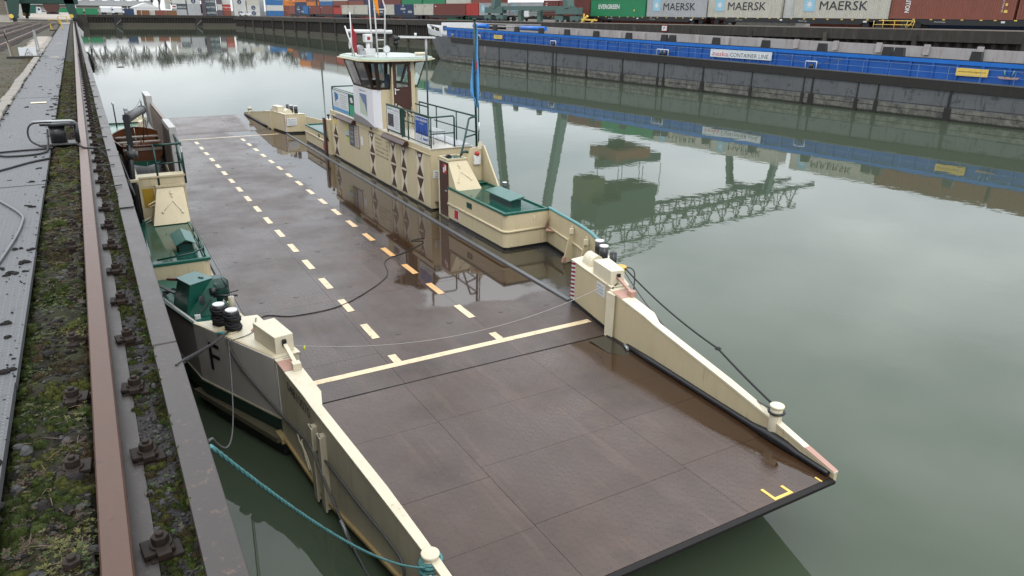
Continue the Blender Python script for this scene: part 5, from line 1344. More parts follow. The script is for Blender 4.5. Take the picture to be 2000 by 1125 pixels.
# roof strips on the far outboard side
b = MB(); b.box(11.1, 11.7, 23.5, 26.8, 3.062, 3.10); b.build("roof_mat", GREYP, F)
# slanting balustrade of the wheelhouse stair
b = MB()
for k in range(6):
    t = k/5; b.bar((10.72+.72*t, 27.9, 3.1), (10.72+.72*t, 27.9, 3.95-.5*t), .07, .03)
b.bar((10.68, 27.9, 4.02), (11.48, 27.9, 3.48), .09, .05); b.bar((10.68, 27.9, 3.55), (11.48, 27.9, 3.22), .05, .04); b.build("balustrade", CREAM2, F)

# ================================================================== port house, davit, rowing boat
b = MB(); b.box(.78, 1.97, 22.25, 22.36, 1.9, 3.12); ph = b.build("port_house", CREAM, F)
b = MB(); b.box(.78, .86, 22.36, 34.2, .84, 2.9); b.box(1.86, 1.97, 24.0, 34.2, .84, 2.6); b.build("house_side", CREAM2, ph)
b = MB(); b.box(.75, 2.0, 22.22, 22.66, 3.12, 3.17); b.build("house_coping", CREAM, ph)
b = MB(); b.box(.86, 1.86, 22.4, 34.2, 2.30, 2.36); b.build("house_roof", paint("wet_dark_roof", (.07, .06, .05), .3, .3), ph)
b = MB(); b.box(.85, 1.13, 22.238, 22.249, 2.30, 2.84); b.build("ochre_plate", OCHRE, ph)
b = MB(); b.box(.88, 1.22, 22.238, 22.249, 2.89, 3.08); b.build("cover_plate", CREAM, ph)
# screen wall with lockers, seen from outboard
b = MB(); b.box(2.02, 2.06, 26.0, 31.6, 2.4, 4.12); b.box(1.875, 1.898, 24.05, 25.98, 2.4, 4.15); sw = b.build("screen_wall", GREYDK if False else paint("screen_brown_grey", (.11, .095, .085), .5, .3, (.05, .04, .03), .5), F)
b = MB()
for k in range(9): b.box(1.93, 2.019, 26.2+.6*k, 26.25+.6*k, 2.4, 4.08)
b.box(1.99, 2.09, 26.0, 31.6, 4.121, 4.15); b.build("stiffener", PLANK, sw)
b = MB(); b.box(1.90, 2.10, 24.0, 26.0, 2.4, 4.24); b.build("locker_box", paint("pale_grey_locker", (.42, .42, .41), .4, .1, (.2, .19, .17), .4), F, bevel=.02)
b = MB(); b.hexa([(1.92, 31.6, 3.2), (2.08, 31.6, 3.2), (2.08, 33.4, 3.2), (1.92, 33.4, 3.2)], [(1.86, 31.6, 4.42), (2.08, 31.6, 4.42), (2.08, 33.4, 4.42), (1.86, 33.4, 4.42)]); b.build("locker_box", paint("pale_grey_locker_far", (.46, .46, .44), .4, .1, (.2, .19, .17), .4), F, bevel=.02)
# green railing on the port locker
b = MB()
for x, y in ((1.30, 22.25), (2.0, 22.25), (2.0, 23.5)): b.tube([(x, y, 2.9), (x, y, 4.02)], .028, 8)
b.tube([(1.30, 22.25, 4.02), (2.0, 22.25, 4.02), (2.0, 23.95, 4.02)], .03, 8); b.tube([(1.30, 22.25, 3.5), (2.0, 22.25, 3.5), (2.0, 23.9, 3.5)], .022, 6); b.tube([(2.0, 23.9, 4.02), (2.0, 22.3, 3.1)], .02, 6)
b.build("railing", GREENDK, F)
b = MB(); b.box(1.98, 2.02, 22.22, 22.28, 3.78, 3.95); b.build("rail_tag", SIGNW, F)
# davit
b = MB(); b.tube([(.64, 22.1, 1.93), (.66, 22.1, 3.2), (.72, 22.1, 4.1)], .075, 12); b.box(.68, .82, 22.03, 22.17, 4.05, 4.9); dv = b.build("davit_post", BLACKST, F)
b = MB(); b.box(.54, .80, 21.98, 22.24, 3.08, 3.17); b.build("davit_collar", CREAM, dv, bevel=.02)
b = MB(); b.tube([(.71, 22.1, 3.75), (.72, 22.1, 3.95)], .13, 10); b.cyl((.80, 22.1, 3.82), .09, .1, 12, axis='x'); b.build("davit_joint", CABLE, dv)
b = MB(); b.tube([(.78, 22.15, 4.78), (1.38, 26.4, 4.50)], .115, 12); b.tube([(1.38, 26.4, 4.50), (1.43, 26.8, 4.47)], .14, 12); b.build("davit_boom", CABLE, dv)
b = MB(); b.tube([(.77, 22.1, 4.9), (.78, 22.1, 5.0)], .045, 8); b.ball((.78, 22.1, 5.03), .055); b.build("davit_cap", GREYP, dv)
b = MB(); b.tube([(1.40, 26.6, 4.4), (1.40, 26.7, 4.0), (1.36, 28.0, 3.2)], .016, 5); b.tube([(1.42, 26.6, 4.4), (1.55, 28.3, 3.3)], .010, 5); b.tube(catenary((.78, 22.1, 4.98), (1.46, 27.4, 4.75), .12), .009, 5); b.tube([(1.42, 26.7, 4.55), (1.42, 26.7, 4.75)], .02, 5); b.build("davit_cable", CABLE, dv)
# rowing boat
bt = thing("rowing_boat", "brown wooden rowing boat hung under the davit on the ferry roof", "boat", (1.26, 28.8, 2.6))
def hullsec(y):
    t = (y-26.85)/(30.75-26.85); w = .60+.24*math.sin(min(1, t*1.45)*math.pi*.5) if t < .55 else .84*math.cos((t-.55)/.45*math.pi*.5)**.62
    w = max(.015, w); zt = 3.26+.22*max(0, t-.4)**1.6+.02; zb = 2.68+.5*max(0, t-.62)**1.5*1.2
    return w, zt, zb
secs = [26.85+3.9*k/22 for k in range(23)]
def shell(off, name, mat, z_in=0):
    b = MB(); rows = []
    for y in secs:
        w, zt, zb = hullsec(y); row = []
        for k in range(13):
            a = -math.pi/2+math.pi*k/12; x = math.copysign(abs(math.sin(a))**.75, math.sin(a))*max(.01, w-off); z = zt-(zt-zb-off)*max(0, math.cos(a))**.7
            row.append(b.P((1.26+x, y, z)))
        rows.append(row)
    for A, B in zip(rows, rows[1:]):
        for k in range(12): b.idx([A[k], A[k+1], B[k+1], B[k]], True)
    if name == "hull": b.idx(rows[0])
    return b.build(name, mat, bt, recalc=False)
shell(0, "hull", [WOOD]); shell(.03, "inside", WOOD)
b = MB(); pl_, pr_ = [], []
for y in secs:
    w, zt, zb = hullsec(y); pl_.append((1.26-w, y, zt+.01)); pr_.append((1.26+w, y, zt+.01))
b.tube(pl_+pr_[::-1], .03, 6, closed=True); b.build("gunwale", paint("gunwale_brown", (.10, .045, .03), .3), bt)
for yy in (27.6, 28.7, 29.7):
    w, zt, zb = hullsec(yy); b = MB(); b.box(1.26-w+.03, 1.26+w-.03, yy-.13, yy+.13, zt-.16, zt-.12); b.build("thwart", PLANK if yy > 27.7 else WOOD, bt)
w, zt, zb = hullsec(26.85)
b = MB(); b.box(1.26-w+.02, 1.26+w-.02, 26.82, 26.848, zt-.14, zt-.05); b.build("transom_stripe", PLANK, bt)
b = MB(); b.extr([(1.26-w*.8, 26.80, zb+.12), (1.26+w*.8, 26.80, zb+.12), (1.26+w*.5, 26.80, zb+.0), (1.26, 26.80, zb-.06), (1.26-w*.5, 26.80, zb)], (0, .04, 0)); b.build("green_bottom", GREEN, bt)
b = MB(); b.bar((1.32, 26.79, 2.75), (1.32, 26.79, 2.42), .025, .025); b.build("skeg", GALV, bt)
b = MB(); b.tube([(1.22, 27.9, 3.05), (1.3, 28.0, 3.3), (1.4, 27.8, 3.1), (1.3, 27.7, 3.0), (1.2, 27.95, 3.02), (1.1, 27.9, 3.0)], .025, 6); b.build("sling_rope", paint("sling_rope", (.16, .07, .04), .7), bt)
NET = paint("net_green", (.05, .06, .04), .9, .4)
b = MB()
for k in range(40): x, y = 1.0+rd.uniform(-.3, .3), 29.5+rd.uniform(-.4, .4); b.tube([(x, y, 3.05), (x+rd.uniform(-.15, .15), y+rd.uniform(-.15, .15), 3.18), (x+rd.uniform(-.2, .2), y+rd.uniform(-.2, .2), 3.05)], .008, 4)
b.build("net", NET, bt)

# ================================================================== ropes and cables
def rope(name, b, mat, label): return tag(b.build(name, mat), label, "rope", "mooring ropes and cables of the ferry")
pts = [tuple(p) for p in catenary((.238, 3.42, 5.505), (2.60, 6.55, 1.24), .20, 110)]
rope("mooring_rope", strands(pts, .0125, 80), ROPETQ, "turquoise mooring rope from the quay edge to the ramp post")
b = MB(); NN = 150
xp, yp = xou(6.62)+.03, 6.62
b.tube([(xp+(.125+.014*math.sin(i*.23))*math.cos(i*.31), yp+(.125+.014*math.sin(i*.23))*math.sin(i*.31), 1.10+.19*i/NN+.008*math.sin(i*.7)) for i in range(NN)], .021, 6)
rope("mooring_rope", b, ROPETQ, "turquoise rope wound round the ramp post")
pts = [V((.19, 4.42, 5.51))]+catenary((.242, 4.5, 5.505), (1.44, 12.95, 2.02), .015, 110)+[V((1.56, 13.15, 2.02))]
rope("mooring_rope", strands(pts, .015, 90), ROPEBK, "thick black mooring rope from the bollards up to the quay")
b = MB(); b.tube([V((.238, 3.48, 5.505))]+catenary((.26, 3.55, 5.47), (1.44, 12.7, 1.975), .75, 30)+[V(p) for p in resample([(1.5, 12.75, 1.965), (1.9, 12.95, 1.965), (2.1, 13.6, 1.965), (2.16, 13.9, 1.5)], 6)], .008, 6)
rope("thin_line", b, CABLE, "thin grey line from the quay over the near gate box")
b = MB(); b.tube(resample([(1.42, 13.1, 1.98), (1.55, 12.6, 1.55), (1.98, 11.6, .95), (2.12, 10.6, .98), (2.26, 9.55, 1.02), (2.38, 8.5, .96), (2.5, 7.55, .92), (2.53, 7.15, .82), (2.50, 7.2, .2), (2.38, 7.75, -.02), (2.30, 8.5, .1), (2.2, 9.4, .62), (2.14, 9.9, 1.02), (2.12, 10.2, 1.08)], 8), .020, 7)
rope("steel_cable", b, CABLE, "dark steel cable looped along the outside of the near ramp")
b = MB(); b.tube([(2.29, 8.62, .12), (2.24, 9.0, .36)], .028, 8); rope("cable_clamp", b, GALV, "bright sleeve on the looped steel cable")
b = MB(); b.tube(catenary((2.33, 12.05, 1.98), (9.32, 11.95, 1.96), .50, 40), .007, 6)
rope("barrier_cable", b, ROPEWH, "pale barrier cable sagging across the deck between the gate boxes")
b = MB(); b.ball((2.62, 12.05, 1.86), .025, 8, 6, 2.0); rope("cable_tag", b, paint("tag_yellow", (.6, .65, .05), .5), "small yellow tag hanging on the barrier cable")
b = MB(); b.tube(resample([(2.25, 13.9, .87), (2.6, 16.2, .863), (3.3, 16.0, .863), (4.3, 16.05, .863), (5.2, 16.6, .863), (6.2, 17.6, .863), (6.6, 18.8, .863), (7.4, 19.3, .863), (8.3, 20.0, .863), (8.0, 20.3, .863), (8.5, 20.4, .863)], 8), .011, 6)
rope("deck_cable", b, ROPEBK, "thin black cable snaking over the wet deck plates")
# chains and stays of the starboard ramp
b = MB(); b.tube(catenary((10.05, 12.30, 2.10), (9.36, 8.6, 1.78), .10, 16), .018, 6); b.tube(catenary((9.36, 8.6, 1.78), (8.98, 6.83, 1.53), .02, 8), .020, 6)
b.tube([(9.36+.05*math.cos(k*.7854), 8.6+.05*math.sin(k*.7854), 1.78) for k in range(8)], .016, 5, closed=True)
rope("ramp_stay", b, ROPEBK, "dark rope stay with a ring from the yellow sheave to the ramp post")
b = MB(); b.tube(catenary((10.0, 12.27, 2.06), (8.96, 6.85, 1.49), .42, 24), .014, 6); b.tube([(9.12, 7.42, 1.34), (9.08, 7.25, 1.36)], .026, 6)
rope("ramp_stay", b, CABLE, "thinner lower stay below the ringed rope at the outer ramp wall")
b = strands(resample([(10.12, 12.36, 2.08), (10.17, 12.22, 2.10), (10.18, 12.1, 2.0), (10.15, 12.05, 1.6), (10.14, 12.05, 1.05)], 14), .016, 16, 2, 5); b.tube(resample([(9.9, 12.27, 2.05), (9.78, 12.12, 1.97), (9.58, 11.9, 1.97), (9.36, 11.76, 1.97)], 5), .013, 6)
rope("chain", b, BLACKST, "black chain hanging beside the yellow sheave")
b = MB(); b.tube([(9.27, 11.70, 1.98), (9.27, 11.69, .88)], .014, 6); rope("chain", b, paint("rust_chain", (.07, .04, .03), .6), "rusty chain hanging down the end of the gate box")
# hose draped over the crane rail to the boat
b = MB(); b.tube(resample([(-.28, 12.75, 5.62), (-.2, 12.7, 5.57), (-.1, 12.65, 5.56), (.02, 12.7, 5.5), (.25, 12.2, 5.2), (.36, 12.6, 4.8), (.42, 18, 4.2), (.45, 26, 3.4)], 8), .016, 6)
rope("hose", b, ROPEBK, "black hose drooping over the crane rail towards the rowing boat")

# ---- mooring bollard set in the walkway
mbx, mby = -.52, 13.35
mo = thing("mooring_bollard", "dark steel mooring bollard with flat top and base plate on the walkway", "bollard", (mbx, mby, 5.55))
b = MB(); b.cyl((mbx, mby, 5.57), .115, .27, 18); b.build("drum", BLACKST, mo)
b = MB(); b.box(mbx-.27, mbx+.24, mby-.16, mby+.18, 5.555, 5.575); b.build("base_plate", CABLE, mo)
b = MB(); b.prism([(mbx-.22, mby-.05), (mbx-.05, mby-.17), (mbx+.25, mby-.15), (mbx+.27, mby+.1), (mbx, mby+.2), (mbx-.2, mby+.12)], 5.84, 5.875); b.build("top_plate", BLACKST, mo, bevel=.008)
b = MB(); b.tube([(mbx+.25, mby, 5.56), (mbx+.26, mby, 5.86)], .035, 8); b.build("side_post", BLACKST, mo)
b = MB(); b.tube([(mbx-.30, mby-.02, 5.90), (mbx-.05, mby-.06, 5.905), (mbx+.20, mby-.05, 5.90), (mbx+.25, mby-.04, 5.88)], .022, 8); b.build("pipe", GALV, mo)
b = MB(); b.tube(resample([(mbx-.05, mby-.12, 5.90), (mbx-.30, mby-.1, 5.89), (mbx-.38, mby-.1, 5.78), (mbx-.36, mby-.15, 5.64), (mbx-.22, mby-.35, 5.58), (mbx-.1, mby-.5, 5.57), (mbx-.5, mby-.55, 5.57), (mbx-.78, mby-.65, 5.57), (mbx-.62, mby-1.0, 5.57), (mbx-.2, mby-.9, 5.57), (mbx-.14, mby-.35, 5.6), (mbx-.12, mby-.15, 5.8)], 7), .014, 6)
tag(b.build("rope_loop", ROPEBK), "thin black rope lying in loops round the mooring bollard", "rope")
b = MB(); b.tube(resample([(-1.5, 11.15, 5.565), (-1.2, 11.25, 5.565), (-.85, 11.75, 5.565), (-.62, 11.95, 5.57)], 7), .016, 6); tag(b.build("rope_end", ROPEBK), "straight end of black rope running off the walkway beside the bollard", "rope")
b = MB(); b.tube(resample([(-1.5, 11.0, 5.565), (-1.12, 9.7, 5.565), (-.82, 8.75, 5.565), (-.78, 8.3, 5.565), (-.83, 7.5, 5.565), (-.95, 6.6, 5.565), (-1.2, 6.0, 5.565), (-1.5, 5.6, 5.565)], 7), .012, 6); tag(b.build("hose", GREYDK), "thin dark hose curving along the walkway near the camera", "hose")

# ================================================================== BARGE
B0 = V((56.63, 53.10, 0)); BA = V((-.0865, .9963, 0)).normalized(); BN = V((.9963, .0865, 0)).normalized()
def BQ(t, s, z): p = B0+BA*t+BN*s; return (p.x, p.y, z)
def ztop(t): return 4.69+.0085*t
def zdk(t): return 3.25+.0105*t
BG = thing("cargo_barge", "long grey and blue cargo barge moored along the far quay", "barge", tuple(B0))
NRM = tuple(-BN)
def outline(off, zt):
    pts = [(-75, off)]+[(t, off) for t in (-50, -30, -10, 10, 30, 50)]
    for k in range(9):
        u = k/8; pts.append((56+u*19.5, off+(5.7-off)*(1-math.cos(u*math.pi/2))**1.25))
    return pts
def bowz(t): return zdk(t)+max(0, t-62)*.035
b = MB(); top = outline(0, 0); bot = []
for t, s in top: bot.append((t-(max(0, t-58)*.33), s+(.55 if t > 56 else 0)*min(1, (5.7-s)/2) if t < 75 else s))
rows = []
for k, f in enumerate((0, .35, .7, 1.0)):
    row = []
    for (t1, s1), (t0, s0) in zip(top, bot):
        g = f**.8; z = -1.0+(zdk(t1)+max(0, t1-60)*.03+1.0)*f
        row.append(b.P(BQ(t0+(t1-t0)*g, s0+(s1-s0)*g, z)))
    rows.append(row)
rows2 = []
for k, f in enumerate((0, .35, .7, 1.0)):
    row = []
    for (t1, s1), (t0, s0) in zip(top, bot):
        g = f**.8; z = -1.0+(zdk(t1)+max(0, t1-60)*.03+1.0)*f
        row.append(b.P(BQ(t0+(t1-t0)*g, 11.4-(s0+(s1-s0)*g), z)))
    rows2.append(row)
for rr in (rows, rows2):
    for A, Bq in zip(rr, rr[1:]):
        for i in range(len(A)-1): b.idx([A[i], A[i+1], Bq[i+1], Bq[i]])
A, Bq = rows[-1], rows2[-1]
for i in range(len(A)-1): b.idx([A[i], A[i+1], Bq[i+1], Bq[i]])
b.build("hull", BARGEHULL, BG)
def band(z0, z1, off, t0, t1, th=.05):
    b = MB(); ts = [t0+(t1-t0)*k/8 for k in range(9)]
    for ta, tb in zip(ts, ts[1:]):
        b.hexa([BQ(ta, -off-th, z0(ta)), BQ(tb, -off-th, z0(tb)), BQ(tb, .02, z0(tb)), BQ(ta, .02, z0(ta))], [BQ(ta, -off-th, z1(ta)), BQ(tb, -off-th, z1(tb)), BQ(tb, .02, z1(tb)), BQ(ta, .02, z1(ta))])
    return b
FEND = paint("fender_strake", (.016, .014, .013), .6, .4, (.06, .05, .035), .5, 1.2)
band(lambda t: zdk(t)-.78, lambda t: zdk(t)-.06, .05, -70, 57.5).build("fender_strake", FEND, BG)
band(lambda t: zdk(t)-.058, lambda t: zdk(t)+.03, .07, -70, 58.5).build("deck_edge", GREYDK, BG)
# doubling plates, vertical rubbing bars and plate seams on the hull
for k, t in enumerate((49.3, 43.7, 36.6, 30.9, 30.2, 24.0, 17.5, 11.7, 10.8, 5.2, -1.0, -6.8, -7.7, -12.1, -13.9, -19.8, -26, -32)):
    b = MB(); w = .10 if k % 3 else .16
    b.hexa([BQ(t-w*1.6, -.07, -.2), BQ(t+w*1.6, -.07, -.2), BQ(t+w*1.6, 0, -.2), BQ(t-w*1.6, 0, -.2)], [BQ(t-w*1.6, -.07, 1.0), BQ(t+w*1.6, -.07, 1.0), BQ(t+w*1.6, 0, 1.0), BQ(t-w*1.6, 0, 1.0)])
    w *= .55; b.hexa([BQ(t-w, -.05, 1.0), BQ(t+w, -.05, 1.0), BQ(t+w, 0, 1.0), BQ(t-w, 0, 1.0)], [BQ(t-w, -.05, zdk(t)-.7), BQ(t+w, -.05, zdk(t)-.7), BQ(t+w, 0, zdk(t)-.7), BQ(t-w, 0, zdk(t)-.7)])
    b.build("rubbing_bar", FEND, BG)
b = MB()
for z0 in (.62, 1.06):
    for k in range(24): b.hexa([BQ(-70+k*5.35, -.02, z0), BQ(-70+k*5.35+5.2, -.02, z0), BQ(-70+k*5.35+5.2, .02, z0), BQ(-70+k*5.35, .02, z0)], [BQ(-70+k*5.35, -.02, z0+.03), BQ(-70+k*5.35+5.2, -.02, z0+.03), BQ(-70+k*5.35+5.2, .02, z0+.03), BQ(-70+k*5.35, .02, z0+.03)])
b.build("plate_seam", FEND, BG)
# coaming
def long_box(s0, s1, z0, z1, t0, t1, n=10):
    b = MB(); ts = [t0+(t1-t0)*k/n for k in range(n+1)]
    for ta, tb in zip(ts, ts[1:]):
        b.hexa([BQ(ta, s0, z0(ta)), BQ(tb, s0, z0(tb)), BQ(tb, s1, z0(tb)), BQ(ta, s1, z0(ta))], [BQ(ta, s0, z1(ta)), BQ(tb, s0, z1(tb)), BQ(tb, s1, z1(tb)), BQ(ta, s1, z1(ta))])
    return b
long_box(.62, .95, zdk, lambda t: ztop(t)-.30, -70, 60).build("coaming", BLUE, BG)
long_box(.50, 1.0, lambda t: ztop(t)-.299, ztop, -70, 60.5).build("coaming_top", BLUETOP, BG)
long_box(.56, 1.02, lambda t: ztop(t)+.001, lambda t: ztop(t)+.07, -70, 60.4).build("coaming_lip", BLACKST, BG)
HOLD = paint("hold_plating", (.36, .34, .33), .6, .18, (.20, .10, .06), .7, .9)
long_box(10.2, 10.45, lambda t: 2.5, lambda t: ztop(t)+.52, -70, 57).build("far_coaming", HOLD, BG)
long_box(1.0, 10.2, lambda t: .8, lambda t: 1.0, -70, 57, 4).build("hold_floor", CONCDK, BG)
b = MB()
for k in range(70): t = 58-k*1.85; b.hexa([BQ(t, .52, zdk(t)), BQ(t+.22, .52, zdk(t)), BQ(t+.22, .63, zdk(t)), BQ(t, .63, zdk(t))], [BQ(t, .52, ztop(t)-.3), BQ(t+.22, .52, ztop(t)-.3), BQ(t+.22, .63, ztop(t)-.3), BQ(t, .63, ztop(t)-.3)])
b.build_each("coaming_stay", BLUE, BG)
for t in (46, 40.4, 34.7, 29.1, 23.4, 17.6, 11.9, 10.7, 4.6, -1.5, -7.6, -13.7, -14.7, -20.7, -26.8):
    b = MB(); b.hexa([BQ(t-.42, .55, ztop(t)+.02), BQ(t+.42, .55, ztop(t)+.02), BQ(t+.42, 1.0, ztop(t)+.02), BQ(t-.42, 1.0, ztop(t)+.02)], [BQ(t-.36, .6, ztop(t)+.72), BQ(t+.36, .6, ztop(t)+.72), BQ(t+.36, .95, ztop(t)+.72), BQ(t-.36, .95, ztop(t)+.72)]); b.build("stacking_pad", BLACK, BG)
b = MB()
for k in range(18): t = 52-k*4.6; b.hexa([BQ(t, 9.9, 4.4), BQ(t+.5, 9.9, 4.4), BQ(t+.5, 10.19, 4.4), BQ(t, 10.19, 4.4)], [BQ(t, 10.0, 5.3), BQ(t+.5, 10.0, 5.3), BQ(t+.5, 10.19, 5.3), BQ(t, 10.19, 5.3)])
b.build_each("hold_bracket", HOLD, BG)
# thin gangway rail
b = MB()
for k in range(46):
    t = 56-k*2.35; b.tube([BQ(t, .10, zdk(t)), BQ(t, .10, zdk(t)+1.02)], .014, 4, cap=False)
for h in (.52, 1.0): b.tube([BQ(56-k*5, .10, zdk(56-k*5)+h) for k in range(23)], .010, 4)
b.build("gangway_rail", paint("rail_pale_blue", (.22, .32, .48), .4), BG)
# bollards with white guards
for t in (49.5, 31.0, 11.6, 11.0, -7.2, -30):
    b = MB(); b.cyl(BQ(t, .12, zdk(t)), .2, .42, 10); b.build("bollard", BLACKST, BG)
    b = MB(); b.tube([BQ(t+.55, .02, zdk(t)), BQ(t+.55, .02, zdk(t)+.62), BQ(t-.55, .02, zdk(t)+.62), BQ(t-.55, .02, zdk(t))], .05, 6); b.build("bollard_guard", WHITE, BG)
b = MB()
for t in (31.0, 11.6, -7.2, -27): b.tube([BQ(t+.7, .05, zdk(t)+.4), BQ(t+3, .3, zdk(t)+.95)], .025, 4); b.tube([BQ(t-.7, .05, zdk(t)+.4), BQ(t-3, .3, zdk(t)+.95)], .025, 4)
b.build_each("stay_wire", CABLE, BG)
BX = tuple(-BA); BY = (0, 0, 1)
# boards
def bboard(t0, t1, z0, z1, mat, name="name_board", s=.42):
    b = MB(); b.hexa([BQ(t0, s, z0), BQ(t1, s, z0), BQ(t1, s+.04, z0), BQ(t0, s+.04, z0)], [BQ(t0, s, z1), BQ(t1, s, z1), BQ(t1, s+.04, z1), BQ(t0, s+.04, z1)]); return b.build(name, mat, BG)
s = bboard(4.9, -2.6, 3.58, 4.33, SIGNW)
text("neska", .46, BQ(4.55, .42, 3.69), BX, BY, INKRED, s, width=1.95); text("CONTAINER LINE", .38, BQ(2.35, .42, 3.70), BX, BY, INK, s, width=4.6)
b = MB(); b.hexa([BQ(2.47, .405, 3.6), BQ(2.5, .405, 3.6), BQ(2.5, .419, 3.6), BQ(2.47, .419, 3.6)], [BQ(2.47, .405, 4.32), BQ(2.5, .405, 4.32), BQ(2.5, .419, 4.32), BQ(2.47, .419, 4.32)]); b.build("board_joint", GREYP, s)
s = bboard(-19.6, -21.9, 3.44, 4.0, YELLOW2); text("werkenbijwijgaart.nl", .17, BQ(-19.75, .42, 3.66), BX, BY, INK, s, width=2.0)
s = bboard(45.8, 43.6, 4.0, 4.5, YELLOW2); text("wijgaart.nl", .14, BQ(45.5, .42, 4.2), BX, BY, INK, s, width=1.6)
b = MB()
for k in range(2):
    t = -23.15-.42*k; b.tube([BQ(t, .3, 3.55), BQ(t+.12-.24*k, .3, 4.05)], .05, 6)
b.build_each("sail_emblem", TEAL, BG)
b = MB(); b.hexa([BQ(-22.8, .28, 3.42), BQ(-24, .28, 3.42), BQ(-24, .36, 3.42), BQ(-22.8, .36, 3.42)], [BQ(-22.65, .28, 3.58), BQ(-24.15, .28, 3.58), BQ(-24.15, .36, 3.58), BQ(-22.65, .36, 3.58)]); b.build("boat_emblem", PINK, BG)
# white bow with bulwark, bow hut and spars
b = MB(); bo = [(t, s) for t, s in outline(-.02, 0) if t >= 60]
for sgn in (0, 1):
    q = [(t, s if not sgn else 11.4-s) for t, s in bo]
    for (ta, sa), (tb, sb_) in zip(q, q[1:]):
        h0, h1 = .55+max(0, ta-60)*.055, .55+max(0, tb-60)*.055
        b.hexa([BQ(ta, sa, zdk(ta)-.1), BQ(tb, sb_, zdk(tb)+.0), BQ(tb, sb_+(.1 if not sgn else -.1), zdk(tb)), BQ(ta, sa+(.1 if not sgn else -.1), zdk(ta)-.1)],
               [BQ(ta+.1, sa-(.1 if not sgn else -.1), zdk(ta)+h0), BQ(tb+.3, sb_-(.05 if not sgn else -.05), zdk(tb)+h1), BQ(tb+.3, sb_+.06, zdk(tb)+h1), BQ(ta+.1, sa+.02, zdk(ta)+h0)])
b.build("bow_bulwark", WHITE, BG)
text("MEKAR", .36, BQ(75.4, 3.2, 4.25), tuple((V(BQ(71.5, .95, 0))-V(BQ(75.4, 3.2, 0))).normalized()), BY, INK, BG, width=2.6, off=.25)
b = MB(); b.hexa([BQ(62, 2.2, 3.8), BQ(65, 2.2, 3.8), BQ(65, 9, 3.8), BQ(62, 9, 3.8)], [BQ(62, 2.4, 5.9), BQ(64.8, 2.4, 5.9), BQ(64.8, 8.8, 5.9), BQ(62, 8.8, 5.9)]); o = b.build("bow_hut", WHITE, BG)
b = MB(); b.hexa([BQ(63.0, 2.15, 4.7), BQ(64, 2.15, 4.7), BQ(64, 2.4, 4.7), BQ(63, 2.4, 4.7)], [BQ(63.0, 2.2, 5.4), BQ(64, 2.2, 5.4), BQ(64, 2.4, 5.4), BQ(63, 2.4, 5.4)]); b.build("hut_window", NAVY, o)
b = MB(); b.cyl(BQ(71, 5.0, 4.2), .35, .7, 10); b.tube([BQ(69, 4, 4.9), BQ(74, 5.2, 5.3)], .12, 6); b.cyl(BQ(73.4, 5.4, 4.3), .25, .9, 8); b.build("bow_winch", BLACKST, BG)
b = MB(); b.cyl(BQ(58, .6, zdk(58)), .3, .5, 8); b.build("capstan", PLANK, BG)
b = MB(); b.tube([BQ(57, 4, 5.55), BQ(53, 4, 5.55)], .35, 8); b.tube([BQ(44, 4, 5.5), BQ(38, 4, 5.5)], .32, 8); b.build_each("folded_cover", BLUETOP, BG)
b = MB(); b.tube([BQ(52.5, 4, 5.6), BQ(45, 4, 5.6)], .12, 6); b.hexa([BQ(61, 3.0, 4.2), BQ(39, 3.0, 4.2), BQ(39, 3.2, 4.2), BQ(61, 3.2, 4.2)], [BQ(61, 3.0, 5.2), BQ(39, 3.0, 5.2), BQ(39, 3.2, 5.2), BQ(61, 3.2, 5.2)]); b.bar(BQ(57, 5, 5.9), BQ(41, 5, 5.95), .9, .12); b.build("hold_cover", HOLD, BG)
b = MB(); b.tube([BQ(47.5, .0, 1.2), BQ(47.5, .0, 3.0)], .06, 6); b.build("draught_board", PINK, BG)

# ================================================================== CONTAINERS
def steel_box_mat(name, col, dirt=(.10, .055, .03), amt=.5): return paint(name, col, .5, .16, dirt, amt, .8, bump=.05, drip=.65 if name[-4:] in ('grey', 'pale') else .3)
CC = {n: steel_box_mat("container_"+n, c, d, a) for n, c, d, a in (
    ("grey", (.40, .42, .43), (.20, .10, .05), .45), ("pale", (.52, .51, .44), (.22, .13, .07), .45), ("maroon", (.17, .045, .035), (.08, .03, .025), .4),
    ("brown", (.23, .075, .050), (.12, .05, .03), .4), ("red", (.42, .045, .035), (.2, .04, .03), .4), ("green", (.020, .23, .095), (.02, .09, .05), .5),
    ("navy", (.022, .045, .11), (.05, .05, .07), .3), ("blue", (.035, .15, .36), (.03, .08, .16), .3), ("orange", (.62, .20, .03), (.3, .1, .03), .3),
    ("white", (.56, .57, .54), (.3, .22, .15), .3), ("slate", (.06, .085, .10), (.05, .05, .05), .3), ("rustbrown", (.21, .10, .045), (.1, .04, .02), .5), ("purple", (.13, .10, .13), (.2, .19, .2), .4))}
CMESH = {}
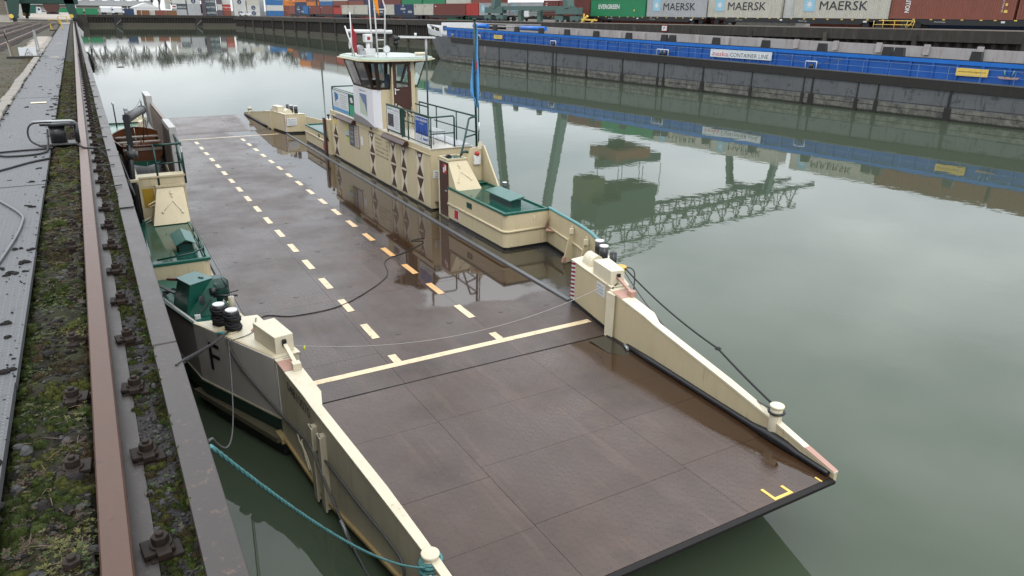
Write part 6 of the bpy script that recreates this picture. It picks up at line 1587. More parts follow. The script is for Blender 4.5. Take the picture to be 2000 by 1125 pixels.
def cmesh(L, H, cname, corr):
    key = (round(L, 2), round(H, 2), cname, corr)
    if key in CMESH: return CMESH[key]
    W = 1.22; mat = CC[cname]; out = []
    def mk(nm, b, bevel=0):
        o = b.build(nm, mat, None); me = o.data; bpy.data.objects.remove(o); out.append((nm, me))
    n = max(8, int(L/(.28 if corr else .9)))
    for sx in (-1, 1):
        b = MB(); pts = []
        for k in range(n):
            y0 = -L/2+.12+(L-.24)*k/n; w = (L-.24)/n
            for f, d in ((0, 0), (.28, 0), (.5, .045), (.78, .045)): pts.append((sx*(W-.01-d), y0+w*f))
        pts.append((sx*(W-.01), L/2-.12))
        for (x0, y0), (x1, y1) in zip(pts, pts[1:]): b.face([(x0, y0, .16), (x1, y1, .16), (x1, y1, H-.12), (x0, y0, H-.12)])
        mk("side_panel", b)
    b = MB(); b.box(-W, W, -L/2, L/2, H-.12, H); mk("roof", b); b = MB(); b.box(-W+.06, W-.06, -L/2+.03, L/2-.03, .02, .16); mk("floor_frame", b)
    for sy in (-1, 1):
        b = MB(); b.box(-W+.1, W-.1, min(sy*(L/2-.03), sy*(L/2-.08)), max(sy*(L/2-.03), sy*(L/2-.08)), .16, H-.121)
        if sy < 0:
            for x in (-.75, -.25, .25, .75): b.box(x-.03, x+.03, -L/2-.02, -L/2+.03, .2, H-.16)
        mk("end_doors" if sy < 0 else "end_wall", b)
    b = MB()
    for sx in (-1, 1):
        for sy in (-1, 1): b.box(min(sx*(W+.005), sx*(W-.15)), max(sx*(W+.005), sx*(W-.15)), min(sy*(L/2+.005), sy*(L/2-.16)), max(sy*(L/2+.005), sy*(L/2-.16)), 0, H-.001)
        b.box(min(sx*(W+.004), sx*(W-.1)), max(sx*(W+.004), sx*(W-.1)), -L/2+.17, L/2-.17, 0, .15)
    mk("corner_posts", b)
    CMESH[key] = out; return out
def container(loc, rot, L, H, cname, label, corr=False, group=None):
    o = thing("shipping_container", label, "container", loc, group); o.rotation_euler = (0, 0, rot)
    for nm, me in cmesh(L, H, cname, corr):
        c = bpy.data.objects.new(nm, me); COL.objects.link(c); c.parent = o; ORIGIN[c.name] = (0, 0, 0)
    ORIGIN[o.name] = (0, 0, 0)
    return o
CX, CY = (0, -1, 0), (0, 0, 1)
FACE = -1.22
def ctext(c, s, size, y, z, mat, width=None, bold=0.0, align='LEFT'): return text(s, size, (FACE, y, z), CX, CY, mat, c, width=width, bold=bold, align=align, off=.012)
STARB = paint("maersk_blue", (.30, .55, .68), .5, .08)
TXTBLK = paint("container_lettering", (.02, .025, .03), .5, .1); TXTW = paint("container_white_print", (.72, .73, .72), .5, .08)
def star_square(c, y, z, h):
    b = MB(); b.box(FACE-.010, FACE-.004, y-h/2, y+h/2, z, z+h*1.05); o = b.build("logo_square", STARB, c)
    b = MB(); p = []
    for k in range(14):
        a = math.pi/2+k*math.pi/7; r = h*(.36 if k % 2 == 0 else .13); p.append((FACE-.012, y-r*math.cos(a), z+h*.52+r*math.sin(a)))
    ctr = b.P((FACE-.012, y, z+h*.52)); ids = [b.P(q) for q in p]
    for k in range(14): b.idx([ctr, ids[k], ids[(k+1) % 14]])
    b.build("logo_star", TXTW, c, recalc=False)
TS = 5.0+1.22
def train(t0, t1, H, cname, label, corr=True, dz=1.18):
    tm = (t0+t1)/2; p = FQ(tm, TS, zq(tm)+dz); return container(p, FROT, abs(t1-t0)-.12, H, cname, label, corr, "containers on the freight train")
# from the near end of the train to its far end (t runs away from us)
c = train(-124.4, -110.1, 2.9, "brown", "reddish brown container with vertical white lettering above the yellow guard rail on the quay")
text("TRITON", .62, (FACE, 5.35, 2.75), (0, 0, -1), (0, -1, 0), TXTW, c, width=2.05, bold=.03, off=.012)
text("TRITON 45", .16, (FACE, -5.7, 2.5), (0, 0, -1), (0, -1, 0), TXTW, c, width=1.7, off=.012)
b = MB(); b.box(FACE-.012, FACE-.004, -6.35, -6.0, .75, 1.05); b.box(FACE-.012, FACE-.004, -6.25, -6.0, 1.5, 1.75); b.build("yellow_patch", YELLOW2, c)
c = train(-139.2, -124.6, 2.9, "brown", "plain reddish brown container beyond the one with vertical white lettering")
for k, (a, d, cn, lab) in enumerate(((-110.0, -96.2, "pale", "rust streaked pale container with the star logo, next to the reddish brown one"), (-94.0, -80.6, "pale", "stained pale container with the star logo, middle one of the three large grey ones"), (-80.4, -67.2, "grey", "clean grey container with the star logo beside the green one"))):
    c = train(a, d, 2.9, cn, lab); L = abs(a-d)
    star_square(c, L/2-2.3, .85, 1.75); ctext(c, "MAERSK", 1.12, L/2-3.9, 1.05, TXTBLK, width=6.9)
c = container(FQ(-95.1, TS+.5, zq(-95)+1.18), FROT, 1.9, 2.9, "white", "short ribbed white container end standing in the gap between two pale containers", True, "containers on the freight train")
c = train(-66.9, -52.6, 2.9, "green", "bright green container with big white block lettering on the train")
ctext(c, "EVERGREEN", .80, 4.9, 1.25, TXTW, width=5.6, bold=.03)
b = MB(); b.box(FACE-.012, FACE-.004, -4.6, -4.3, .9, 1.2); b.build("yellow_patch", YELLOW2, c)
c = train(-52.4, -43.2, 2.9, "maroon", "dark red container behind the crane bogie beside the green one")
c = train(-43.0, -38.2, 2.9, "maroon", "short dark red container between the star logo container and the crane leg")
text("TEX", .5, (FACE, 1.7, 2.6), (0, 0, -1), (0, -1, 0), TXTW, c, width=1.5, off=.012)
for a, d, lab in ((-38.0, -26.2, "grey star logo container behind the portal frame of the crane"), (-26.0, -14.2, "grey star logo container behind the farther crane bogie")):
    c = train(a, d, 2.6, "grey", lab); L = abs(a-d); star_square(c, L/2-1.7, .7, 1.4); ctext(c, "MAERSK", .85, L/2-3.4, .9, TXTBLK, width=6.0)
seq = [(-13.9, -8.6, 2.6, "red", "bright red container next to the star logo containers"), (-8.4, 6.6, 2.6, "maroon", "long dark red container behind the barge bow"),
       (6.9, 12.0, 2.6, "pale", "cream container next to the long dark red one"), (12.1, 17.1, 2.6, "pale", "cream container touching the navy one with the white emblem"),
       (17.4, 28.2, 2.6, "navy", "navy container with white emblem lettering between two cream pairs on the train"), (28.4, 34.2, 2.6, "pale", "cream container between two navy containers"),
       (34.6, 45.0, 2.6, "navy", "navy container partly hidden by the ladder mast"), (45.3, 54.8, 2.6, "pale", "long cream container between the hidden navy one and the narrow cream pair"),
       (55.2, 59.6, 2.6, "pale", "narrow cream container beside the long cream one"), (59.8, 64.3, 2.6, "pale", "narrow cream container beside the bright red low one"),
       (64.6, 71.0, 1.9, "red", "low bright red container at the brown group of the train"), (71.3, 82.0, 2.6, "maroon", "dark maroon container in the middle of the far train"),
       (82.3, 92.0, 2.6, "maroon", "dark maroon container next to the small navy ones"), (93.0, 98.0, 2.6, "blue", "small blue container coupled to a navy one"), (98.2, 105.5, 2.6, "navy", "small navy container with white print beside the brown one"),
       (105.8, 112, 2.6, "brown", "brown container at the far end of the train")]
for a, d, H, cn, lab in seq:
    c = train(a, d, H, cn, lab, corr=a < 46)
    L = d-a
    if cn == "navy" and L > 7:
        text("DSON", .5, (FACE, 1.6, 1.2), CX, CY, TXTW, c, width=2.6, bold=.04, off=.012)
        b = MB(); b.extr([(FACE-.012, .8, 2.2), (FACE-.012, -.3, 2.45), (FACE-.012, .3, 2.0)], (.006, 0, 0)); b.extr([(FACE-.012, .3, .9), (FACE-.012, -.8, .55), (FACE-.012, -.2, .5)], (.006, 0, 0)); b.box(FACE-.012, FACE-.004, -4.6, -2.4, .5, .62); b.box(FACE-.012, FACE-.004, -4.6, -2.4, .8, .95); b.build("white_print", TXTW, c)
    elif cn in ("pale", "maroon") and L > 4.2:
        b = MB(); b.box(FACE-.012, FACE-.004, L/2-1.3, L/2-.6, H*.72, H*.80); b.build("small_print", RED if cn == "pale" else TXTW, c)
# wagons under the containers
WAG = paint("wagon_black", (.018, .019, .021), .55, .3, (.05, .045, .04), .4)
def wagon(t0, t1, label, detail=True):
    tm = (t0+t1)/2; L = t1-t0; p = FQ(tm, TS, zq(tm)); w = thing("container_wagon", label, "railway wagon", p, "wagons of the freight train"); w.rotation_euler = (0, 0, FROT); ORIGIN[w.name] = (0, 0, 0)
    b = MB()
    for x in (-1.18, 1.0):
        b.extr([(x, -L/2+.1, 1.17), (x, L/2-.1, 1.17), (x, L/2-.1, .95), (x, L/2-3.2, .80), (x, L/2-4.0, .48), (x, -L/2+4.0, .48), (x, -L/2+3.2, .80), (x, -L/2+.1, .95)], (.18, 0, 0))
    b.box(-1.0, 1.0, -L/2+.3, L/2-.3, .9, 1.10); b.build("wagon_frame", WAG, w)
    for y in (-L/2+1.4, -L/2+3.2, L/2-3.2, L/2-1.4):
        b = MB(); b.cyl((-1.0, y, .46), .45, .13, 16, axis='x'); b.cyl((.87, y, .46), .45, .13, 16, axis='x'); b.cyl((-.9, y, .46), .08, 1.8, 8, axis='x'); b.build("wheel_set", BLACKST, w)
    if detail:
        b = MB()
        for k in range(int(L/1.9)): b.box(-1.21, -1.185, -L/2+.7+k*1.9+(k % 3)*.2, -L/2+1.0+k*1.9+(k % 3)*.2, 1.02, 1.15)
        b.build_each("yellow_mark", YELLOW2, w)
        text("RheinCargo", .16, (-1.18, L/2-5.2, .72), CX, CY, TXTW, w, width=1.3, off=.01)
        text("RheinCargo", .16, (-1.18, -1.5, .72), CX, CY, TXTW, w, width=1.3, off=.01)
        b = MB(); b.box(-1.20, -1.183, -L/2+3.0, -L/2+3.5, .75, .95); b.box(-1.20, -1.183, 1.2, 1.6, .8, 1.0); b.build_each("white_label", TXTW, w)
    return w
wl_ = [("black container wagon with yellow marks under the two reddish brown containers", -139, -110.6), ("black container wagon with yellow marks under two pale star logo containers", -110.2, -81), ("black wagon with yellow marks under the grey and the green container", -80.6, -52.4),
       ("dark wagon behind the crane bogies", -52, -26.4), ("dark wagon behind the farther crane bogie and barge bow", -26, -8), ("dark wagon under the long dark red container", -7.6, 12), ("dark wagon under the navy container with the emblem", 12.4, 34), ("dark wagon behind the ladder mast", 34.4, 60), ("dark wagon under the maroon containers", 60.4, 88), ("dark wagon at the far end of the train", 88.4, 112)]
for lab, a, d in wl_: wagon(a, d, lab, a < -50)
# stacked containers behind the train
srng = random.Random(21)
def stack(t0, L, s, n, cols, lab, H=2.6):
    for k in range(n):
        tm = t0+L/2; cn = cols[k % len(cols)]
        container(FQ(tm, s, zq(tm)+.02+k*(H+.02)), FROT, L-.1, H, cn, lab.format({0: "bottom", 1: "second", 2: "third", 3: "top"}.get(k)+" container", cn), False, "stacked containers behind the train")
def cdesc(cn): return cn
names = {"green": "green", "maroon": "dark red", "navy": "navy", "orange": "orange", "blue": "blue", "brown": "brown", "white": "white", "red": "red", "pale": "cream", "slate": "slate grey", "rustbrown": "rust brown", "grey": "grey", "purple": "purple"}
layout = [(112.5, 12, ("brown", "navy", "orange")), (100, 12, ("maroon", "orange", "brown")), (87.5, 12, ("brown", "blue", "white")), (75, 12, ("navy", "brown", "white")), (62.5, 12, ("maroon", "brown", "navy")), (50, 12, ("red", "navy", "maroon")),
          (37.5, 12, ("brown", "maroon", "white")), (25, 12, ("navy", "green", "green")), (12.5, 12, ("maroon", "green", "blue")), (0, 12, ("green", "pale", "green")), (-12.5, 12, ("navy", "brown", "navy"))]
anch = ["the far corner of the basin", "the lamp mast", "the brown group", "the red low container", "the twin cream containers", "the long cream container", "the ladder mast", "the ladder mast and flag", "the emblem container", "the long dark red container", "the bright red container"]
for (t0, L, cols), an in zip(layout, anch):
    for k, cn in enumerate(cols):
        container(FQ(t0+L/2, 13.0, zq(t0)+.02+k*2.62), FROT, L-.1, 2.6, cn, "%s container, %s of the stack behind %s" % (names[cn], ("bottom", "middle", "top")[k], an), False, "stacked containers behind the train")
# tall stack close behind the wagons: its upper tiers show in the water
tall = [(-52.6, -40.4, ("brown", "brown", "maroon"), "the crane portal frame"), (-66.9, -52.6, ("brown", "brown", "green"), "the green lettered container"), (-80.4, -67.2, ("maroon", "brown", "pale"), "the clean grey container"),
        (-94.0, -80.6, ("white", "maroon", "pale"), "the stained pale container"), (-110.0, -96.2, ("brown", "brown", "pale"), "the rust streaked container"), (-124.4, -110.1, ("navy", "brown", "brown"), "the quay guard rail"), (-138.6, -124.8, ("maroon", "brown", "brown"), "the plain brown container")]
for t0, t1, cols, an in tall:
    tm = (t0+t1)/2; L = t1-t0
    for k, cn in enumerate(cols):
        c = container(FQ(tm, 10.4, zq(tm)+.02+k*2.77), FROT, L-.12, 2.75, cn, "%s container, %s of the tall stack behind %s" % (names[cn], ("bottom", "middle", "top")[k], an), k == 2, "stacked containers behind the train")
        if k == 2 and cn == "pale":
            star_square(c, L/2-2.2, .7, 1.6); ctext(c, "MAERSK", 1.0, L/2-3.7, .9, TXTBLK, width=6.6)

# ---- end quay containers (long side facing us): x0, x1, list from bottom up
def erow(x0, x1, cols, lab, y=386, H=2.45, logo=None):
    for k, cn in enumerate(cols):
        if cn is None: continue
        c = container(((x0+x1)/2, y, EZ+k*(H+.03)), math.pi/2, x1-x0-.15, H, cn, lab[k], False, "containers stacked on the far end quay")
        if logo and logo[k]:
            # ring emblem faces us; local +Y is world -X here, the side at local x = -1.22 faces -Y
            kind = logo[k]
            if kind == "ring":
                b = MB(); b.tube([(FACE-.02, .75*math.cos(q*.5236), 1.2+.75*math.sin(q*.5236)) for q in range(12)], .22, 5, closed=True); b.box(FACE-.03, FACE-.01, -.75, .75, 1.05, 1.35); b.build("ring_emblem", NAVY, c)
            elif kind == "han":
                text("HAMBURG SUD", .8, (FACE, -.9, .6), CX, CY, TXTW, c, width=3.6, off=.02, align='CENTER'); b = MB(); b.box(FACE-.02, FACE-.004, 1.2, 3.2, .3, 2.1); b.build("red_white_flag", TXTW, c); b = MB(); b.box(FACE-.03, FACE-.021, 1.5, 2.9, .9, 1.5); b.build("flag_center", REDDK, c)
            else: text(kind, .9, (FACE, 0, .7), CX, CY, TXTW if cn != "orange" else NAVY, c, width=4.2, off=.02, align='CENTER')
erow(40, 45.8, ("grey", "slate", "white"), ["grey container, bottom of the stack beside the white tent", "slate container with red and white flag print, middle of the stack by the tent", "cream white container, top of the stack by the tent"], logo=(None, "han", None))
erow(37.4, 39.6, (None, "white", "pale"), ["", "small white container end peeking out beside the tent", "small cream container end above the white one by the tent"], y=390)
erow(46.2, 52.0, ("grey", "grey", "white"), ["grey container with a pale blue patch, bottom row beside the slate stack", "light grey container, middle row beside the slate stack", "white container with a ring emblem, top row beside the slate stack"], logo=(None, None, "ring"))
erow(52.6, 54.0, ("purple", "purple", "purple"), ["purple white striped container end at the foot of the slate stack", "purple white striped container end, middle of the slate stack", "purple white striped container end, top of the slate stack"], y=385)
erow(54.2, 58.8, ("slate", "slate", "slate"), ["slate container with white print, lowest of three alike", "slate container with white print, middle of three alike", "slate container with white print, topmost of three alike"], logo=("HLN MOEL", "HLN MOEL", "HLN MOEL"))
erow(59.2, 61.4, ("purple", "white", "purple"), ["pale container end, bottom between slate and red stacks", "white container end, middle between slate and red stacks", "pale container end, top between slate and red stacks"], y=385)
erow(61.6, 65.4, ("brown", "red", "white"), ["faded red container at the foot of the reach stacker boom", "red container with a yellow emblem under the white one", "white container under the crane boom tip"], logo=(None, "Hapag", None))
erow(66.6, 72.3, ("white", "white", "white"), ["white container with ring emblem, bottom of the first emblem stack", "cream container without emblem, middle of the first emblem stack", "white container with ring emblem, top of the first emblem stack"], logo=("ring", None, "ring"))
erow(72.7, 78.6, ("white", "white", "pale"), ["white container with ring emblem, bottom of the stack at the wall corner", "white container with ring emblem, middle of the stack at the wall corner", "cream container, top of the stack at the wall corner"], logo=("ring", "ring", None))
erow(79.2, 82, ("grey", "grey", "grey"), ["grey container end low beside the blue and white stack", "grey container end halfway beside the blue and white stack", "grey container end high beside the blue and white stack"], y=392)
erow(82.3, 90.4, ("blue", "white", "blue"), ["blue container under the white one at the end of the basin", "white container sandwiched between two blue ones", "blue container above the white one at the end of the basin"], y=388)
erow(92.2, 101.5, (None, None, "orange"), ["", "", "orange container with a dark blue emblem beside the lamp mast"], y=394, logo=(None, None, "Hapag"))
erow(91.5, 101, ("brown", "brown"), ["brown container at the bottom below the orange one", "brown container right below the orange one"], y=393.5)
erow(4.5, 9.5, ("green",), ["green container at the head of the basin beside the dark crane leg"], y=382)
erow(-6.6, 3.9, ("green",), ["long green container behind the dark crane leg"], y=383)
erow(19.6, 23.6, ("navy",), ["dark blue container beside the tan rusty one on the end quay"], y=382)
for k, (a, d, cn, nm) in enumerate(((24.6, 26.4, "rustbrown", "tan rusty container beside the dark blue one"), (26.6, 29.8, "rustbrown", "brown rusty container under the tent gable"), (30, 31.8, "pale", "pale tan container under the tent gable"), (32, 36.5, "brown", "brown container under the tent eave"), (36.8, 41, "rustbrown", "rusty container at the foot of the grey stack by the tent"))):
    erow(a, d, (cn,), [nm], y=381.5, H=2.0)

# ================================================================== GANTRY CRANE ON THE FAR QUAY
CRG = paint("crane_green", (.085, .15, .135), .5, .18, (.05, .06, .05), .4); CRD = paint("crane_dark_green", (.022, .065, .052), .5, .2)
GC = thing("gantry_crane", "grey green container gantry crane standing over the quay and the train", "crane", FQ(-37, 40, 5.8))
def Cq(t, s, z): return FQ(t, s, z)
def qbox(t0, t1, s0, s1, z0, z1):
    b = MB(); b.hexa([Cq(t0, s0, z0), Cq(t1, s0, z0), Cq(t1, s1, z0), Cq(t0, s1, z0)], [Cq(t0, s0, z1), Cq(t1, s0, z1), Cq(t1, s1, z1), Cq(t0, s1, z1)]); return b
ZB = 5.86
for tc_ in (-26.0, -50.4):
    for d in (-2.3, 2.3):
        b = qbox(tc_+d-1.25, tc_+d+1.25, 1.0, 2.1, ZB+.55, ZB+1.25); o = b.build("bogie", CRG, GC)
        for w in (-.8, .8):
            b = MB(); p = V(Cq(tc_+d+w, 1.25, ZB+.42)); b.tube([p, p+FN*.22], .40, 14); b.build("wheel", GREYDK, o)
            b = qbox(tc_+d+w-.35, tc_+d+w+.35, .98, 1.2, ZB+.35, ZB+.6); b.build("axle_box", CRG, o)
    b = qbox(tc_-3.3, tc_+3.3, .95, 2.15, ZB+1.55, ZB+2.75); b.build("equaliser_beam", CRG, GC)
    b = MB(); b.tube([Cq(tc_-2.3, 1.5, ZB+1.2), Cq(tc_-2.3, 1.5, ZB+1.6)], .35, 8); b.tube([Cq(tc_+2.3, 1.5, ZB+1.2), Cq(tc_+2.3, 1.5, ZB+1.6)], .35, 8); b.build_each("pivot", CRG, GC)
qbox(-52, -24, 1.2, 1.9, ZB+2.2, ZB+3.0).build("sill_beam", CRG, GC)
for t in (-35.2, -41.6):
    qbox(t-.5, t+.5, 1.2, 1.9, ZB+.05, ZB+2.2).build("frame_post", CRG, GC)
b = MB(); b.tube([Cq(-34, 1.1, ZB+1.6), Cq(-47, 1.1, ZB+1.6)], .05, 5); b.tube([Cq(-34, 1.1, ZB+2.0), Cq(-47, 1.1, ZB+2.0)], .05, 5); b.build("walk_rail", CRG, GC)
qbox(-38.6, -37.2, .9, 1.3, ZB+1.0, ZB+2.1).build("switch_box", WHITE, GC)
for t0, t1 in ((-26, -31.5), (-50.4, -43.5)):
    b = MB(); b.bar(Cq(t0, 1.6, ZB+2.6), Cq(t1, 1.6, 38.5), 1.5, 1.5); b.build("leg", CRG, GC)
    b = MB(); b.bar(Cq(t0*.98, 80, 5.5), Cq(t1, 80, 38.5), 1.5, 1.5); b.build("leg", CRG, GC)
qbox(-44.5, -30.5, 1.0, 2.4, 36.8, 38.4).build("cross_beam", CRG, GC); qbox(-44.5, -30.5, 79, 80.8, 36.8, 38.4).build("cross_beam", CRG, GC)
# bridge truss
b = MB()
for t in (-33.5, -41.5):
    b.bar(Cq(t, -22, 39), Cq(t, 106, 39), .8, 1.1); b.bar(Cq(t, -10, 44.4), Cq(t, 98, 44.4), .5, .6)
    n = 18
    for k in range(n):
        s0 = -10+k*6; b.bar(Cq(t, s0, 39.4), Cq(t, s0+3, 44.2), .28, .28); b.bar(Cq(t, s0+3, 44.2), Cq(t, s0+6, 39.4), .28, .28); b.bar(Cq(t, s0+3, 44.2), Cq(t, s0+3, 39.4), .16, .16)
    b.tube([Cq(t, -22, 39.6), Cq(t, 0, 51), Cq(t, 40, 47)], .22, 5)
for k in range(19): b.bar(Cq(-33.5, -10+6*k, 39.2), Cq(-41.5, -10+6*k, 39.2), .35, .35)
b.build("bridge_truss", CRD, GC)
b = MB(); b.bar(Cq(-33, 37, 50.6), Cq(-33, 72, 47), .25, .3); 
for k in range(12): b.bar(Cq(-33, 37+3*k, 45), Cq(-33, 38+3*k, 50.4-.3*k), .12, .12)
b.tube([Cq(-42.3, -10, 40.6), Cq(-42.3, 98, 40.6)], .08, 4); b.build("cable_gantry", CRD, GC)
b = qbox(-42.2, -32.8, 19, 38, 33.2, 38.2); b.build("trolley", CRD, GC); b = qbox(-40, -35, 17.5, 23, 27.8, 33.2); b.build("cabin", paint("cabin_olive", (.10, .10, .03), .5, .2), GC); b = qbox(-42.5, -32.5, 26, 38, 31, 33.4); b.build("trolley", CRD, GC)
b = qbox(-42, -33, 24, 35, 21.5, 24); b.build("spreader", paint("spreader_brown", (.20, .055, .02), .5, .2), GC); b = qbox(-39, -36, 23, 42, 24.1, 26); b.build("spreader_frame", CRD, GC); b = qbox(-38.5, -36.5, 26.5, 30, 19.6, 21.4); b.build("spreader_frame", CRD, GC)
b = MB()
for t in (-41, -34):
    for s_ in (26, 34, 40): b.tube([Cq(t, s_, 26), Cq(t, s_, 34)], .10, 4)
b.build_each("hoist_rope", CABLE, GC)
# yellow buffer, quay guard rail, notice
b = MB(); b.bar(FQ(-54.4, 1.4, 6.0), FQ(-56, 1.4, 7.2), .35, .35); b.bar(FQ(-54.4, 1.4, 6.6), FQ(-58.6, 1.4, 6.5), .25, .25); b.bar(FQ(-55, 1.4, 6.0), FQ(-55, 1.4, 7.6), .2, .2); b.bar(FQ(-57, 1.4, 6.0), FQ(-58, 1.4, 6.6), .25, .25)
tag(b.build("rail_buffer", YELLOW2), "yellow buffer frame standing on the crane rail near the green container", "rail buffer")
gr_ = thing("guard_rail", "yellow tubular guard rail on the far quay edge", "railing", FQ(-114, .4, 6.3)); b = MB()
for t in (-110.8, -112.0, -113.4, -114.8, -115.6): b.tube([FQ(t, .4, zq(t)), FQ(t-(.0 if t > -114.5 else .2), .4, zq(t)+.95)], .04, 5)
b.build_each("post", YELLOW2, gr_)
b = MB(); b.tube([FQ(-110.8, .4, zq(-111)+.5), FQ(-115.6, .4, zq(-115)+.5)], .04, 5); b.tube([FQ(-111.4, .4, zq(-111)+.95), FQ(-115.8, .4, zq(-115)+.95)], .045, 5); b.tube([FQ(-114.8, .4, zq(-114)), FQ(-115.6, .4, zq(-115)+.9)], .035, 5); b.build("rail", YELLOW2, gr_)
b = MB(); b.hexa([FQ(-76.2, -.42, 5.1), FQ(-77.4, -.42, 5.1), FQ(-77.4, -.36, 5.1), FQ(-76.2, -.36, 5.1)], [FQ(-76.2, -.42, 6.0), FQ(-77.4, -.42, 6.0), FQ(-77.4, -.36, 6.0), FQ(-76.2, -.36, 6.0)]); s_ = tag(b.build("mooring_sign", RED), "small red and white mooring sign on the far quay wall", "sign"); ORIGIN[s_.name] = (0, 0, 0)
b = MB(); b.hexa([FQ(-76.3, -.44, 5.2), FQ(-77.3, -.44, 5.2), FQ(-77.3, -.421, 5.2), FQ(-76.3, -.421, 5.2)], [FQ(-76.3, -.44, 5.9), FQ(-77.3, -.44, 5.9), FQ(-77.3, -.421, 5.9), FQ(-76.3, -.421, 5.9)]); b.build("sign_field", SIGNW, s_)
text("P", .45, FQ(-76.65, -.44, 5.33), tuple(-FA), (0, 0, 1), INK, s_, width=.3, bold=.03)
# lamp mast
lm = thing("lamp_mast", "tall pale lamp mast behind the train near the basin corner", "lamp mast", FQ(95, 9, 5.2)); b = MB(); b.tube([FQ(95, 9, 5.2), FQ(95, 9, 45)], [.32, .14], 8); b.build("mast", GALV, lm)
b = MB(); b.bar(FQ(93, 9, 45), FQ(97, 9, 45), .5, .3); b.build("lamp_head", GALV, lm)

# ================================================================== END OF THE BASIN AND LEFT BACKGROUND
wh = thing("warehouse", "long low warehouse with grey roof and pale wall panels behind the end quay", "warehouse", (10, 432, EZ))
for k in range(6):
    x0 = -32+k*11.2; b = MB(); b.box(x0, x0+11.0, 430, 431, EZ+1, 8.4); b.build("wall_panel", paint("warehouse_wall", (.52, .50, .45), .6, .05), wh)
b = MB(); b.hexa([(-34, 428, 8.4), (36, 428, 8.4), (36, 452, 8.4), (-34, 452, 8.4)], [(-34, 428.2, 8.5), (36, 428.2, 8.5), (36, 446, 11.2), (-34, 446, 11.2)]); b.build("roof", paint("warehouse_roof", (.13, .135, .13), .6, .15), wh)
for k in range(12):
    b = MB(); b.ball((-30+k*5.6, 442, 10.8), 1.3, 10, 6, .7); b.build("roof_dome", WHITE, wh)
tn = thing("storage_tent", "white gabled storage tent at the end of the basin", "tent", (30, 396, EZ)); b = MB()
b.hexa([(23.8, 388, EZ), (34.6, 388, EZ), (34.6, 406, EZ), (23.8, 406, EZ)], [(23.8, 388, 7.7), (34.6, 388, 7.7), (34.6, 406, 7.7), (23.8, 406, 7.7)]); b.build("wall", WHITE, tn)
b = MB(); b.hexa([(23.4, 387.8, 7.7), (29.2, 387.8, 9.85), (35, 387.8, 7.7), (29.2, 387.8, 7.69)], [(23.4, 406, 7.7), (29.2, 406, 9.85), (35, 406, 7.7), (29.2, 406, 7.69)]); b.build("roof", WHITE, tn)
# parked lorries and skips on the end quay
def lorry(x0, L, y, col, lab):
    w = thing("parked_lorry", lab, "lorry", (x0+L/2, y, EZ)); b = MB(); b.box(x0, x0+L*.74, y-1.2, y+1.2, EZ+.95, EZ+2.9); b.build("body", col, w, bevel=.05)
    b = MB(); b.hexa([(x0+L*.76, y-1.15, EZ+.7), (x0+L, y-1.15, EZ+.7), (x0+L, y+1.15, EZ+.7), (x0+L*.76, y+1.15, EZ+.7)], [(x0+L*.76, y-1.15, EZ+2.7), (x0+L*.95, y-1.15, EZ+2.7), (x0+L*.95, y+1.15, EZ+2.7), (x0+L*.76, y+1.15, EZ+2.7)]); o = b.build("cab", col, w)
    b = MB(); b.box(x0+L*.80, x0+L*.93, y-1.17, y-1.151, EZ+1.7, EZ+2.4); b.build("cab_window", NAVY, o)
    for fx in (.12, .3, .86):
        b = MB(); b.cyl((x0+L*fx, y-1.1, EZ+.48), .48, 2.2, 12, axis='y'); b.build("wheel", BLACK, w)
lorry(10.6, 5.2, 381.5, SIGNW, "white lorry parked beside the green container")
lorry(15.4, 4.6, 382, WHITE, "white van lorry parked beside the dark blue container")
lorry(-14, 5, 300, SIGNW, "white lorry in the yard behind the dark crane legs")
lorry(-19.5, 5, 330, GREYP, "grey lorry in the yard under the office building")
b = MB(); b.hexa([(10.2, 381.2, EZ+2.92), (19.2, 381.2, EZ+2.92), (19.2, 384, EZ+2.92), (10.2, 384, EZ+2.92)], [(10.6, 381.4, EZ+3.4), (18.8, 381.4, EZ+3.4), (18.8, 383.8, EZ+3.4), (10.6, 383.8, EZ+3.4)]); tag(b.build("canopy_roof", WHITE), "flat white canopy roof over the lorries on the end quay", "canopy")
# small white machines and bits on the far corner
for t, cn, lab in ((158, WHITE, "white forklift by the basin corner"), (150, WHITE, "second white forklift along the quay edge")):
    b = MB(); p = FQ(t, 1.6, zq(t)); w = thing("forklift", lab, "forklift", p); b.box(p[0]-.9, p[0]+.9, p[1]-1.4, p[1]+1.4, p[2]+.45, p[2]+1.2); b.build("body", cn, w, bevel=.06); b = MB()
    for dx in (-.8, .8):
        for dy in (-1.2, .9): b.tube([(p[0]+dx, p[1]+dy, p[2]+1.2), (p[0]+dx, p[1]+dy, p[2]+2.2)], .06, 5)
    b.box(p[0]-.9, p[0]+.9, p[1]-1.3, p[1]+1.0, p[2]+2.2, p[2]+2.3); b.build("cage", cn, w)
    for dx in (-.95, .75):
        for dy in (-1.0, 1.0): b = MB(); b.cyl((p[0]+dx, p[1]+dy, p[2]+.42), .42, .2, 10, axis='x'); b.build("wheel", BLACK, w)
# reach stacker boom over the far stack
rs = thing("reach_stacker", "dark reach stacker with a raised boom behind the red containers", "reach stacker", (58, 398, EZ)); b = MB(); b.bar((53, 398, 16), (66, 391.5, 9.2), .9, .9); b.build("boom", GREYP, rs); b = MB(); b.box(50, 58, 396, 400, EZ+.8, EZ+3.2); b.box(52, 54.5, 396.5, 399.5, EZ+3.2, EZ+5); b.build("body", BLACKST, rs)
for x in (51.5, 56.5): b = MB(); b.cyl((x, 395.6, EZ+.9), .9, .6, 12, axis='y'); b.build("wheel", BLACK, rs)

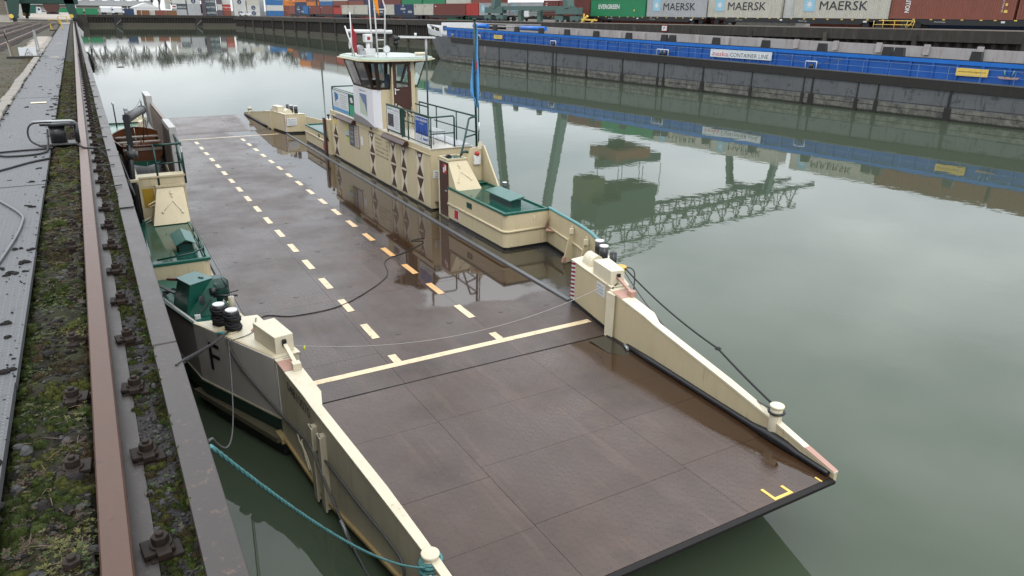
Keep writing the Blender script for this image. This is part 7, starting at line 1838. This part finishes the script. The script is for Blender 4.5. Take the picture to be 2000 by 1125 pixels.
# ---- dark green portal crane at the end of our quay
PC = thing("portal_crane", "dark green portal crane straddling the tracks at the end of the quay", "crane", (-3.5, 134, QZ))
for x, y in ((-.05, 134), (-7.2, 127.5), (-.05, 158), (-7.2, 161)):
    b = MB(); b.hexa([(x-.55, y-.6, QZ+1.0), (x+.55, y-.6, QZ+1.0), (x+.55, y+.6, QZ+1.0), (x-.55, y+.6, QZ+1.0)], [(x-1.0, y-.6, 9.0), (x+.3, y-.6, 9.0), (x+.3, y+.6, 9.0), (x-1.0, y+.6, 9.0)] if x > -3 else [(x-.4, y-.6, 9.0), (x+1.1, y-.6, 9.0), (x+1.1, y+.6, 9.0), (x-.4, y+.6, 9.0)]); b.build("leg", CRD, PC)
    b = MB(); b.box(x-.45, x+.45, y-1.6, y+1.6, QZ+.45, QZ+1.0); o = b.build("bogie", CRD, PC)
    for d in (-1, 1): b = MB(); b.cyl((x-.2, y+d, QZ+.38), .36, .4, 12, axis='x'); b.build("wheel", GREYDK, o)
    b = MB(); b.cyl((x-.25, y-1.9, QZ+.75), .28, .3, 12, axis='y'); b.build("yellow_buffer", YELLOW2, o)
b = MB(); b.box(-8.0, .9, 133.4, 134.6, 8.0, 9.6); b.box(-8.0, .9, 127, 128.1, 8.7, 9.9); b.box(-8, .9, 157.5, 161.5, 8.0, 9.6); b.box(-8, -6.6, 128, 160, 8.2, 9.6); b.box(-.8, .6, 134, 158, 8.2, 9.6); b.build("portal_beam", CRD, PC)
b = MB(); b.box(-7, 0, 138, 154, 9.6, 15); b.build("machine_house", CRD, PC)
# buildings and yard on the left
hs = thing("transit_shed", "cream shed with a louvred front at the edge of the picture", "shed", (-13, 150, 5.4)); b = MB(); b.box(-20, -9.2, 150, 190, 5.4, 11.8); b.build("wall", paint("shed_wall", (.52, .50, .45), .6, .08), hs); b = MB(); b.box(-20.6, -8.8, 149.4, 190.4, 11.81, 12.3); b.build("roof", GREYP, hs)
LOUV = paint("louvre_tan", (.24, .20, .16), .6, .15)
for k in range(3):
    for q in range(12): b = MB(); b.box(-19.6+k*3.5, -16.4+k*3.5, 149.85, 149.98, 6.4+.4*q, 6.7+.4*q); b.build("louvre", LOUV, hs)
ob = thing("office_building", "white and pale blue office block behind the crane legs", "office building", (-22, 330, 5.4)); b = MB(); b.box(-40, -13.5, 330, 350, 5.4, 16); b.build("wall", paint("office_wall", (.55, .57, .60), .6, .06), ob); b = MB(); b.box(-28, -19, 329.5, 329.99, 9.5, 16); b.build("blue_panel", paint("office_blue", (.32, .40, .60), .5, .08), ob)
for k in range(8):
    for z in (6.2, 11.6):
        b = MB(); b.box(-38+3*k, -36+3*k, 329.7, 329.98, z, z+1.9); f = b.build("window", GREYDK, ob); b = MB(); b.box(-37.9+3*k, -36.1+3*k, 329.66, 329.69, z+.15, z+1.75); b.build("pane", GLASSDK, f)
b = MB(); b.box(-30, -13.4, 328.8, 329.99, 8.4, 9.3); b.build("canopy_band", NAVY, ob)
for lab, x, y, w_, h_, m_ in (("red skip container in the yard behind the crane legs", -15.6, 290, 3.4, 2.4, RED), ("green skip beside the red one in the yard", -11.6, 290, 3.2, 2.6, GREEN), ("brown rust coloured pipe stack in the yard", -5.6, 280, 4.4, 4.6, None)):
    if m_: 
        t_ = thing("waste_skip", lab, "skip", (x, y, 5.45)); b = MB(); b.hexa([(x-w_/2+.3, y-1, 5.6), (x+w_/2-.3, y-1, 5.6), (x+w_/2-.3, y+1, 5.6), (x-w_/2+.3, y+1, 5.6)], [(x-w_/2, y-1, 5.5+h_), (x+w_/2, y-1, 5.5+h_), (x+w_/2, y+1, 5.5+h_), (x-w_/2, y+1, 5.5+h_)]); b.build("bin", m_, t_); b = MB(); b.box(x-w_/2, x+w_/2, y-1.08, y-1.0, 5.2+h_, 5.4+h_); b.build("rim", m_, t_)
    else:
        t_ = thing("tank_wagon", "dark rusty round tank end seen in the yard under the portal beam", "tank", (x, y, 5.45)); b = MB(); b.cyl((x, y, 5.45+2.5), 2.2, 12, 22, axis='y'); b.build("tank", paint("tank_rust", (.07, .025, .02), .6, .3), t_); b = MB(); b.box(x-1.6, x+1.6, y, y+12, 5.45, 6.0); b.build("cradle", BLACKST, t_)
# tracks beside the walkway
for lab, f in (("rusty railway track running close beside the kerb and walkway", ((-3.72, -2.55), (-5.05, -3.85))), ("railway track running to the cream shed", ((-6.0, -5.0), (-7.35, -6.4)))):
    tr_ = thing("railway_track", lab, "railway track", (-4, 60, 5.45))
    for xa, xb_ in f:
        b = MB(); b.hexa([(xa+.85-.035, 5, 5.46), (xa+.85+.035, 5, 5.46), (xb_+.035, 116, 5.46), (xb_-.035, 116, 5.46)], [(xa+.85-.035, 5, 5.62), (xa+.85+.035, 5, 5.62), (xb_+.035, 116, 5.62), (xb_-.035, 116, 5.62)]) if False else b.hexa([(xa-.04, 49, 5.44), (xa+.04, 49, 5.44), (xb_+.04, 116, 5.44), (xb_-.04, 116, 5.44)], [(xa-.035, 49, 5.62), (xa+.035, 49, 5.62), (xb_+.035, 116, 5.62), (xb_-.035, 116, 5.62)])
        k = (xb_-xa)/67; b.hexa([(xa-40*k-.04, 9, 5.44), (xa-40*k+.04, 9, 5.44), (xa+.04, 48.99, 5.44), (xa-.04, 48.99, 5.44)], [(xa-40*k-.035, 9, 5.62), (xa-40*k+.035, 9, 5.62), (xa+.035, 48.99, 5.62), (xa-.035, 48.99, 5.62)])
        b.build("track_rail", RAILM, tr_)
    b = MB()
    for q in range(120):
        y = 30+q*.7; k = (f[0][1]-f[0][0])/67; x0 = f[0][0]+(y-49)*k; b.box(x0-1.8, x0+.4, y, y+.25, 5.42, 5.50)
    b.build("sleepers", PLANK if False else paint("sleeper_%s" % lab[:5], (.05, .04, .035), .8, .3), tr_)["kind"] = "stuff"
b = MB()
for k in range(9):
    q = [(-2.1+.5*math.cos(a*.7)*(1+.3*math.sin(a*2+k)), 45+k*2.2+1.4*math.sin(a*.7)) for a in range(9)]
    b.face([(x, y, 5.56+.002*k) for x, y in q])
struct(b.build("pale_sand_ground", PALEGR))
# quay ladder frames with warning plate
def frame(x, y, w, h, mat, lab, sign=False):
    t_ = thing("ladder_guard", lab, "guard frame", (x, y, 5.5))
    for px_, m_, dx in ((x-w/2, mat, .04), (x-w/2+.12, YELLOW if not sign else paint("rust_post", (.20, .12, .05), .6), .2), (x+w/2, mat, 0), (x+w/2+.1, mat, .06)):
        b = MB(); b.bar((px_-dx*.0, y, 5.5), (px_-dx, y, 5.5+h), .07, .05); b.build("post", m_, t_)
    b = MB(); b.box(x-w/2-.15, x+w/2+.3, y-.25, y+.15, 5.46, 5.56); b.build("sill", CONCDK, t_)
    if sign:
        b = MB(); b.box(x-.18, x+.46, y-.06, y-.04, 5.58, 5.92); s = b.build("warning_plate", SIGNW, t_)
        b = MB(); p = [(x+.02, y-.064, 5.61), (x+.30, y-.064, 5.61), (x+.16, y-.064, 5.87)]; b.tube(p, .014, 4, closed=True); b.tube([(x+.10, y-.064, 5.66), (x+.16, y-.064, 5.72), (x+.22, y-.064, 5.66)], .012, 4); b.build("warning_triangle", INK, s)
    else:
        b = MB(); b.bar((x-w/2, y, 5.5+h), (x+w/2, y, 5.5+h), .07, .05); b.build("top_bar", mat, t_)
frame(-2.12, 38.6, 1.0, 1.12, GALV, "galvanised ladder guard posts with a white warning plate beside the walkway", True)
frame(-1.62, 83.7, .85, .95, YELLOW, "yellow ladder guard next after the galvanised posts")
frame(-1.30, 112, .9, .95, YELLOW, "yellow ladder guard close to the dark crane leg")
b = MB(); b.extr([(.28, 112, 5.3), (.75, 112, 4.6), (.6, 112, 3.9), (.28, 112, 4.4)], (0, .2, 0)); tag(b.build("white_tarpaulin", WHITE), "white tarpaulin flap hanging over the far quay edge", "tarpaulin")
b = MB(); b.tube([(.25, 43, 5.5), (.36, 43, 5.35), (.42, 43, 4.9), (.40, 43, 4.5)], [.03, .07, .08, .05], 6); tag(b.build("tyre_fender", BLACK), "black rubber fender hanging from the far quay edge", "fender")
# floating bits on the calm water
b = MB(); b.box(4.0, 4.8, 115.4, 115.6, -.05, .08); tag(b.build("driftwood", BLACK), "dark piece of driftwood floating on the calm water", "driftwood")

# ================================================================== BARE TREES
BARK = paint("bark", (.055, .046, .038), .9, .25, bump=.2); TWIG = paint("twigs", (.075, .060, .050), .9, .25)
def make_tree(seed):
    r = random.Random(seed); tb = MB(); cw = MB(); H = r.uniform(18, 23)
    def grow(p, d, L, rad, lev):
        q = p+d*L; m = p.lerp(q, .5)+V((r.uniform(-1, 1), r.uniform(-1, 1), 0))*L*.05
        (tb if lev < 2 else cw).tube([p, m, q], [max(.04, rad), max(.036, rad*.85), max(.03, rad*.66)], 5 if lev < 2 else 3, cap=False)
        if lev >= 5: return
        n = (5, 4, 3, 3, 3)[lev]
        for k in range(n):
            ax = V((r.uniform(-1, 1), r.uniform(-1, 1), r.uniform(-.2, .5))).normalized()
            dd = (d*(1.0 if lev else 1.2)+ax*r.uniform(.5, .95)).normalized()
            grow(p.lerp(q, r.uniform(.6, 1)), dd, L*r.uniform(.58, .82), rad*.56, lev+1)
    grow(V((0, 0, 0)), V((0, 0, 1)), H*.30, .36, 0)
    t = tb.build("trunk", BARK); c = cw.build("crown", TWIG, recalc=False); a, b_ = t.data, c.data
    bpy.data.objects.remove(t); bpy.data.objects.remove(c); return a, b_
TREES = [make_tree(s) for s in (1, 2, 5)]
tr2 = random.Random(31)
tlabs = "bare winter tree in the row behind the end of the basin"
for k in range(40):
    x = -25+k*6.2+tr2.uniform(-1.6, 1.6); y = 462+tr2.uniform(-10, 26)
    o = thing("bare_tree", tlabs, "tree", (x, y, EZ-.2), "bare trees behind the end of the basin"); o.rotation_euler = (0, 0, tr2.uniform(0, 6.28)); s_ = tr2.uniform(1.05, 1.4); o.scale = (s_, s_, s_)
    ta, tb_ = TREES[k % 3]
    for nm, me in (("trunk", ta), ("crown", tb_)): c = bpy.data.objects.new(nm, me); COL.objects.link(c); c.parent = o
